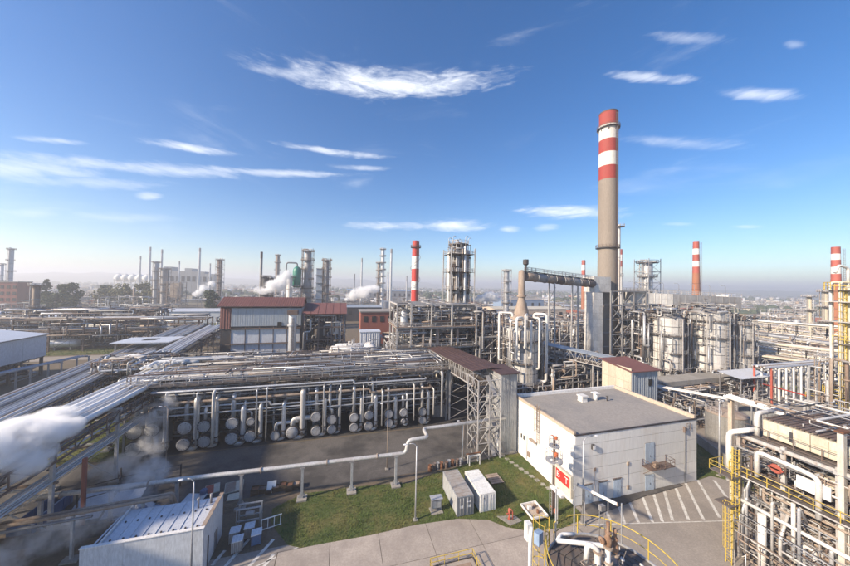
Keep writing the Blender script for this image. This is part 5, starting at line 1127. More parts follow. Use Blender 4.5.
# ------------------------------------------------------------------ shipping containers
def container(label, u0, u1, v0, v1, h, mt, dmt, roofm, rust=False):
    t = T('shipping_container', label, 'container', ((u0 + u1) / 2, (v0 + v1) / 2, .07)); z0 = .12
    def corr(p, q, nm):
        p, q = Vector((*p, 0)), Vector((*q, 0)); L = (q - p).length; d = (q - p) / L; n = Vector((d.y, -d.x, 0)); g = G(); k = int(L / .14); k += k % 2
        for i in range(k + 1):
            o = (0, .035, .035, 0)[i % 4]; w = p + d * (L * i / k) + n * (o - .05); g.v += [(w.x, w.y, z0 + .12), (w.x, w.y, h - .06)]
        for i in range(k): g.face((2 * i, 2 * i + 2, 2 * i + 3, 2 * i + 1))
        t.geo(nm, g, mt)
    corr((u0, v1), (u0, v0), 'side_wall'); corr((u1, v0), (u1, v1), 'side_wall'); corr((u1, v1), (u0, v1), 'end_wall')
    for (x, y) in ((u0, v0), (u1, v0), (u1, v1), (u0, v1)): t.box('corner_post', (x + (.05 if x == u0 else -.05), y + (.05 if y == v0 else -.05), (z0 + h) / 2), (.14, .14, h - z0), dmt)
    for z in (z0 + .07, h - .05):
        for x in (u0 + .05, u1 - .05): t.bb('rail_beam', x - .055, x + .055, v0 + .13, v1 - .13, z - .06, z + .06, mt)
        for y in (v0 + .05, v1 - .05): t.bb('rail_beam', u0 + .13, u1 - .13, y - .055, y + .055, z - .06, z + .06, dmt)
    g = G(); n = 10
    for i in range(n): v = v0 + (v1 - v0) * (i + .5) / n; g.bar((u0 + .12, v, h + .005), (u1 - .12, v, h + .005), .16, .05)
    g.bb(u0 + .1, u1 - .1, v0 + .1, v1 - .1, h - .05, h - .01); t.geo('roof', g, roofm)
    m = (u0 + u1) / 2
    for k, (p, q) in enumerate(((u0 + .13, m - .01), (m + .01, u1 - .13))):
        g = G(); g.bb(p, q, v0 + .0, v0 + .06, z0 + .14, h - .12); dd = t.geo('door', g, dmt)
        for x in (p + (q - p) * .3, p + (q - p) * .72):
            g = G(); g.tube([(x, v0 - .05, z0 + .16), (x, v0 - .05, h - .14)], .025, 6); t.geo('lock_rod', g, 'galv', dd)
        g = G(); g.bb(p + .3, p + .75, v0 - .012, v0 - .001, 1.15, 1.5); t.geo('placard', g, 'sign_white', dd)
        g = G(); g.bb(p + .2, p + .8, v0 - .014, v0 - .001, 1.85, 2.0) if k else g.bb(p + .35, p + .6, v0 - .014, v0 - .001, 1.9, 2.05); t.geo('placard', g, 'galv_dull' if k == 0 else 'sign_white', dd)
    for x in (u0 + .2, u1 - .2):
        for y in (v0 + .3, v1 - .3): t.box('sleeper', (x, y, .1), (.5, .4, .1), 'bark')
    return t
mat('container_grey', (.42, .44, .46), .5, .1, (.27, .21, .17), .5, 1.1, .3); mat('container_doors', (.20, .22, .24), .5, 0, (.12, .12, .12), .5, 2); mat('container_roof', (.40, .38, .36), .7, 0, (.25, .17, .12), .7, .9, 1); mat('container_white', (.74, .75, .74), .45, 0, (.5, .47, .42), .35, 1)
container('rusty-topped grey shipping container with dark grey doors on the lawn', 16.1, 18.55, 39.15, 45.3, 2.68, 'container_grey', 'container_doors', 'container_roof')
container('white shipping container with ribbed white roof on the lawn', 19.55, 21.9, 39.1, 44.6, 2.6, 'container_white', 'container_white', 'container_white')
# ------------------------------------------------------------------ small things on the lawn
t = T('meter_cabinet', 'small grey meter cabinet in a frame beside the grey container', 'cabinet', (13.6, 40.9, .07))
t.bb('box', 13.0, 14.3, 40.7, 41.3, .6, 1.75, 'grey_paint'); t.bb('box_door', 13.05, 13.6, 40.66, 40.695, .7, 1.65, 'galv'); t.bb('box_door', 13.68, 14.25, 40.66, 40.695, .7, 1.65, 'galv'); t.bb('slab', 12.8, 14.5, 40.3, 41.7, .06, .16, 'concrete'); t.bb('hood', 12.8, 14.5, 40.5, 41.5, 1.9, 1.98, 'galv')
for u in (12.9, 14.4): t.bar('post', (u, 41, .1), (u, 41, 1.9), .09, .09, 'galv')
t = T('hydrant', 'red fire hydrant with two outlets on a concrete slab in the lawn', 'hydrant', (22.9, 37.0, .07))
g = G(); g.prism([(21.5, 37.9), (22.5, 36.0), (24.4, 36.3), (24.0, 37.4)], .06, .17); t.geo('slab', g, 'concrete')
g = G(); g.lathe((22.9, 37, .17), [(.22, 0), (.22, .1), (.13, .12), (.13, 1.0), (.2, 1.02), (.2, 1.25), (.1, 1.45), (0, 1.5)], 14); t.geo('body', g, 'red_faded')
for s in (-1, 1): t.rod('outlet', (22.9, 37, .95), (22.9 + .38 * s, 37, .95), .09, 'red_faded'); 
t.pipe('riser', [(23.3, 36.8, .15), (23.3, 36.8, 1.3), (23.0, 36.8, 1.6)], .08, 'red_faded', 8)
t = T('pallet_frame', 'flat rusty frame lying in the grass behind the white container', 'pallet', (25.0, 45.0, .07))
for i in range(5): t.bb('board', 24.0, 26.2, 44.0 + i * .5, 44.4 + i * .5, .22, .3, 'rust_pale')
for u in (24.1, 26.0): t.bb('runner', u, u + .15, 44, 46.4, .1, .22, 'bark')
t = T('tray', 'raised pale tray with odds and ends on legs near the red sign', 'tray', (26.5, 36.8, .07))
t.bb('floor', 25.4, 27.9, 35.4, 38.2, .7, .78, 'trim_tan')
for (x0, x1, y0, y1) in ((25.4, 25.5, 35.4, 38.2), (27.8, 27.9, 35.4, 38.2), (25.5, 27.8, 35.4, 35.5), (25.5, 27.8, 38.1, 38.2)): t.bb('rim', x0, x1, y0, y1, .785, 1.0, 'white_paint')
for x in (25.6, 27.7):
    for y in (35.7, 38.0): t.bar('leg', (x, y, .06), (x, y, .7), .1, .1, 'rust')
t.box('canister', (26.2, 37.2, 1.0), (.5, .4, .42), 'white_paint'); t.rod('canister', (26.9, 36.3, .8), (26.9, 36.3, 1.2), .18, 'rust'); t.box('canister', (27.2, 37.4, .92), (.4, .3, .26), 'brown_steel')
t = T('path', None, None, (31, 47, 0), kind='structure')
for i in range(12): t.box('paving_stone', (30.0 + .27 * i, 51.0 - 1.1 * i, .09), (.75, .7, .1), 'concrete', -.2 + .1 * ((i * 7) % 5 - 2))
# row of rusty drums and scrap by the lattice tower
for k in range(9):
    u, v = 15.4 + .72 * k + .08 * ((k * 5) % 3), 50.0 + .1 * ((k * 3) % 4) + .06 * k
    g = G(); g.lathe((u, v, .02), [(0, 0), (.32, 0), (.34, .03), (.31, .06), (.31, .32), (.335, .35), (.31, .38), (.31, .62), (.335, .65), (.31, .68), (.31, .98), (.34, 1.0), (.3, .97), (0, .97)], 16)
    single('steel_drum', g, ('rust', 'brown_steel', 'galv_dull')[k % 3], '%s steel drum from the lamp pole end in the rusty row at the road edge' % ORD[k], 'drum', 'rusty drums at the road edge')
t = T('pipe_stand', 'white steel pipe stand next to the rusty drums and the lattice tower', 'stand', (23.6, 49.8, .02))
for u in (22.6, 24.6): t.bar('leg', (u, 49.6, 0), (u, 49.6, 1.7), .14, .14, 'white_paint'); t.bar('leg', (u, 50.4, 0), (u, 50.4, 1.7), .14, .14, 'white_paint'); t.bar('top_bar', (u, 49.5, 1.7), (u, 50.5, 1.7), .14, .14, 'white_paint')
t.bar('top_bar', (22.5, 49.6, 1.78), (24.7, 49.6, 1.78), .16, .14, 'white_paint'); t.rod('pipe', (22.2, 50.1, 1.9), (25, 50.1, 1.9), .12, 'rust')
# ------------------------------------------------------------------ bins and frames beside the small building
def bin_box(label, u, v, mt, rz, cage):
    t = T('waste_bin', label, 'bin', (u, v, .012), 'bins beside the small white building')
    g = G(); w, d, h = 1.05, 1.0, 1.25; cs, sn = math.cos(rz), math.sin(rz)
    def q(x, y): return (u + x * cs - y * sn, v + x * sn + y * cs)
    g.box((u, v, .12 + h / 2), (w, d, h - .1), 0, rz); t.geo('body', g, mt)
    g = G(); g.box((u, v, .12 + h), (w + .1, d + .1, .09), 0, rz); t.geo('lid', g, 'cladding_white')
    if cage:
        g = G()
        for i in range(6):
            x = -w / 2 - .02 + (w + .04) * i / 5
            for y in (-d / 2 - .03, d / 2 + .03): g.bar((*q(x, y), .1), (*q(x, y), h + .08), .05, .05)
        t.geo('cage', g, 'galv')
    for x in (-.4, .4):
        for y in (-.35, .35): t.box('foot', (*q(x, y), .07), (.16, .16, .1), 'dark_steel', rz)
bin_box('grey caged waste bin standing against the blue bin', -11.2, 40.9, 'grey_paint', .12, True)
bin_box('blue waste bin with a pale lid beside the small white building', -9.3, 41.4, 'blue_paint', .15, False)
bin_box('dark grey caged bin behind the others near the white parapet', -11.9, 42.4, 'galv_dull', .1, True)
bin_box('grey bin with pale lid in front of the steel stand', -10.4, 42.7, 'grey_paint', .1, False)
t = T('steel_stand', 'grey tubular steel stand behind the waste bins', 'stand', (-10.9, 44.6, 0))
for u in (-12.3, -9.6):
    for v in (44.2, 45.2): t.bar('leg', (u, v, 0), (u, v, 2.5), .14, .14, 'galv')
for z in (1.0, 2.5): t.bar('bar', (-12.4, 44.2, z), (-9.5, 44.2, z), .12, .14, 'galv'); t.bar('bar', (-12.4, 45.2, z), (-9.5, 45.2, z), .12, .14, 'galv')
t.rod('pump', (-11.4, 44.7, 1.5), (-10.4, 44.7, 1.5), .3, 'galv_dull')
t = T('fence_panel', 'white slatted frame leaning beside the lawn edge and bins', 'frame', (-8.2, 43.6, 0))
for i in range(4): t.bar('slat', (-9.2 + i * .72, 43.2 + i * .16, .05), (-9.2 + i * .72, 43.4 + i * .16, 1.35), .08, .08, 'white_paint')
for z in (.1, 1.3): t.bar('rail', (-9.3, 43.2 + .1 * z, z), (-6.9, 43.75 + .1 * z, z), .08, .1, 'white_paint')
# ------------------------------------------------------------------ scrap yard along the road
def board(label, u, v, w, d, mt, mt2=None, rz=0.0, tilt=.5):
    t = T('sheet_panel', label, 'panel', (u, v, .02)); cs, sn = math.cos(rz), math.sin(rz)
    g = G(); P = [(-w / 2, -d / 2, .15), (w / 2, -d / 2, .15), (w / 2, d / 2, .15 + tilt), (-w / 2, d / 2, .15 + tilt)]; pts = [(u + x * cs - y * sn, v + x * sn + y * cs, z) for x, y, z in P]
    g.poly(pts); g.poly([(x, y, z - .08) for x, y, z in pts][::-1])
    for i in range(4): a, b = pts[i], pts[(i + 1) % 4]; g.bar((a[0], a[1], a[2] - .04), (b[0], b[1], b[2] - .04), .06, .12)
    t.geo('sheet', g, mt)
    if mt2:
        m = [tuple((Vector(pts[i]) + Vector((0, 0, .02)))) for i in range(4)]; g = G(); e = [Vector(m[0]).lerp(Vector(m[1]), .0), Vector(m[0]).lerp(Vector(m[1]), .6), Vector(m[3]).lerp(Vector(m[2]), .6), Vector(m[3])]; g.poly([x.lerp((e[0] + e[2]) / 2, .06) for x in e]); t.geo('overlay', g, mt2)
    for s in (-1, 1): t.box('block', (u + cs * w * .35 * s, v + sn * w * .35 * s, .08), (.3, d * .8, .12), 'bark', rz)
board('large white sheet panel propped in the scrap yard under the pipeline', -32.6, 52.6, 3.6, 4.2, 'cladding_white', None, .12, 1.2)
board('white and blue sheet panel propped beside the plain white one', -28.6, 52.3, 3.2, 3.8, 'cladding_white', 'blue_pale', .08, 1.1)
board('white board with yellow edge lying in the scrap yard', -20.0, 50.4, 2.6, 3.2, 'white_pipe', 'cladding_white', -.25, .5)
board('tan board leaning near the scrap crates', -15.2, 52.9, 2.4, 1.8, 'cladding_beige', 'rust_pale', .2, .5)
board('small yellow and red board lying behind the blue barrel', -18.2, 53.2, 1.8, 1.6, 'cladding_beige', 'red_faded', .3, .4)
board('small cream board lying on the ground by the pipeline post', -14.6, 50.7, 1.5, 1.1, 'cladding_beige', None, .1, .2)
board('square white board on top of the scrap crates', -9.6, 51.0, 1.2, 1.0, 'sign_white', None, .05, 1.1)
for k, (u, v, z, l) in enumerate(((-18.9, 51.9, 0, 'blue plastic barrel standing alone between the boards'), (-25.2, 49.8, 0, 'blue plastic barrel standing beside the grey heap'), (-23.6, 49.6, 0, 'pale blue plastic barrel standing beside the pipe ends'))):
    g = G(); g.lathe((u, v, .02), [(0, 0), (.4, 0), (.46, .1), (.48, .5), (.46, .9), (.48, 1.0), (.4, 1.15), (.3, 1.2), (0, 1.2)], 16); single('plastic_barrel', g, ('blue_paint', 'blue_paint', 'blue_pale')[k], l, 'barrel')
rng = random.Random(8)
def heap(label, u, v, rx, ry, h, mt, n, cat, name):
    g = G(); m = 18
    for i in range(m + 1):
        for j in range(m + 1):
            x, y = -1 + 2 * i / m, -1 + 2 * j / m; rr = min(1, math.hypot(x, y)); z = h * max(0, 1 - rr ** 1.6) * (.75 + .5 * rng.random()); g.v.append((u + x * rx, v + y * ry, .02 + z))
    for i in range(m):
        for j in range(m): k = i * (m + 1) + j; g.face((k, k + m + 1, k + m + 2, k + 1))
    return single(name, g, mt, label, cat)
heap('crumpled grey plastic sheeting heaped in the scrap yard', -26.8, 51.4, 1.9, 1.5, 1.2, 'cladding_white', 0, 'heap', 'sheeting_heap')
heap('low heap of dark soil and scrap along the pipeline', -16.5, 48.6, 6, 1.0, .6, 'soil', 0, 'heap', 'soil_heap')
for k in range(7):
    u, v = -11.8 + .95 * k, 50.9 + .25 * math.sin(k * 2.1); w = .8 + .3 * rng.random(); hh = .5 + .6 * rng.random()
    t = T('scrap_crate', '%s brown wooden scrap crate in the row leading towards the lawn' % ORD[k], 'crate', (u, v, .02), 'scrap crates beside the lawn')
    for i in range(3):
        z = .05 + hh * i / 3
        t.bb('slat', u - w / 2, u + w / 2, v - w / 2, v - w / 2 + .05, z, z + hh / 3 - .04, 'bark'); t.bb('slat', u - w / 2, u + w / 2, v + w / 2 - .05, v + w / 2, z, z + hh / 3 - .04, 'bark'); t.bb('slat', u - w / 2, u - w / 2 + .05, v - w / 2 + .055, v + w / 2 - .055, z, z + hh / 3 - .04, 'bark'); t.bb('slat', u + w / 2 - .05, u + w / 2, v - w / 2 + .055, v + w / 2 - .055, z, z + hh / 3 - .04, 'bark')
    t.bb('contents', u - w / 2 + .06, u + w / 2 - .06, v - w / 2 + .06, v + w / 2 - .06, .05, hh * .85, rng.choice(('rust', 'rust_pale', 'brown_steel')))
t = T('scrap_wall', 'dark grey low wall with scrap along the front of the yard', 'wall', (-30, 47.4, 0))
for i in range(6): t.bb('wall_panel', -38 + 2.6 * i, -38 + 2.6 * (i + 1) - .04, 47.2, 47.45, 0, 1.5, 'dark_steel')
t = T('blue_skip', 'long blue steel skip beside the red post under the pipe bridge', 'skip', (-37, 51.8, 0))
for v0, v1 in ((48.6, 51.8), (51.85, 55)): t.bb('side_plate', -36.2, -36.1, v0, v1, .2, 1.8, 'blue_paint'); t.bb('side_plate', -38.1, -38.0, v0, v1, .2, 1.8, 'blue_paint')
t.bb('end_plate', -38, -36.2, 48.6, 48.7, .2, 1.8, 'blue_paint'); t.bb('end_plate', -38, -36.2, 54.9, 55, .2, 1.8, 'blue_paint'); t.bb('floor', -38, -36.2, 48.7, 54.9, .15, .3, 'rust')
for v in (49, 50.5, 52, 53.5, 54.6): t.bar('rib', (-36.05, v, .2), (-36.05, v, 1.8), .1, .1, 'blue_paint')
t.bar('top_rail', (-36.1, 48.6, 1.85), (-36.1, 55, 1.85), .14, .1, 'blue_pale')
t = T('gate_frame', 'dark steel fence frame with open bays in the scrap yard', 'fence', (-28, 55, 0))
for (u, v) in ((-34, 52.5), (-30.2, 54), (-26.5, 55), (-23.4, 55.6), (-31.5, 56.5)): t.bar('post', (u, v, 0), (u, v, 3.4), .16, .16, 'dark_steel')
for p, q in (((-34, 52.5), (-30.2, 54)), ((-30.2, 54), (-26.5, 55)), ((-26.5, 55), (-23.4, 55.6)), ((-31.5, 56.5), (-30.2, 54))):
    for z in (1.7, 3.3): t.bar('rail', (*p, z), (*q, z), .08, .1, 'dark_steel')
# yellow guard rail round the pit
t = T('guard_rail', 'yellow guard rail round a pit in the concrete yard', 'railing', (13, 32, .06))
pts = [(10.4, 29.5), (10.4, 33.0), (15.6, 33.0), (15.6, 29.5)]
for i in range(3):
    p, q = pts[i], pts[i + 1]
    for z in (.6, 1.1): t.bar('rail', (*p, z), (*q, z), .06, .06, 'yellow_paint')
    t.bar('kick_plate', (*p, .12), (*q, .12), .04, .12, 'dark_steel')
    for k in range(4): x, y = p[0] + (q[0] - p[0]) * k / 3, p[1] + (q[1] - p[1]) * k / 3; t.bar('post', (x, y, .05), (x, y, 1.1), .06, .06, 'yellow_paint')
t.bb('pit_cover', 10.9, 15.1, 29.5, 32.5, .07, .1, 'deck_tan')
# ------------------------------------------------------------------ near column top with yellow rail
CU, CV, CZ = 12.6, 11.4, 18.0
t = T('vessel_top', 'top of a large round vessel with yellow railing, white pipes and brown relief valves', 'vessel', (CU, CV, 0))
g = G(); g.lathe((CU, CV, 0), [(2.5, 0), (2.5, CZ - 1.4), (2.35, CZ - .9), (1.6, CZ - .55), (0, CZ - .4)], 36); t.geo('shell', g, 'cladding_white')
g = G()
for z in (4, 8, 12, 15.5): g.lathe((CU, CV, z), [(2.5, 0), (2.62, 0), (2.62, .2), (2.5, .2)], 36)
t.geo('band', g, 'galv')
for k in range(12):
    a0, a1 = 2 * PI * k / 12 + .01, 2 * PI * (k + 1) / 12 - .01
    g = G(); g.lathe((CU, CV, CZ), [(1.0, 0), (2.88, 0), (2.88, .05), (1.0, .05)], 3, 0, None, 'z', a0, a1)
    for j in range(5): r = 1.2 + .33 * j; g.bar((CU + r * math.cos(a0), CV + r * math.sin(a0), CZ + .07), (CU + r * math.cos(a1), CV + r * math.sin(a1), CZ + .07), .03, .04)
    t.geo('deck_plate', g, 'grating')
g = G(); n = 40; g.lathe((CU, CV, CZ), [(2.9, -.1), (2.96, -.1), (2.96, .14), (2.9, .14), (2.9, -.1)], n); t.geo('kerb', g, 'galv')
ga = R(112); gb = R(135)
ring = [(CU + 2.93 * math.cos(gb + (2 * PI - (gb - ga)) * i / n), CV + 2.93 * math.sin(gb + (2 * PI - (gb - ga)) * i / n)) for i in range(n + 1)]
for z in (.6, 1.15): g = G(); g.tube([(x, y, CZ + z) for x, y in ring], .03 if z > 1 else .022, 8); t.geo('guard_rail', g, 'yellow_paint')
for i in range(0, n + 1, 4): t.rod('rail_post', (*ring[i], CZ), (*ring[i], CZ + 1.15), .028, 'yellow_paint', 8)
# cage ladder on the rim
lx, ly = CU + 3.05 * math.cos(R(123)), CV + 3.05 * math.sin(R(123)); nx, ny = math.cos(R(123)), math.sin(R(123)); tx, ty = -ny, nx
for s in (-1, 1): t.rod('ladder_rail', (lx + tx * .3 * s, ly + ty * .3 * s, 6), (lx + tx * .3 * s, ly + ty * .3 * s, CZ + 1.5), .03, 'yellow_paint', 8)
for k in range(30): z = CZ + 1.0 - k * .33; t.rod('rung', (lx - tx * .3, ly - ty * .3, z), (lx + tx * .3, ly + ty * .3, z), .014, 'yellow_paint', 6)
for k in range(7):
    z = CZ + 1.35 - k * .75; g = G(); g.tube([(lx + tx * .38 * math.cos(a) + nx * .75 * math.sin(a), ly + ty * .38 * math.cos(a) + ny * .75 * math.sin(a), z) for a in [PI * i / 8 for i in range(9)]], .02, 6); t.geo('cage_hoop', g, 'yellow_paint')
for k in range(5): a = PI * k / 4; x, y = lx + tx * .38 * math.cos(a) + nx * .75 * math.sin(a), ly + ty * .38 * math.cos(a) + ny * .75 * math.sin(a); t.rod('cage_strip', (x, y, CZ - 3.2), (x, y, CZ + 1.35), .018, 'yellow_paint', 6)
# pipes and relief valves
for k, (du, dv, hh, m) in enumerate(((-.55, .35, 1.5, 'white_pipe'), (-.05, .25, 1.7, 'white_pipe'), (.45, .35, 1.2, 'galv'), (-1.0, -.1, .9, 'lagging'), (.2, -.5, .8, 'galv'))):
    x, y = CU + du, CV + dv; t.rod('nozzle', (x, y, CZ - .5), (x, y, CZ + hh), .14 - .015 * (k % 3), m, 12)
    for z in (.25, hh * .55, hh - .06): g = G(); g.lathe((x, y, CZ + z), [(.1, 0), (.22, 0), (.22, .08), (.1, .08)], 14); t.geo('flange', g, 'rust_pale')
for du, dv, z0 in ((-.05, .25, 1.7), (.42, .3, 1.25)):
    x, y = CU + du, CV + dv; g = G(); g.lathe((x, y, CZ + z0), [(.1, 0), (.15, .06), (.17, .2), (.17, .4), (.1, .5), (.09, .6), (.14, .62), (.14, .69), (.075, .72), (.075, 1.0), (.1, 1.02), (.08, 1.14), (0, 1.16)], 16); g.tube([(x, y, CZ + z0 + .3), (x - .32, y + .05, CZ + z0 + .3)], .09, 10); g.lathe((x - .32, y + .05, CZ + z0 + .3), [(.06, -.03), (.16, -.03), (.16, .03), (.06, .03)], 12, 0, None, 'x'); t.geo('relief_valve', g, 'rust_valve')
t.pipe('pipe', [(CU - .55, CV + .35, CZ + 1.3), (CU - .55, CV + .35, CZ + 1.55), (CU - .9, CV + .6, CZ + 1.75), (CU - 1.0, CV + .6, CZ + .9)], .12, 'white_pipe')
t.pipe('pipe', [(CU - 1.9, CV - .4, CZ + .6), (CU - 1.5, CV + .1, CZ + .7), (CU - .7, CV + .1, CZ + .7)], .15, 'galv')
t.rod('beam_pipe', (CU - 1.4, CV + 2.1, CZ + .75), (CU + 1.4, CV + .95, CZ + .75), .11, 'white_paint', 12)
t.pipe('bent_pipe', [(CU - 1.4, CV + 2.1, CZ + .75), (CU - .9, CV + 2.4, CZ + .75), (CU - .2, CV + 2.2, CZ + .75)], .08, 'white_paint')
g = G(); g.lathe((CU + .95, CV - .3, CZ + .1), [(0, 0), (.16, 0), (.16, .35), (.28, .4), (.28, .5), (.1, .55), (0, .8)], 12); t.geo('red_valve', g, 'red_paint')
g = G(); jumble(g, CU - 1.4, CU + 1.3, CV - 1.2, CV + .5, CZ + .1, CZ + 1.1, 36, random.Random(3), .02, .07); t.geo('small_piping', g, PM, kind='stuff')
t.rod('lamp_pole', (CU + 2.4, CV + 1.68, CZ), (CU + 2.4, CV + 1.68, CZ + 2.3), .035, 'galv'); t.rod('lamp_pole', (CU - .95, CV + 2.76, CZ), (CU - .95, CV + 2.76, CZ + 2.9), .04, 'galv')
g = G(); g.box((CU + 1.72, CV + 2.3, CZ + 1.75), (.3, .2, .28)); g.tube([(CU + 1.6, CV + 2.35, CZ), (CU + 1.6, CV + 2.35, CZ + 1.7)], .02, 6); g.tube([(CU + 1.84, CV + 2.25, CZ), (CU + 1.84, CV + 2.25, CZ + 1.7)], .02, 6); t.geo('control_box', g, 'grey_paint')
g = G(); g.box((CU - 2.35, CV + 2.35, CZ + .9), (.4, .3, .6), 0, .4); t.geo('control_box', g, 'blue_pale'); t.pipe('white_conduit', [(CU - 2.75, CV + 2.5, CZ - 3), (CU - 2.75, CV + 2.5, CZ + .5), (CU - 2.6, CV + 2.6, CZ + 1.3)], .09, 'white_paint'); t.box('white_tank', (CU - 2.7, CV + 2.75, CZ + 1.0), (.3, .3, .9), 'white_paint')
# ------------------------------------------------------------------ process platform at the right edge
t = T('process_platform', 'crowded steel process platform with yellow ladders, white pipes and beige cooler boxes', 'platform', (54, 18, 0))
for u in (47.0, 53.5, 60):
    for v in (9, 13.4, 17.6, 21.4, 25.2): t.bar('column', (u, v, 0), (u, v, 15.0), .36, .36, 'light_steel')
for z in (5.2, 10.1, 14.6):
    for u in (47.0, 53.5, 60): t.bar('beam', (u, 8.5, z), (u, 25.6, z), .28, .34, 'light_steel')
    for v in (9, 13.4, 17.6, 21.4, 25.2): t.bar('beam', (46.4, v, z), (60.5, v, z), .26, .3, 'light_steel')
t.bar('main_column', (46.7, 17.3, 0), (46.7, 17.3, 18.6), .55, .4, 'white_column'); t.bb('column_cap', 46.2, 47.2, 17.0, 17.6, 18.6, 18.75, 'rust')
for i in range(9):
    a, b = 8.6 + 1.85 * i, 8.6 + 1.85 * (i + 1) - .03
    t.bb('deck_plate', 45.6, 47.6, a, b, 10.32, 10.4, 'grating')
    t.bb('deck_plate', 47.2, 60, a, b, 14.8, 14.88, 'grating')
t.bar('toe_board', (45.55, 8.6, 10.38), (45.55, 25.4, 10.38), .05, .14, 'light_steel')
for z in (10.95, 11.5): t.bar('guard_rail', (45.55, 8.6, z), (45.55, 25.4, z), .055, .055, 'yellow_paint'); t.bar('guard_rail', (45.55, 25.4, z), (49.5, 25.4, z), .055, .055, 'yellow_paint')
for i in range(11): v = 8.6 + 1.68 * i; t.bar('rail_post', (45.55, v, 10.4), (45.55, v, 11.5), .055, .055, 'yellow_paint')
# yellow cage ladders
for (u, v, z0, z1) in ((45.3, 24.6, 3.6, 13.4), (44.6, 24.9, 0, 7.2)):
    for s in (-.28, .28): t.bar('ladder_rail', (u, v + s, z0), (u, v + s, z1), .07, .07, 'yellow_paint')
    k = z0 + .3
    while k < z1: t.bar('rung', (u, v - .28, k), (u, v + .28, k), .035, .035, 'yellow_paint'); k += .36
    k = z0 + 2.0
    while k < z1: g = G(); g.tube([(u - .72 * math.sin(a), v + .38 * math.cos(a), k) for a in [PI * i / 6 for i in range(7)]], .03, 5); t.geo('cage_hoop', g, 'yellow_paint'); k += .8
    for i in range(5): a = PI * i / 4; t.bar('cage_strip', (u - .72 * math.sin(a), v + .38 * math.cos(a), z0 + 2), (u - .72 * math.sin(a), v + .38 * math.cos(a), z1), .035, .035, 'yellow_paint')
t.bar('ladder_support', (45.9, 25.3, 0), (45.9, 25.3, 13.2), .35, .3, 'cladding_beige')
t.bb('landing', 43.9, 46.2, 24.2, 26.4, 10.2, 10.3, 'grating'); g = G(); g.rail([(46.2, 26.4, 10.3), (43.9, 26.4, 10.3), (43.9, 24.2, 10.3)], 1.1, 1.0, .03); t.geo('landing_rail', g, 'yellow_paint')
t.bb('landing', 43.7, 45.6, 24.3, 25.8, 6.9, 7.0, 'grating')
# finned cooler boxes with louvres
for i in range(4):
    v0, v1 = 8.8 + 3.7 * i, 8.8 + 3.7 * (i + 1) - .06
    g = G(); g.bb(48.0, 59.5, v0, v1, 15.2, 17.0); cb = t.geo('cooler_box', g, 'cladding_beige')
    for j in range(2):
        for k in range(3):
            g = G(); a = v0 + .1 + (v1 - v0 - .2) * k / 3; b = v0 + .1 + (v1 - v0 - .2) * (k + 1) / 3 - .05; g.bb(47.93, 47.998, a, b, 15.28 + j * .86, 16.08 + j * .86); t.geo('side_panel', g, 'cladding_beige', cb)
    g = G(); g.bb(47.87, 47.925, v0 + 1.2, v0 + 1.45, 15.5, 16.6); t.geo('name_plate', g, 'dark_steel', cb)
    for k in range(9): v = v0 + .2 + (v1 - v0 - .4) * k / 8; t.bar('louvre', (48.1, v, 17.2), (59.4, v, 17.25), .3, .05, 'brown_steel')
for z in (15.9, 16.9): t.bar('guard_rail', (47.3, 8.6, z - .8), (47.3, 25.2, z - .8), .05, .05, 'brown_steel')
for i in range(9): v = 8.8 + 2.0 * i; t.bar('rail_post', (47.3, v, 14.9), (47.3, v, 16.1), .06, .06, 'brown_steel')
# header box with tube plugs and red fan
t.bb('header_box', 47.1, 47.9, 12.5, 19.2, 12.6, 13.5, 'cladding_beige')
for i in range(14):
    for j in (0, 1): t.rod('tube_plug', (47.03, 12.8 + .46 * i, 12.85 + .4 * j), (47.1, 12.8 + .46 * i, 12.85 + .4 * j), .1, 'galv_dull', 8)
t.bb('white_panel', 46.4, 46.6, 17.9, 20.2, 11.6, 12.9, 'white_paint')
g = G(); g.lathe((46.3, 21.7, 12.6), [(0, -.1), (.42, -.1), (.5, 0), (.42, .1), (0, .1)], 12, 0, None, 'x'); g.tube([(46.3, 21.7, 12.6), (47, 21.7, 12.6)], .1, 8); g.box((46.3, 21.7, 12.6), (.2, 1.2, .15)); t.geo('hand_wheel', g, 'red_faded')
# white pipes
WP = [([(46.2, 23.2, 10.9), (46.2, 23.2, 13.7), (46.2, 19.4, 13.6), (46.2, 18.6, 13.4), (46.2, 18.6, 9.5)], .28), ([(45.6, 25.2, 7.6), (45.6, 9, 7.6)], .24), ([(45.9, 25.6, 9), (45.9, 25.6, 14.8), (45.9, 24.2, 15.6), (48.5, 24.2, 15.6)], .34), ([(45.4, 22.4, 0), (45.4, 22.4, 7.3)], .42),
      ([(43.6, 21.5, 1.5), (44.4, 17.5, 2.5), (45.3, 17.5, 2.5), (45.3, 17.5, 4)], .34), ([(42.8, 21, .6), (43.2, 18, 1.2), (43.4, 15, 1.2)], .2), ([(46, 16.2, 6), (46, 16.2, 9.8), (46, 15, 9.8), (46, 15, 5)], .22), ([(46.1, 20.3, 4.5), (46.1, 20.3, 9.9)], .2), ([(46.1, 19.6, 2), (46.1, 19.6, 6.2), (46.1, 18.8, 6.2), (46.1, 18.8, 1)], .2),
      ([(45.7, 14.4, 11.8), (45.7, 14.4, 13.4), (45.7, 11, 13.4)], .2), ([(47.6, 23.9, 15), (47.6, 23.9, 17.6), (52, 23.9, 17.6)], .3), ([(44.8, 19.5, 3.6), (44.8, 13, 3.6)], .16), ([(44.6, 20.5, 5.1), (44.6, 12, 5.1)], .12)]
for pts, r in WP: t.pipe('white_pipe', pts, r * .82, 'white_pipe', 12)
rg = random.Random(17)
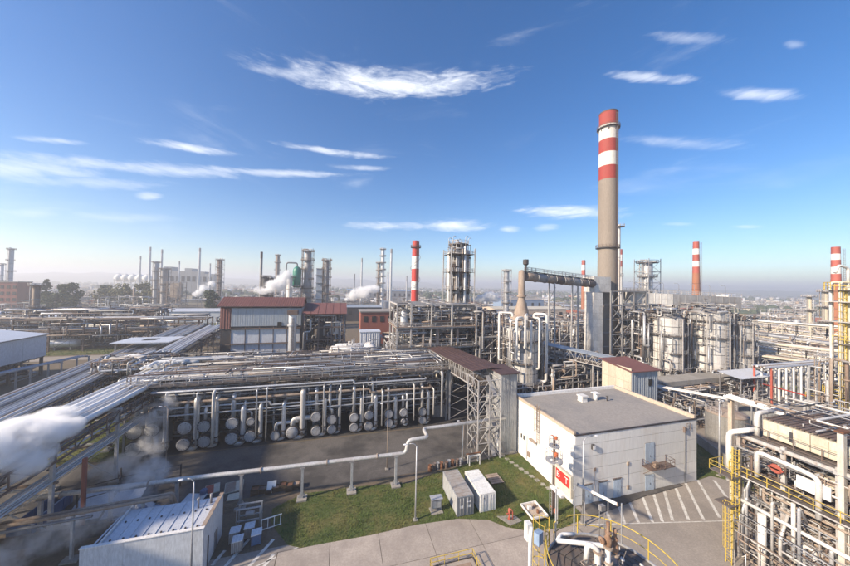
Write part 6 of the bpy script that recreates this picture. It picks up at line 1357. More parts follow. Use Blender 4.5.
for k in range(26):
    z = .8 + rg.random() * 9; u = 46.3 + rg.random() * 1.6; a = 8.5 + rg.random() * 5; b = 25 - rg.random() * 8; r = .05 + .1 * rg.random()
    t.rod('pipe', (u, a, z), (u, b, z), r, rg.choice(('white_pipe', 'lagging', 'light_steel', 'rust_pale', 'rust_pale', 'brown_steel')), 8)
for k in range(24):
    v = 9 + rg.random() * 16; u = 45.2 + rg.random() * 1.6; z = rg.random() * 4; t.pipe('pipe', [(u, v, z), (u, v, z + 3 + rg.random() * 5), (u + 1.5, v, z + 3.2 + rg.random() * 5)], .05 + .11 * rg.random(), rg.choice(('white_pipe', 'lagging', 'galv', 'alu')), 8)
g = G(); W = (4, 3, 5, 6, 4, 6, 3, 5); jumble(g, 46.8, 60, 9, 25.5, .3, 10, 620, rg, .03, .15, 6, W); jumble(g, 46.5, 60, 9, 25.5, 10.5, 14.5, 380, rg, .03, .15, 6, W); jumble(g, 43.8, 47, 10, 24, .2, 6.5, 150, rg, .03, .11, 6, W); jumble(g, 48, 60, 9, 25, 17.3, 18.6, 60, rg, .04, .15, 6, W); t.geo('small_piping', g, PM, kind='stuff')
g = G()
for i in range(60): v = 9 + (i % 30) * .54; z = .6 + (i // 30) * 4.6; g.bar((48.2, v, z), (48.2, v, z + 3.6), .05, .05)
for k in range(22): z = .6 + .42 * k; g.bar((48.1, 9, z), (48.1, 25, z), .06, .08)
t.geo('tube_bundle', g, 'rust_pale', kind='stuff')
# ------------------------------------------------------------------ white pipe pair on posts behind the platform
t = T('pipe_rack', 'bright white double pipe on concrete post behind the beige cooler boxes', 'pipe rack', (73, 31, 0))
for k in range(3): t.rod('pipe', (70.5 + k * .75, 40, 12), (68.5 + k * .75, 16, 12), .3, 'white_paint', 14)
for v in (39.4, 30, 20): u = 70.5 - (40 - v) / 12; t.bar('post', (u + .8, v, 0), (u + .8, v, 11.7), .7, .6, 'trim_tan'); t.bar('beam', (u - .4, v, 11.6), (u + 2.2, v, 11.6), .3, .3, 'light_steel')
# ------------------------------------------------------------------ cream column at the right edge
t = column('cream-coloured column with yellow platforms at the right edge of the yard', 73.8, 26.6, 1.05, 33, 'cladding_beige', 4, 91, npipes=4, steel='yellow_paint', rr=.04, pmat=('white_pipe', 'lagging', 'cladding_beige'))
t.pipe('overhead_pipe', [(73.8, 26.6, 32.5), (73.8, 26.6, 35.8), (72.2, 26.9, 36.2), (71.6, 27, 35.0)], .18, 'white_pipe')
g = G(); jumble(g, 71, 80, 24, 30, 1, 22, 120, random.Random(31), .05, .22, 6, (3, 3, 2, 2, 6, 3, 0, 4)); t.geo('small_piping', g, PM, kind='stuff')
for z in (27.6, 30.6): t.bb('service_deck', 71.6, 76.4, 24.6, 28.6, z, z + .12, 'light_steel')
t = T('equipment_deck', 'low deck with yellow and white machinery behind the white double pipe', 'platform', (118, 38, 0))
for u in (106, 114, 122, 130):
    for v in (28, 36, 44): t.bar('column', (u, v, 0), (u, v, 7.4), .35, .35, 'light_steel')
for i in range(6): t.bb('deck_plate', 105.5 + 4.2 * i, 109.6 + 4.2 * i, 27.5, 44.5, 7.4, 7.5, 'grating')
g = G(); g.rail([(105.6, 44.4, 7.5), (105.6, 27.6, 7.5), (130.6, 27.6, 7.5)], 1.1, 1.6, .05); t.geo('railing', g, 'yellow_paint')
g = G(); W = (3, 3, 2, 2, 6, 3, 0, 4); jumble(g, 105.5, 130, 27.5, 44, 7.6, 11.5, 190, random.Random(32), .07, .3, 6, W); jumble(g, 105.5, 130, 27.5, 44, .5, 7.3, 160, random.Random(33), .07, .35, 6, W); t.geo('small_piping', g, PM, kind='stuff')
for k, (u, v) in enumerate(((109, 40), (114, 38), (119, 41), (124, 36))):
    g = G(); g.lathe((u, v, 8.5), [(0, -1.6), (.8, -1.5), (.9, -1.2), (.9, 1.2), (.8, 1.5), (0, 1.6)], 16, 0, None, 'x'); g.box((u, v, 7.75), (2.4, 1.4, .5)); t.geo('machine', g, ('yellow_paint', 'white_pipe', 'yellow_paint', 'lagging')[k])
# ------------------------------------------------------------------ tanks and bund wall behind the white building
def tank(label, u, v, r, h, mt='concrete', seed=0, group=None, seams=30, rings=6, roofm='rust_pale', shellm='tank_plate', name='storage_tank'):
    t = T(name, label, 'tank', (u, v, 0), group)
    g = G(); g.lathe((u, v, 0), [(r * .985, 0), (r * .985, h)], 44); t.geo('shell', g, 'galv_dull')
    for k in range(rings):
        for i in range(seams):
            a0, a1 = 2 * PI * i / seams + .003, 2 * PI * (i + 1) / seams - .003
            g = G(); g.lathe((u, v, 0), [(r * .99, h * k / rings + .02), (r, h * k / rings + .02), (r, h * (k + 1) / rings - .02), (r * .99, h * (k + 1) / rings - .02)], 2, 0, None, 'z', a0, a1); t.geo('shell_plate', g, shellm)
    g = G(); g.lathe((u, v, h), [(r * 1.02, -.15), (r * 1.03, 0), (r, .06), (r * .5, .5), (0, .75)], 44); t.geo('roof', g, roofm)
    g = G(); g.rail([(u + r * .97 * math.cos(2 * PI * i / 20), v + r * .97 * math.sin(2 * PI * i / 20), h + .05) for i in range(12)], 1.1, 1.6, .04); t.geo('railing', g, 'light_steel')
    g = G(); g.ladder((u - r * .8, v - r * .62, 0), h + 1, (-.8, -.62), 0, .5, True, .4, .04); t.geo('ladder', g, 'light_steel')
    return t
tank('round grey riveted tank with tan roof beside the concrete bund wall', 79.9, 45.0, 3.4, 6.0)
tank('second round grey tank standing behind the riveted tank', 94.5, 47.0, 3.4, 5.4)
t = T('bund_wall', 'low stained concrete bund wall round the grey tanks', 'wall', (70, 42, 0))
P = [(63.9, 27), (66.3, 34.6), (69.6, 40.6), (72.6, 46), (76.2, 52.2), (78, 58)]
for i in range(5):
    p, q = P[i], P[i + 1]
    for k in range(3): a = (p[0] + (q[0] - p[0]) * k / 3, p[1] + (q[1] - p[1]) * k / 3); b = (p[0] + (q[0] - p[0]) * (k + .985) / 3, p[1] + (q[1] - p[1]) * (k + .985) / 3); t.bar('wall_panel', (*a, .95), (*b, .95), 1.9, .3, 'concrete') if False else t.box('wall_panel', ((a[0] + b[0]) / 2, (a[1] + b[1]) / 2, .95), (math.hypot(b[0] - a[0], b[1] - a[1]), .3, 1.9), 'concrete', math.atan2(b[1] - a[1], b[0] - a[0]))
t = T('pipe_rack', 'low rack of two white pipes passing above the riveted tank', 'pipe rack', (83, 52, 0))
for k in range(4): t.rod('pipe', (77.5 + k * .5, 60 + k * .1, 7.1), (87 + k * .5, 44.5 + k * .1, 7.4), .15, 'white_paint' if k in (0, 3) else 'lagging', 10)
for f in (0, .22, .45, .72, 1):
    x, y = 77.7 + 9.5 * f, 59.8 - 15.2 * f
    for o in (0, 1.6): t.bar('post', (x + o, y, 0), (x + o, y, 6.9), .2, .2, 'grey_paint')
    t.bar('beam', (x - .3, y, 6.85), (x + 2.2, y, 6.85), .25, .2, 'white_paint')
g = G(); jumble(g, 77, 88, 50, 64, .2, 6, 130, random.Random(44), .06, .3); t.geo('small_piping', g, PM, kind='stuff')
# rack with white posts and red pipe across the yard on the right
t = T('pipe_rack', 'row of tall white posts carrying a rack with a red pipe across the yard', 'pipe rack', (128, 56, 0))
for k, u in enumerate((117.5, 120.8, 124, 127.4, 130.8, 134.4, 138, 142)):
    for v in (55.8, 59.5): t.bar('post', (u, v, 0), (u, v, 10.2), .38, .38, 'white_paint' if k else 'red_faded')
    t.bar('beam', (u, 55.4, 10), (u, 60, 10), .28, .3, 'light_steel')
for k, (v, r, m) in enumerate(((55.9, .2, 'galv'), (56.6, .25, 'lagging'), (57.4, .18, 'rust_pale'), (58.2, .26, 'white_pipe'), (59.2, .2, 'galv'))): t.rod('pipe', (116, v, 10.2 + r), (146, v, 10.2 + r), r, m)
t.pipe('red_pipe', [(121, 60, 4.6), (118.6, 45.5, 4.6), (118.6, 45.5, 0)], .16, 'red_paint'); t.bar('post', (117.6, 46.5, 0), (117.6, 46.5, 6), .35, .35, 'red_paint')
t.pipe('pipe', [(128, 48, 0), (128, 48, 7.5), (146, 46, 7.5)], .45, 'white_pipe')
# big racks and truss bridges on the right
for k, (u0, v0, u1, v1, z, h, lab) in enumerate(((150, 90, 168, 36, 9.0, 3.0, 'grey truss pipe bridge spanning the right side of the plant'), (190, 118, 214, 48, 12.0, 5.0, 'tall cream truss pipe bridge farthest to the right'), (139, 74, 152, 40, 6.0, 3.2, 'lower dark truss bridge next to the row of white posts'))):
    t = T('truss_bridge', lab, 'pipe bridge', ((u0 + u1) / 2, (v0 + v1) / 2, 0)); n = 9; mt = ('light_steel', 'cladding_beige', 'grey_paint')[k]
    p, q = Vector((u0, v0, z)), Vector((u1, v1, z)); dv = q - p; s = Vector((dv.y, -dv.x, 0)).normalized() * 2.6
    for sg in (-1, 1):
        for i in range(n):
            g = G(); g.truss(p + dv * (i / n) + s * sg, p + dv * ((i + 1) / n) + s * sg, h, 2, .28); t.geo('truss_bay', g, mt)
    for i in range(0, n + 1, 2):
        c = p + dv * (i / n)
        for sg in (-1, 1): t.bar('post', (c.x + s.x * sg, c.y + s.y * sg, 0), (c.x + s.x * sg, c.y + s.y * sg, z), .45, .45, mt)
        g = G(); g.bar((c.x - s.x, c.y - s.y, z * .2), (c.x + s.x, c.y + s.y, z * .9), .16, .16); g.bar((c.x + s.x, c.y + s.y, z * .2), (c.x - s.x, c.y - s.y, z * .9), .16, .16); t.geo('cross_brace', g, mt)
    rg = random.Random(70 + k)
    for j in range(9):
        o = s * (-.85 + 1.7 * j / 8); r = rg.uniform(.16, .4); zz = Vector((0, 0, .3 + r)); t.rod('pipe', p + o + zz - dv * .05, q + o + zz + dv * .05, r, rg.choice(('galv', 'lagging', 'rust_pale', 'cladding_beige', 'alu', 'white_pipe')), 10)
        if j % 2: t.rod('pipe', p + o + zz + Vector((0, 0, h)), q + o + zz + Vector((0, 0, h)), r * .9, rg.choice(('galv', 'lagging', 'rust_pale', 'cladding_beige')), 10)

for k, (u0, v0, v1, lv, lab) in enumerate(((172, 40, 104, (6, 10), 'tan two-level pipe rack between the truss bridges on the right'), (182, 52, 112, (5, 8.5, 12), 'three-level tan pipe rack beside the cream truss bridge'), (222, 60, 130, (7, 12), 'farthest tan pipe rack beyond the cream truss bridge'))):
    t, rg = pipe_rack(lab, 'v', v0, v1, u0, u0 + 5, lv, 9, 'cladding_beige' if k else 'light_steel', seed=300 + k, rr=(.15, .4), pm=('rust_pale', 'lagging', 'cladding_beige', 'galv', 'rust_pale'))
    g = G(); jumble(g, u0 - 2, u0 + 7, v0, v1, 1, lv[-1] + 1.5, 130, rg, .1, .4, 6, (3, 3, 2, 4, 2, 8, 1, 5)); t.geo('small_piping', g, PM, kind='stuff')
# ------------------------------------------------------------------ skyline of the far plant
FG = 'far columns on the skyline'
column('tall silver column at the far left beside two shorter ones', -322, 403, 1.9, 61, 'galv', 5, 101, npipes=3, rr=.1)
for u, v, h in ((-330, 405, 45), (-337, 407, 44)): column('%s silver column of the far left pair' % ('taller' if h == 45 else 'shorter'), u, v, 1.5, h, 'alu', 3, int(h), 'far left column pair', npipes=2, rr=.1)
t = T('brick_building', 'dark red brick block next to the far left columns', 'building', (-305, 387, 0)); t.bb('wall', -312, -298, 380, 394, 0, 27, 'brick_red'); t.bb('roof', -312.5, -297.5, 379.5, 394.5, 27.05, 27.8, 'roof_felt')
for i in range(3):
    for j in range(4): g = G(); g.bb(-310 + i * 4.4, -307.6 + i * 4.4, 379.8, 379.96, 3 + j * 6, 6 + j * 6); t.geo('window', g, 'black')
column('slim pale column with a pipe collar standing by the far pipe rack', -142, 190, 1.5, 28.5, 'rust_pale', 3, 102, npipes=4, rr=.08)
for k, (u, v, h, r) in enumerate(((-357, 670, 75, 1.4), (-340, 665, 92, 1.8), (-319, 659, 88, 1.8), (-288, 651, 67, 1.3), (-252, 640, 92, 2.0), (-233, 635, 64, 1.4))):
    stack('%s thin grey hazy stack counting from the spherical tanks' % ORD[k], u, v, h, r * 1.2, r * .8, [(h * .92, 'galv_dull'), (0, 'galv')], 'thin hazy stacks', (), 'thin_stack', False, 12, 'stack')
t = column('dark column pair with brown top platforms behind the far pipe rack', -187, 377, 2.2, 51, 'galv', 5, 103, npipes=3, rr=.1); column('stout scaffolded column next to the dark column pair', -178.5, 375, 3.0, 44, 'galv_dull', 5, 104, npipes=4, scaffold=True, steel='rust_pale', rr=.1)
t = T('frame_building', 'orange-walled frame building beside the stout scaffolded column', 'building', (-166, 372, 0)); g = G(); frame(g, [-172, -166, -160], [366, 378], [8, 16, 24, 30], .5, 5); t.geo('steel_frame', g, PM); t.bb('wall', -170, -162, 368, 376, 14, 29, 'trim_tan')
t = T('boiler_house', 'long hazy grey boiler house under the thin far stacks', 'building', (-289, 703, 0))
for k, (a, b, h) in enumerate(((-330, -318, 58), (-318, -296, 50), (-296, -284, 56), (-284, -262, 50), (-262, -246, 46))): t.bb('block', a, b - .2, 690, 716, 0, h, ('cladding_grey', 'galv_dull')[k % 2])
for i in range(9): g = G(); g.bb(-328 + i * 9, -322.5 + i * 9, 689.7, 689.96, 30, 40); t.geo('window', g, 'black')
column('tall brown column standing alone right of the boiler house', -129, 377, 2.4, 56, 'brown_steel', 6, 105, npipes=4, scaffold=True, rr=.1)
for k in range(5):
    u, v = -499 + k * 15.8 * 1.0, 862 - k * 4.4; t = T('sphere_tank', '%s white spherical gas tank counting towards the thin stacks' % ORD[k], 'tank', (u, v, 0), 'white spherical tanks')
    r = 9.0; g = G(); g.lathe((u, v, 35), [(r * math.sin(a), -r * math.cos(a)) for a in [PI * i / 10 for i in range(11)]], 18); t.geo('sphere', g, 'white_paint')
    for i in range(8): a = 2 * PI * i / 8; t.rod('leg', (u + r * .92 * math.cos(a), v + r * .92 * math.sin(a), 0), (u + r * .92 * math.cos(a), v + r * .92 * math.sin(a), 34), .5, 'white_paint', 6)
    g = G(); g.rail([(u + 2 * math.cos(2 * PI * i / 8), v + 2 * math.sin(2 * PI * i / 8), 43.7) for i in range(8)], 1.3, 2, .12, 0, True); t.geo('railing', g, 'galv')
stack('slim dark exhaust stack left of the green vessel', -59.7, 255, 55, 1.1, .9, [(50, 'brown_steel'), (0, 'galv_dull')], None, (), 'thin_stack', True, 12, 'stack')
for k, (u, v, r, h, l) in enumerate(((-56, 254, 2.6, 36.5, 'dark upright vessel beside the slim exhaust stack'), (-51.6, 253, 1.5, 35.5, 'narrow dark vessel right of the larger dark vessel'))): column(l, u, v, r, h, 'dark_steel', 3, 110 + k, npipes=2, rr=.1)
column('short platform-ringed column top far behind the white silo', -87, 460, 2.4, 71, 'rust_pale', 6, 112, npipes=3, rr=.12)
column('white upright silo half hidden in steam', -35, 227, 2.4, 36.5, 'white_pipe', 2, 113, npipes=2, rr=.1)
t = T('green_vessel', 'upright green vessel with domed top and a hooked grey pipe', 'vessel', (-31, 231.8, 0)); g = G(); g.lathe((-31, 231.8, 0), [(0, 28.2), (2.0, 28.3), (2.9, 29.5), (2.9, 40.4), (2.3, 42.2), (1.2, 43.3), (0, 43.7)], 22); t.geo('shell', g, 'green_vessel')
g = G(); frame(g, [-34.4, -27.6], [228.4, 235.2], [9, 18, 27.6], .5, 2); t.geo('support_frame', g, PM); t.pipe('hooked_pipe', [(-31, 231.8, 43.4), (-31, 231.8, 46), (-38, 231, 46), (-38, 231, 20)], .5, 'galv_dull', 8, 1.5); ring_platform(t, -31, 231.8, 29, 2.9, 4.2, 'grating', 'light_steel', rr=.1)
column('broad scaffolded column next to the green vessel', -24.3, 235, 2.9, 56, 'galv_dull', 7, 114, npipes=6, scaffold=True, steel='rust_pale', rr=.1)
t = T('slab_tower', 'narrow blue-grey slab tower right of the broad scaffolded column', 'tower', (-14.9, 222, 0)); t.bb('wall', -16.9, -13.0, 219, 226, 0, 41.5, 'cladding_blue'); t.bb('roof', -17.1, -12.8, 218.8, 226.2, 41.55, 42.1, 'galv_dull')
for j in range(7): t.bb('landing', -17.6, -12.6, 217.8, 218.95, 5 + j * 5.4, 5.25 + j * 5.4, 'galv')
column('slender platformed column right of the blue-grey slab tower', -10.3, 220.8, 1.7, 48.5, 'galv_dull', 7, 115, npipes=4, scaffold=True, steel='rust_pale', rr=.09)
stack('hazy single grey stack beyond the orange brick building', 28.5, 459, 70.5, 1.6, 1.0, [(64, 'galv_dull'), (0, 'galv')], None, (), 'thin_stack', False, 12, 'stack')
column('twin tall platformed column, the taller of two', 43, 330.5, 1.8, 71.5, 'alu', 8, 116, npipes=3, rr=.12); column('twin tall platformed column, the shorter of two', 39, 331.3, 1.6, 56, 'rust_pale', 6, 117, npipes=3, rr=.12)
stack('smooth slim grey stack beside the twin tall columns', 52, 328, 71, 1.5, 1.1, [(66, 'galv_dull'), (0, 'alu')], None, (), 'thin_stack', False, 14, 'stack')
for (u, v, h) in ((66.5, 448, 50), (100, 470, 46), (120, 520, 55), (20, 500, 48)): stack('small hazy stack low behind the twin tall columns', u, v, h, 1.3, .9, [(h * .8, 'galv_dull'), (0, 'galv')], 'small hazy stacks', (), 'thin_stack', False, 10, 'stack')
t = stack('slim red and white banded stack standing behind the process structure', 35.4, 146, 54, 1.9, 1.75, [(46.2, 'red_paint'), (40, 'white_paint'), (33.6, 'red_paint'), (29.4, 'white_paint'), (23, 'red_paint'), (17, 'white_paint'), (0, 'galv')], None, (50.5,), 'banded_stack', True, 20, 'stack')
g = G(); pts = [(35.4 + 2.4 * math.cos(.35 * i), 146 + 2.4 * math.sin(.35 * i), 24 + .62 * i) for i in range(40)]; g.tube(pts, .08, 5); t.geo('spiral_rail', g, 'brown_steel')
column('grey column far behind the domed reactor', 121.8, 205, 1.7, 44.5, 'galv', 5, 118, npipes=3, scaffold=True, rr=.09)
stack('small far red and white banded stack seen over the overhead flue', 271.8, 288, 64.5, 2.3, 2.0, [(59, 'red_faded'), (53, 'white_paint'), (47, 'red_faded'), (41, 'white_paint'), (35, 'red_faded'), (0, 'brick_orange')], None, (), 'banded_stack', False, 16, 'stack')
stack('pale red and white stack half hidden behind the tall chimney', 268.4, 237, 71.5, 2.2, 1.9, [(66, 'red_faded'), (60, 'white_paint'), (54, 'red_faded'), (0, 'chimney_white')], None, (), 'banded_stack', False, 16, 'stack')
for (u, v, h, r0, r1, l, bands) in ((239, 151.6, 66.4, 2.6, 1.75, 'orange brick chimney with two white bands behind the ringed vessels', (61, 57, 52.5, 48.5, 44)), (238.2, 89.6, 55, 2.1, 1.5, 'orange brick chimney with two white bands near the right edge', (51.5, 48.5, 45, 41.5, 38))):
    t = stack(l, u, v, h, r0, r1, [(bands[0], 'red_faded'), (bands[1], 'white_paint'), (bands[2], 'red_faded'), (bands[3], 'white_paint'), (bands[4], 'red_faded'), (0, 'brick_orange')], None, (), 'brick_chimney', True, 24)
    for k in range(9): z = 3 + k * 4.2; rr = r0 + (r1 - r0) * z / h; g = G(); g.lathe((u, v, z), [(rr, 0), (rr + .08, 0), (rr + .08, .25), (rr, .25)], 24); t.geo('iron_band', g, 'rust')
for k, (u, v, h) in enumerate(((248, 97, 33), (244, 101, 30), (252, 92, 36))): column('%s beige column of the cluster next to the right brick chimney' % ('middle', 'shortest', 'tallest')[k], u, v, 1.2, h, 'cladding_beige', 4, 130 + k, 'beige columns by the right brick chimney', npipes=3, rr=.09)
tank('squat pale round tank far out on the right plain', 262, 168, 7, 9, seams=14, rings=3, shellm='cladding_beige', roofm='white_pipe')
# long low sheds and racks on the left
def shed(label, u0, u1, v0, v1, h, wall, roof, group=None, ridge=1.6):
    t = T('low_shed', label, 'shed', ((u0 + u1) / 2, (v0 + v1) / 2, 0), group); t.bb('wall', u0, u1, v0, v1, 0, h, wall); m = (v0 + v1) / 2; n = max(2, int((u1 - u0) / 9))
    for i in range(n):
        a, b = u0 - .4 + (u1 - u0 + .8) * i / n, u0 - .4 + (u1 - u0 + .8) * (i + 1) / n - .06
        g = G(); g.poly([(a, v0 - .5, h - .1), (b, v0 - .5, h - .1), (b, m, h + ridge), (a, m, h + ridge)]); g.poly([(a, m, h + ridge), (b, m, h + ridge), (b, v1 + .5, h - .1), (a, v1 + .5, h - .1)]); t.geo('roof_sheet', g, roof)
    for i in range(n): g = G(); g.bb(u0 + 2 + (u1 - u0) * i / n, u0 + 5 + (u1 - u0) * i / n, v0 - .12, v0 - .02, h * .45, h * .75); t.geo('window', g, 'black')
    for s in (u0, u1): g = G(); g.poly([(s, v0, h), (s, v1, h), (s, m, h + ridge)]); t.geo('gable', g, wall)
shed('very long low shed with white roof behind the far left rack', -300, -150, 228, 244, 8.5, 'cladding_grey', 'roof_white'); shed('long low shed with pale grey roof behind the white-roofed one', -330, -160, 262, 280, 8, 'cladding_grey', 'roof_white'); shed('low white-roofed hall left of the boiler house haze', -130, -70, 262, 280, 9, 'cladding_white', 'roof_white')
shed('wide flat hall with blue walls far behind the domed reactor', 190, 250, 330, 352, 16, 'blue_pale', 'roof_felt'); shed('tan hall with flat roof behind the overhead flue', 130, 205, 238, 262, 12, 'trim_tan', 'cladding_beige'); shed('brown hall row beyond the small banded stack', 215, 290, 230, 250, 10, 'brick_red', 'roof_felt'); shed('grey hall with dark roof beyond the slab tower', -6, 34, 262, 280, 12, 'dark_steel', 'cladding_blue'); shed('long blue-roofed hall on the horizon beyond the twin columns', 10, 140, 560, 600, 20, 'galv_dull', 'blue_pale')
shed('small white block standing alone on the right horizon', 700, 730, 390, 410, 24, 'white_paint', 'roof_white'); shed('low cream building row on the right plain', 330, 420, 200, 214, 7, 'cladding_beige', 'rust_pale')
for k, (v, a, b, z, lab) in enumerate(((168, -215, -62, (9, 14), 'long two-level pipe rack crossing behind the small grey shed'), (200, -260, -150, (7, 11), 'far low pipe rack in front of the long white-roofed shed'))):
    t, rg = pipe_rack(lab, 'u', a, b, v, v + 6, z, 12, 'brown_steel' if k == 0 else 'grey_paint', seed=140 + k, rr=(.2, .45), col_w=.5); g = G(); jumble(g, a, b, v - 2, v + 8, z[0] - 2, z[-1] + 2, 160, rg, .1, .4); t.geo('small_piping', g, PM, kind='stuff')
t = T('process_unit', 'dark jumbled process unit with a silver drum behind the raised warehouse', 'process unit', (-115, 178, 0)); g = G(); frame(g, [-150, -138, -126, -114, -102, -90], [172 + 8, 186, 194], [6, 11, 15], .4, 3); t.geo('steel_frame', g, PM); g = G(); jumble(g, -152, -88, 178, 196, .5, 17, 420, random.Random(150), .12, .5, 6, (3, 2, 5, 5, 1, 2, 5, 2)); t.geo('small_piping', g, PM, kind='stuff')
drum('silver drum lying in front of the dark jumbled process unit', -118, 172, 3.0, 1.8, 9, 'x', 'alu')
# many process units filling the plain
KINDS = ('distant steel frame packed with pipes', 'distant pipe rack with long pale pipes', 'distant storage tank with flat roof', 'distant low shed with pale roof')
rng = random.Random(202); placed = []
def free(u, v, r):
    for (a, b, c) in placed:
        if (a - u) ** 2 + (b - v) ** 2 < (c + r) ** 2: return False
    return True
KEEP = [(-27, 124, 24), (-5, 122, 14), (25, 167, 22), (35, 146, 6), (98, 92, 20), (120, 82, 24), (-31, 232, 14), (-15, 226, 12), (-58, 254, 9), (-35, 227, 6), (45, 330, 14), (122, 205, 6), (137, 107, 8), (120, 107, 4), (239, 152, 9), (238, 90, 9), (248, 97, 10), (200, 85, 16), (160, 65, 14), (178, 75, 18), (180, 95, 18), (224, 95, 20), (66, 120, 30), (29, 115, 16), (220, 341, 40), (168, 250, 42), (252, 240, 42), (14, 271, 26), (-100, 271, 36), (262, 168, 10), (272, 288, 6), (268, 237, 6), (12, 116, 6), (-125, 212, 16), (-187, 377, 10), (-178, 375, 9), (-166, 372, 11), (-129, 377, 6), (375, 207, 50)]
placed += KEEP
cnt = {0: 0, 1: 0, 2: 0, 3: 0}
for _ in range(2600):
    v = 112 + 420 * rng.random() ** 1.3; u = rng.uniform(-.95, 2.4) * v
    f = u * .2672 + v * .9636; r_ = u * .9636 - v * .2672
    if f < 110 or abs(r_ / f) > 1.5 or u < -60 - max(0, (v - 140) * 3) or (u < -55 and v < 285): continue
    s = rng.uniform(9, 17) * (1 + v / 700)
    if not free(u, v, s): continue
    if sum(cnt.values()) > 175: break
    kind = rng.choices((0, 1, 2, 3), (6, 4, 2, 2))[0]; placed.append((u, v, s)); cnt[kind] += 1; far = f > 260
    sun_tint = u > 60; W = (3, 3, 3, 4, 2, 7, 0, 5) if sun_tint else (5, 3, 6, 4, 2, 2, 3, 3)  # units on the right get their sunlit look as tan colour
    if kind == 0:
        t = T('process_unit', ('sun-tinted tan ' if sun_tint else 'grey ') + KINDS[0], 'process unit', (u, v, 0), 'distant pipe frames'); h = rng.uniform(7, 17); g = G(); frame(g, [u - s * .8, u, u + s * .8], [v - s * .5, v + s * .5], [h * .4, h * .75, h], .35, 7 if sun_tint else 2); t.geo('steel_frame', g, PM)
        g = G(); jumble(g, u - s * .9, u + s * .9, v - s * .6, v + s * .6, .5, h + 1.5, 40 if far else 80, rng, .15, .6, 5, W); t.geo('small_piping', g, PM, kind='stuff')
        if rng.random() < .5:
            r = rng.uniform(.8, 1.8); hh = rng.uniform(h, h * 1.7); g = G(); g.lathe((u + s * .3, v, 0), [(r, 0), (r, hh), (r * .6, hh + r * .4), (0, hh + r * .5)], 12); t.geo('vessel', g, rng.choice(('alu', 'rust_pale', 'galv', 'lagging')))
    elif kind == 1:
        t = T('pipe_rack', ('sun-tinted tan ' if sun_tint else 'grey ') + KINDS[1], 'pipe rack', (u, v, 0), 'distant pipe racks'); ax = rng.random() < .6; L = s; z = rng.uniform(5, 10); P = (lambda a, c, z: (u + a, v + c, z)) if ax else (lambda a, c, z: (u + c, v + a, z)); g = G()
        for i in range(4): a = -L + 2 * L * i / 3; g.bar(P(a, -2, 0), P(a, -2, z), .4, .4); g.bar(P(a, 2, 0), P(a, 2, z), .4, .4); g.bar(P(a, -2.3, z), P(a, 2.3, z), .4, .4)
        for c in (-2, 2): g.bar(P(-L, c, z - .5), P(L, c, z - .5), .3, .4)
        t.geo('steel_frame', g, 'cladding_beige' if sun_tint else 'grey_paint')
        for i in range(6): t.rod('pipe', P(-L, -1.9 + .75 * i, z + .6), P(L, -1.9 + .75 * i, z + .6), rng.uniform(.2, .4), rng.choice(('lagging', 'rust_pale', 'galv', 'cladding_beige', 'white_pipe') if sun_tint else ('lagging', 'galv', 'white_pipe', 'galv_dull')), 8)
    elif kind == 2:
        t = T('storage_tank', ('sun-tinted cream ' if sun_tint else 'grey ') + KINDS[2], 'tank', (u, v, 0), 'distant storage tanks'); r = s * .55; h = rng.uniform(5, 9); g = G(); g.lathe((u, v, 0), [(r, 0), (r, h)], 26); t.geo('shell', g, 'cladding_beige' if sun_tint else 'alu'); g = G(); g.lathe((u, v, h), [(r * 1.02, -.2), (r * 1.02, .1), (0, .9)], 26); t.geo('roof', g, 'white_pipe' if sun_tint else 'galv'); g = G(); g.rail([(u + r * math.cos(.4 * i), v + r * math.sin(.4 * i), h) for i in range(17)], 1.2, 2.5, .08); t.geo('railing', g, 'light_steel')
    else:
        shed(('sun-tinted cream ' if sun_tint else 'grey ') + KINDS[3], u - s * .8, u + s * .8, v - s * .3, v + s * .3, rng.uniform(4, 7), 'cladding_beige' if sun_tint else 'cladding_grey', rng.choice(('roof_white', 'rust_pale', 'cladding_white') if sun_tint else ('roof_white', 'cladding_blue', 'roof_felt')), 'distant low sheds')
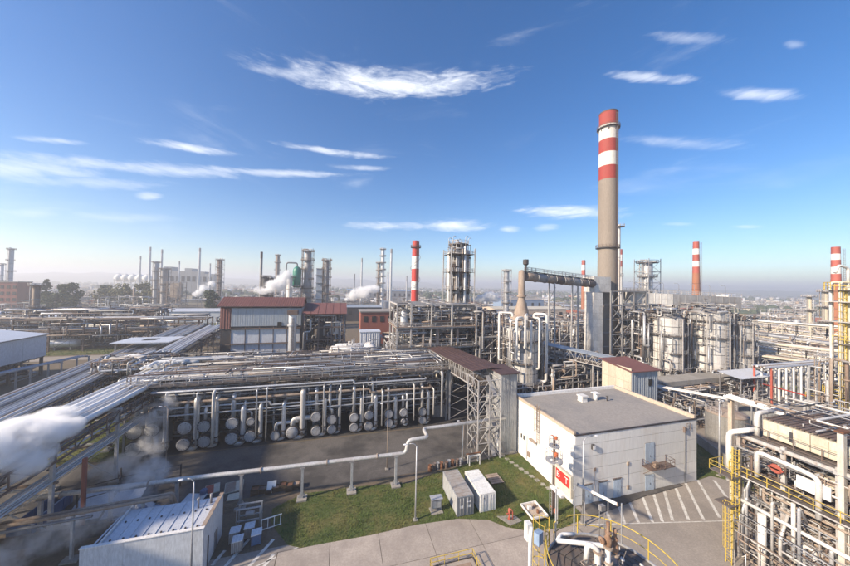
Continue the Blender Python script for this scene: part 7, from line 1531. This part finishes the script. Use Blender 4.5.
# ------------------------------------------------------------------ trees
def tree(label, u, v, h, r, leaf, seed, z0=0.0, conic=False, group=None, n=1500):
    rg = random.Random(seed); t = T('tree', label, 'tree', (u, v, z0), group)
    g = G(); g.tube([(u, v, z0), (u + .2, v, z0 + h * .3), (u, v + .2, z0 + h * .75)], [h * .03, h * .022, h * .008], 8)
    for k in range(6):
        a = rg.uniform(0, 2 * PI); zb = z0 + h * rg.uniform(.25, .55); g.tube([(u, v, zb), (u + math.cos(a) * r * .4, v + math.sin(a) * r * .4, zb + h * .15), (u + math.cos(a) * r * .75, v + math.sin(a) * r * .75, zb + h * .22)], [h * .012, h * .008, h * .003], 6)
    t.geo('trunk', g, 'bark'); g = G(); cl = []
    for _ in range(34):
        zz = rg.uniform(.22, 1); w = (1.08 - zz) * 1.25 if conic else math.sqrt(max(.05, 1 - ((zz - .55) / .5) ** 2)); a = rg.uniform(0, 2 * PI); d = r * w * rg.uniform(.3, .95); cl.append((u + math.cos(a) * d, v + math.sin(a) * d, z0 + h * zz * .95, r * rg.uniform(.22, .42)))
    for i in range(n):
        c = cl[i % len(cl)]; a, b = rg.uniform(0, 2 * PI), math.acos(rg.uniform(-1, 1)); q = c[3] * rg.random() ** .4; p = Vector((c[0] + q * math.sin(b) * math.cos(a), c[1] + q * math.sin(b) * math.sin(a), c[2] + q * math.cos(b))); s = r * .085 * rg.uniform(.6, 1.5)
        x = Vector((rg.uniform(-1, 1), rg.uniform(-1, 1), rg.uniform(-1, 1))).normalized(); y = x.orthogonal().normalized(); b0 = len(g.v); g.v += [tuple(p - x * s), tuple(p + y * s * .7), tuple(p + x * s), tuple(p - y * s * .7)]; g.face((b0, b0 + 1, b0 + 2, b0 + 3))
    t.geo('crown', g, leaf); return t
tree('tall dark conical evergreen tree beyond the far left rack', -246, 338, 31, 6.5, 'leaf_dark', 1, 0, True, n=2600)
tree('round green tree next to the dark evergreen', -229, 334, 27, 9, 'leaf_mid', 2, n=2600)
tree('lower green tree between the dark evergreen and the round one', -239, 332, 20, 7, 'leaf_mid', 3, n=1800)
for k, (u, v, h) in enumerate(((-232, 405, 26), (-214, 408, 28), (-248, 410, 24), (-200, 402, 23))): tree('%s pale olive tree of the grove right of the evergreens' % ('broad', 'tallest', 'rounded', 'smallest')[k], u, v, h, 10, 'leaf_pale', 10 + k, group='pale olive grove', n=1800)
tree('single dark green bushy tree left of the red-roofed hall', -105, 288, 24, 6.8, 'leaf_dark', 5, n=2400)
tree('low green tree near the grass patch behind the far rack', -85, 262, 9, 4, 'leaf_mid', 6)
# woods and hedges on the plain
g = G(); rg = random.Random(66)
for _ in range(5200):
    a = R(rg.uniform(-66, 84)); d = 560 + 3600 * rg.random() ** 1.25; band = math.sin(d * .006 + 3 * math.sin(a * 5)) + .6 * math.sin(a * 17 + d * .002)
    if band < .35: continue
    x, y = math.sin(a) * d, math.cos(a) * d; w = rg.uniform(5, 12); h = rg.uniform(7, 15); b0 = len(g.v)
    for j, (q, zz) in enumerate(((.8, 0), (1, h * .45), (.6, h * .85))):
        for k in range(6): t_ = 2 * PI * k / 6 + rg.uniform(-.3, .3); g.v.append((x + w * q * math.cos(t_) * rg.uniform(.7, 1.2), y + w * q * math.sin(t_) * rg.uniform(.7, 1.2), zz * rg.uniform(.85, 1.15)))
    g.v.append((x, y, h))
    for j in range(2):
        for k in range(6): g.face((b0 + j * 6 + k, b0 + j * 6 + (k + 1) % 6, b0 + (j + 1) * 6 + (k + 1) % 6, b0 + (j + 1) * 6 + k), 0)
    for k in range(6): g.face((b0 + 12 + k, b0 + 12 + (k + 1) % 6, b0 + 18), 0)
single('woodland', g, 'hill', 'far hedges and woodland strips across the hazy plain', 'woodland', kind='stuff', loc=(0, 0, 0))
# far scattered roofs and tanks of the town and plant on the plain
g = G(); rg = random.Random(67)
for _ in range(1500):
    a = R(rg.uniform(-64, 82)); d = 520 + 1700 * rg.random() ** 1.2; x, y = math.sin(a) * d, math.cos(a) * d; w, dd, h = rg.uniform(6, 24), rg.uniform(6, 12), rg.uniform(3, 8); m = rg.choices((0, 1, 2, 3), (1, 4, 2, 3))[0]
    if rg.random() < .8: g.box((x, y, h / 2), (w, dd, h), m, rg.uniform(-.2, .2)); g.box((x, y, h + .4), (w * 1.03, dd * 1.06, .7), rg.choice((0, 1, 3, 4, 4, 2)), 0)
    else: g.lathe((x, y, 0), [(w * .35, 0), (w * .35, h), (0, h + 1.5)], 12, 0)
single('far_rooftops', g, ['cladding_white', 'cladding_beige', 'brick_red', 'galv', 'rust_pale'], 'scatter of tiny far roofs and tanks on the hazy plain', 'buildings', kind='stuff', loc=(0, 0, 0))
# ------------------------------------------------------------------ haze and steam
def volume_mat(name, col_, dens, noise=None, aniso=0.0):
    m = bpy.data.materials.new(name); m.use_nodes = True; nt = m.node_tree; N, L = nt.nodes, nt.links; N.remove(N['Principled BSDF']); out = N['Material Output']
    pv = N.new('ShaderNodeVolumePrincipled'); pv.inputs['Color'].default_value = (*col_, 1); pv.inputs['Density'].default_value = dens; pv.inputs['Anisotropy'].default_value = aniso; L.new(pv.outputs[0], out.inputs['Volume'])
    if noise:
        sc, k, amp, stretch = noise
        tc = N.new('ShaderNodeTexCoord'); ln = N.new('ShaderNodeVectorMath'); ln.operation = 'LENGTH'; L.new(tc.outputs['Object'], ln.inputs[0])
        geo = N.new('ShaderNodeNewGeometry'); n = N.new('ShaderNodeTexNoise'); n.inputs['Scale'].default_value = sc; n.inputs['Detail'].default_value = 6; n.inputs['Roughness'].default_value = .68; L.new(geo.outputs['Position'], n.inputs[0])
        a = N.new('ShaderNodeMath'); a.operation = 'MULTIPLY_ADD'; L.new(ln.outputs['Value'], a.inputs[0]); a.inputs[1].default_value = -k; a.inputs[2].default_value = k
        b = N.new('ShaderNodeMath'); b.operation = 'MULTIPLY_ADD'; L.new(n.outputs[0], b.inputs[0]); b.inputs[1].default_value = amp; b.inputs[2].default_value = -amp * .5
        c = N.new('ShaderNodeMath'); c.operation = 'ADD'; c.use_clamp = True; L.new(a.outputs[0], c.inputs[0]); L.new(b.outputs[0], c.inputs[1])
        # fade to nothing at the skin of each puff
        f = N.new('ShaderNodeMapRange'); L.new(ln.outputs['Value'], f.inputs[0]); f.inputs[1].default_value = 1.0; f.inputs[2].default_value = .75
        d = N.new('ShaderNodeMath'); d.operation = 'MULTIPLY'; L.new(c.outputs[0], d.inputs[0]); L.new(f.outputs[0], d.inputs[1])
        e = N.new('ShaderNodeMath'); e.operation = 'MULTIPLY'; L.new(d.outputs[0], e.inputs[0]); e.inputs[1].default_value = dens; L.new(e.outputs[0], pv.inputs['Density'])
    M[name] = m; return m
volume_mat('haze_air', (.95, .96, 1.0), HAZE, None, .3)
g = G(); g.bb(-9100, 9100, -700, 11100, -3.5, 140); single('haze', g, 'haze_air', 'thin pale haze hanging over the whole plain', 'haze', kind='stuff', loc=(0, 0, -3.5))
volume_mat('steam_dense', (1, 1, 1), 2.4, (.42, 1.3, 5.5, 1)); volume_mat('steam_thin', (.95, .95, .96), .62, (.4, .9, 5.0, 1)); volume_mat('steam_far', (1, 1, 1), .7, (.2, 1.2, 5.0, 1))
g = G(); g.lathe((0, 0, 0), [(math.sin(a), -math.cos(a)) for a in [PI * i / 8 for i in range(9)]], 14); PUFF = {k: None for k in ('steam_dense', 'steam_thin', 'steam_far')}
for k in PUFF: PUFF[k] = g.mesh('puff_' + k, [k])
def steam(label, mt, puffs):
    c = puffs[0]; t = T('steam_cloud', label, 'steam', c[:3], kind='stuff')
    for (x, y, z, a, b, d, rz) in puffs:
        o = bpy.data.objects.new('puff', PUFF[mt]); o.location = Vector((x, y, z)) - t.loc; o.scale = (a, b, d); o.rotation_euler = (0, 0, rz); o.parent = t.o; col.objects.link(o)
steam('dense white steam cloud blowing over the white pipe bridge', 'steam_dense', [(-35.4, 46.2, 13.4, 4.0, 4.6, 2.4, 0), (-36.5, 41.5, 13.8, 5, 5, 2.8, 0), (-34.6, 49.6, 12.7, 2.8, 3.0, 1.6, 0), (-37.6, 52.5, 13.2, 3.2, 4.0, 1.1, 0), (-33.4, 45, 11.2, 1.8, 3.0, 1.8, 0)])
steam('thin grey steam drifting past the first heat exchangers', 'steam_thin', [(-32.5, 65.0, 7.2, 3.4, 1.6, 3.2, .3), (-31, 63.4, 3.6, 2.6, 2.4, 3.4, 0), (-33.5, 60.5, 1.8, 5.0, 3.0, 2.0, .4), (-29.5, 65, 9.6, 2.0, 1.4, 2.6, 0)])
steam('thin grey steam drifting low behind the small white building', 'steam_thin', [(-31, 44.5, 2.8, 5.5, 2.4, 2.2, .2), (-26.5, 46.5, 4.0, 4.6, 2.0, 2.4, .3), (-36, 42, 1.8, 5.5, 3.0, 1.8, 0), (-24.5, 49.5, 5.6, 3.0, 2.0, 2.4, .4)])
steam('white steam plume rising behind the red-roofed hall', 'steam_far', [(-43, 215, 29, 7, 6, 5, 0), (-38, 217, 32.5, 5.5, 5, 6, 0), (-35.5, 219, 37, 3.5, 3, 4, 0), (-49, 214, 26.5, 6, 5, 3, 0)])
steam('white steam puff drifting above the red-roofed open shed', 'steam_far', [(12, 190, 26.5, 7.5, 6, 4.2, 0), (18, 191, 29, 6, 5, 3.6, 0), (6.5, 190, 24, 5, 4, 3, 0)])
steam('small steam jet blowing sideways from the tallest process column', 'steam_dense', [(43.5, 94, 27.2, 1.8, 1.2, .9, 0), (46.5, 94.5, 27.6, 2.8, 1.8, 1.7, 0), (51, 95.5, 28.2, 4.4, 2.6, 2.2, 0)])
steam('slanting steam plume rising far behind the grey pipe rack', 'steam_far', [(-131, 330, 20, 5, 4, 4, 0), (-126, 332, 25, 6, 4, 4.4, 0), (-121, 333, 29, 5, 4, 3.6, 0)])
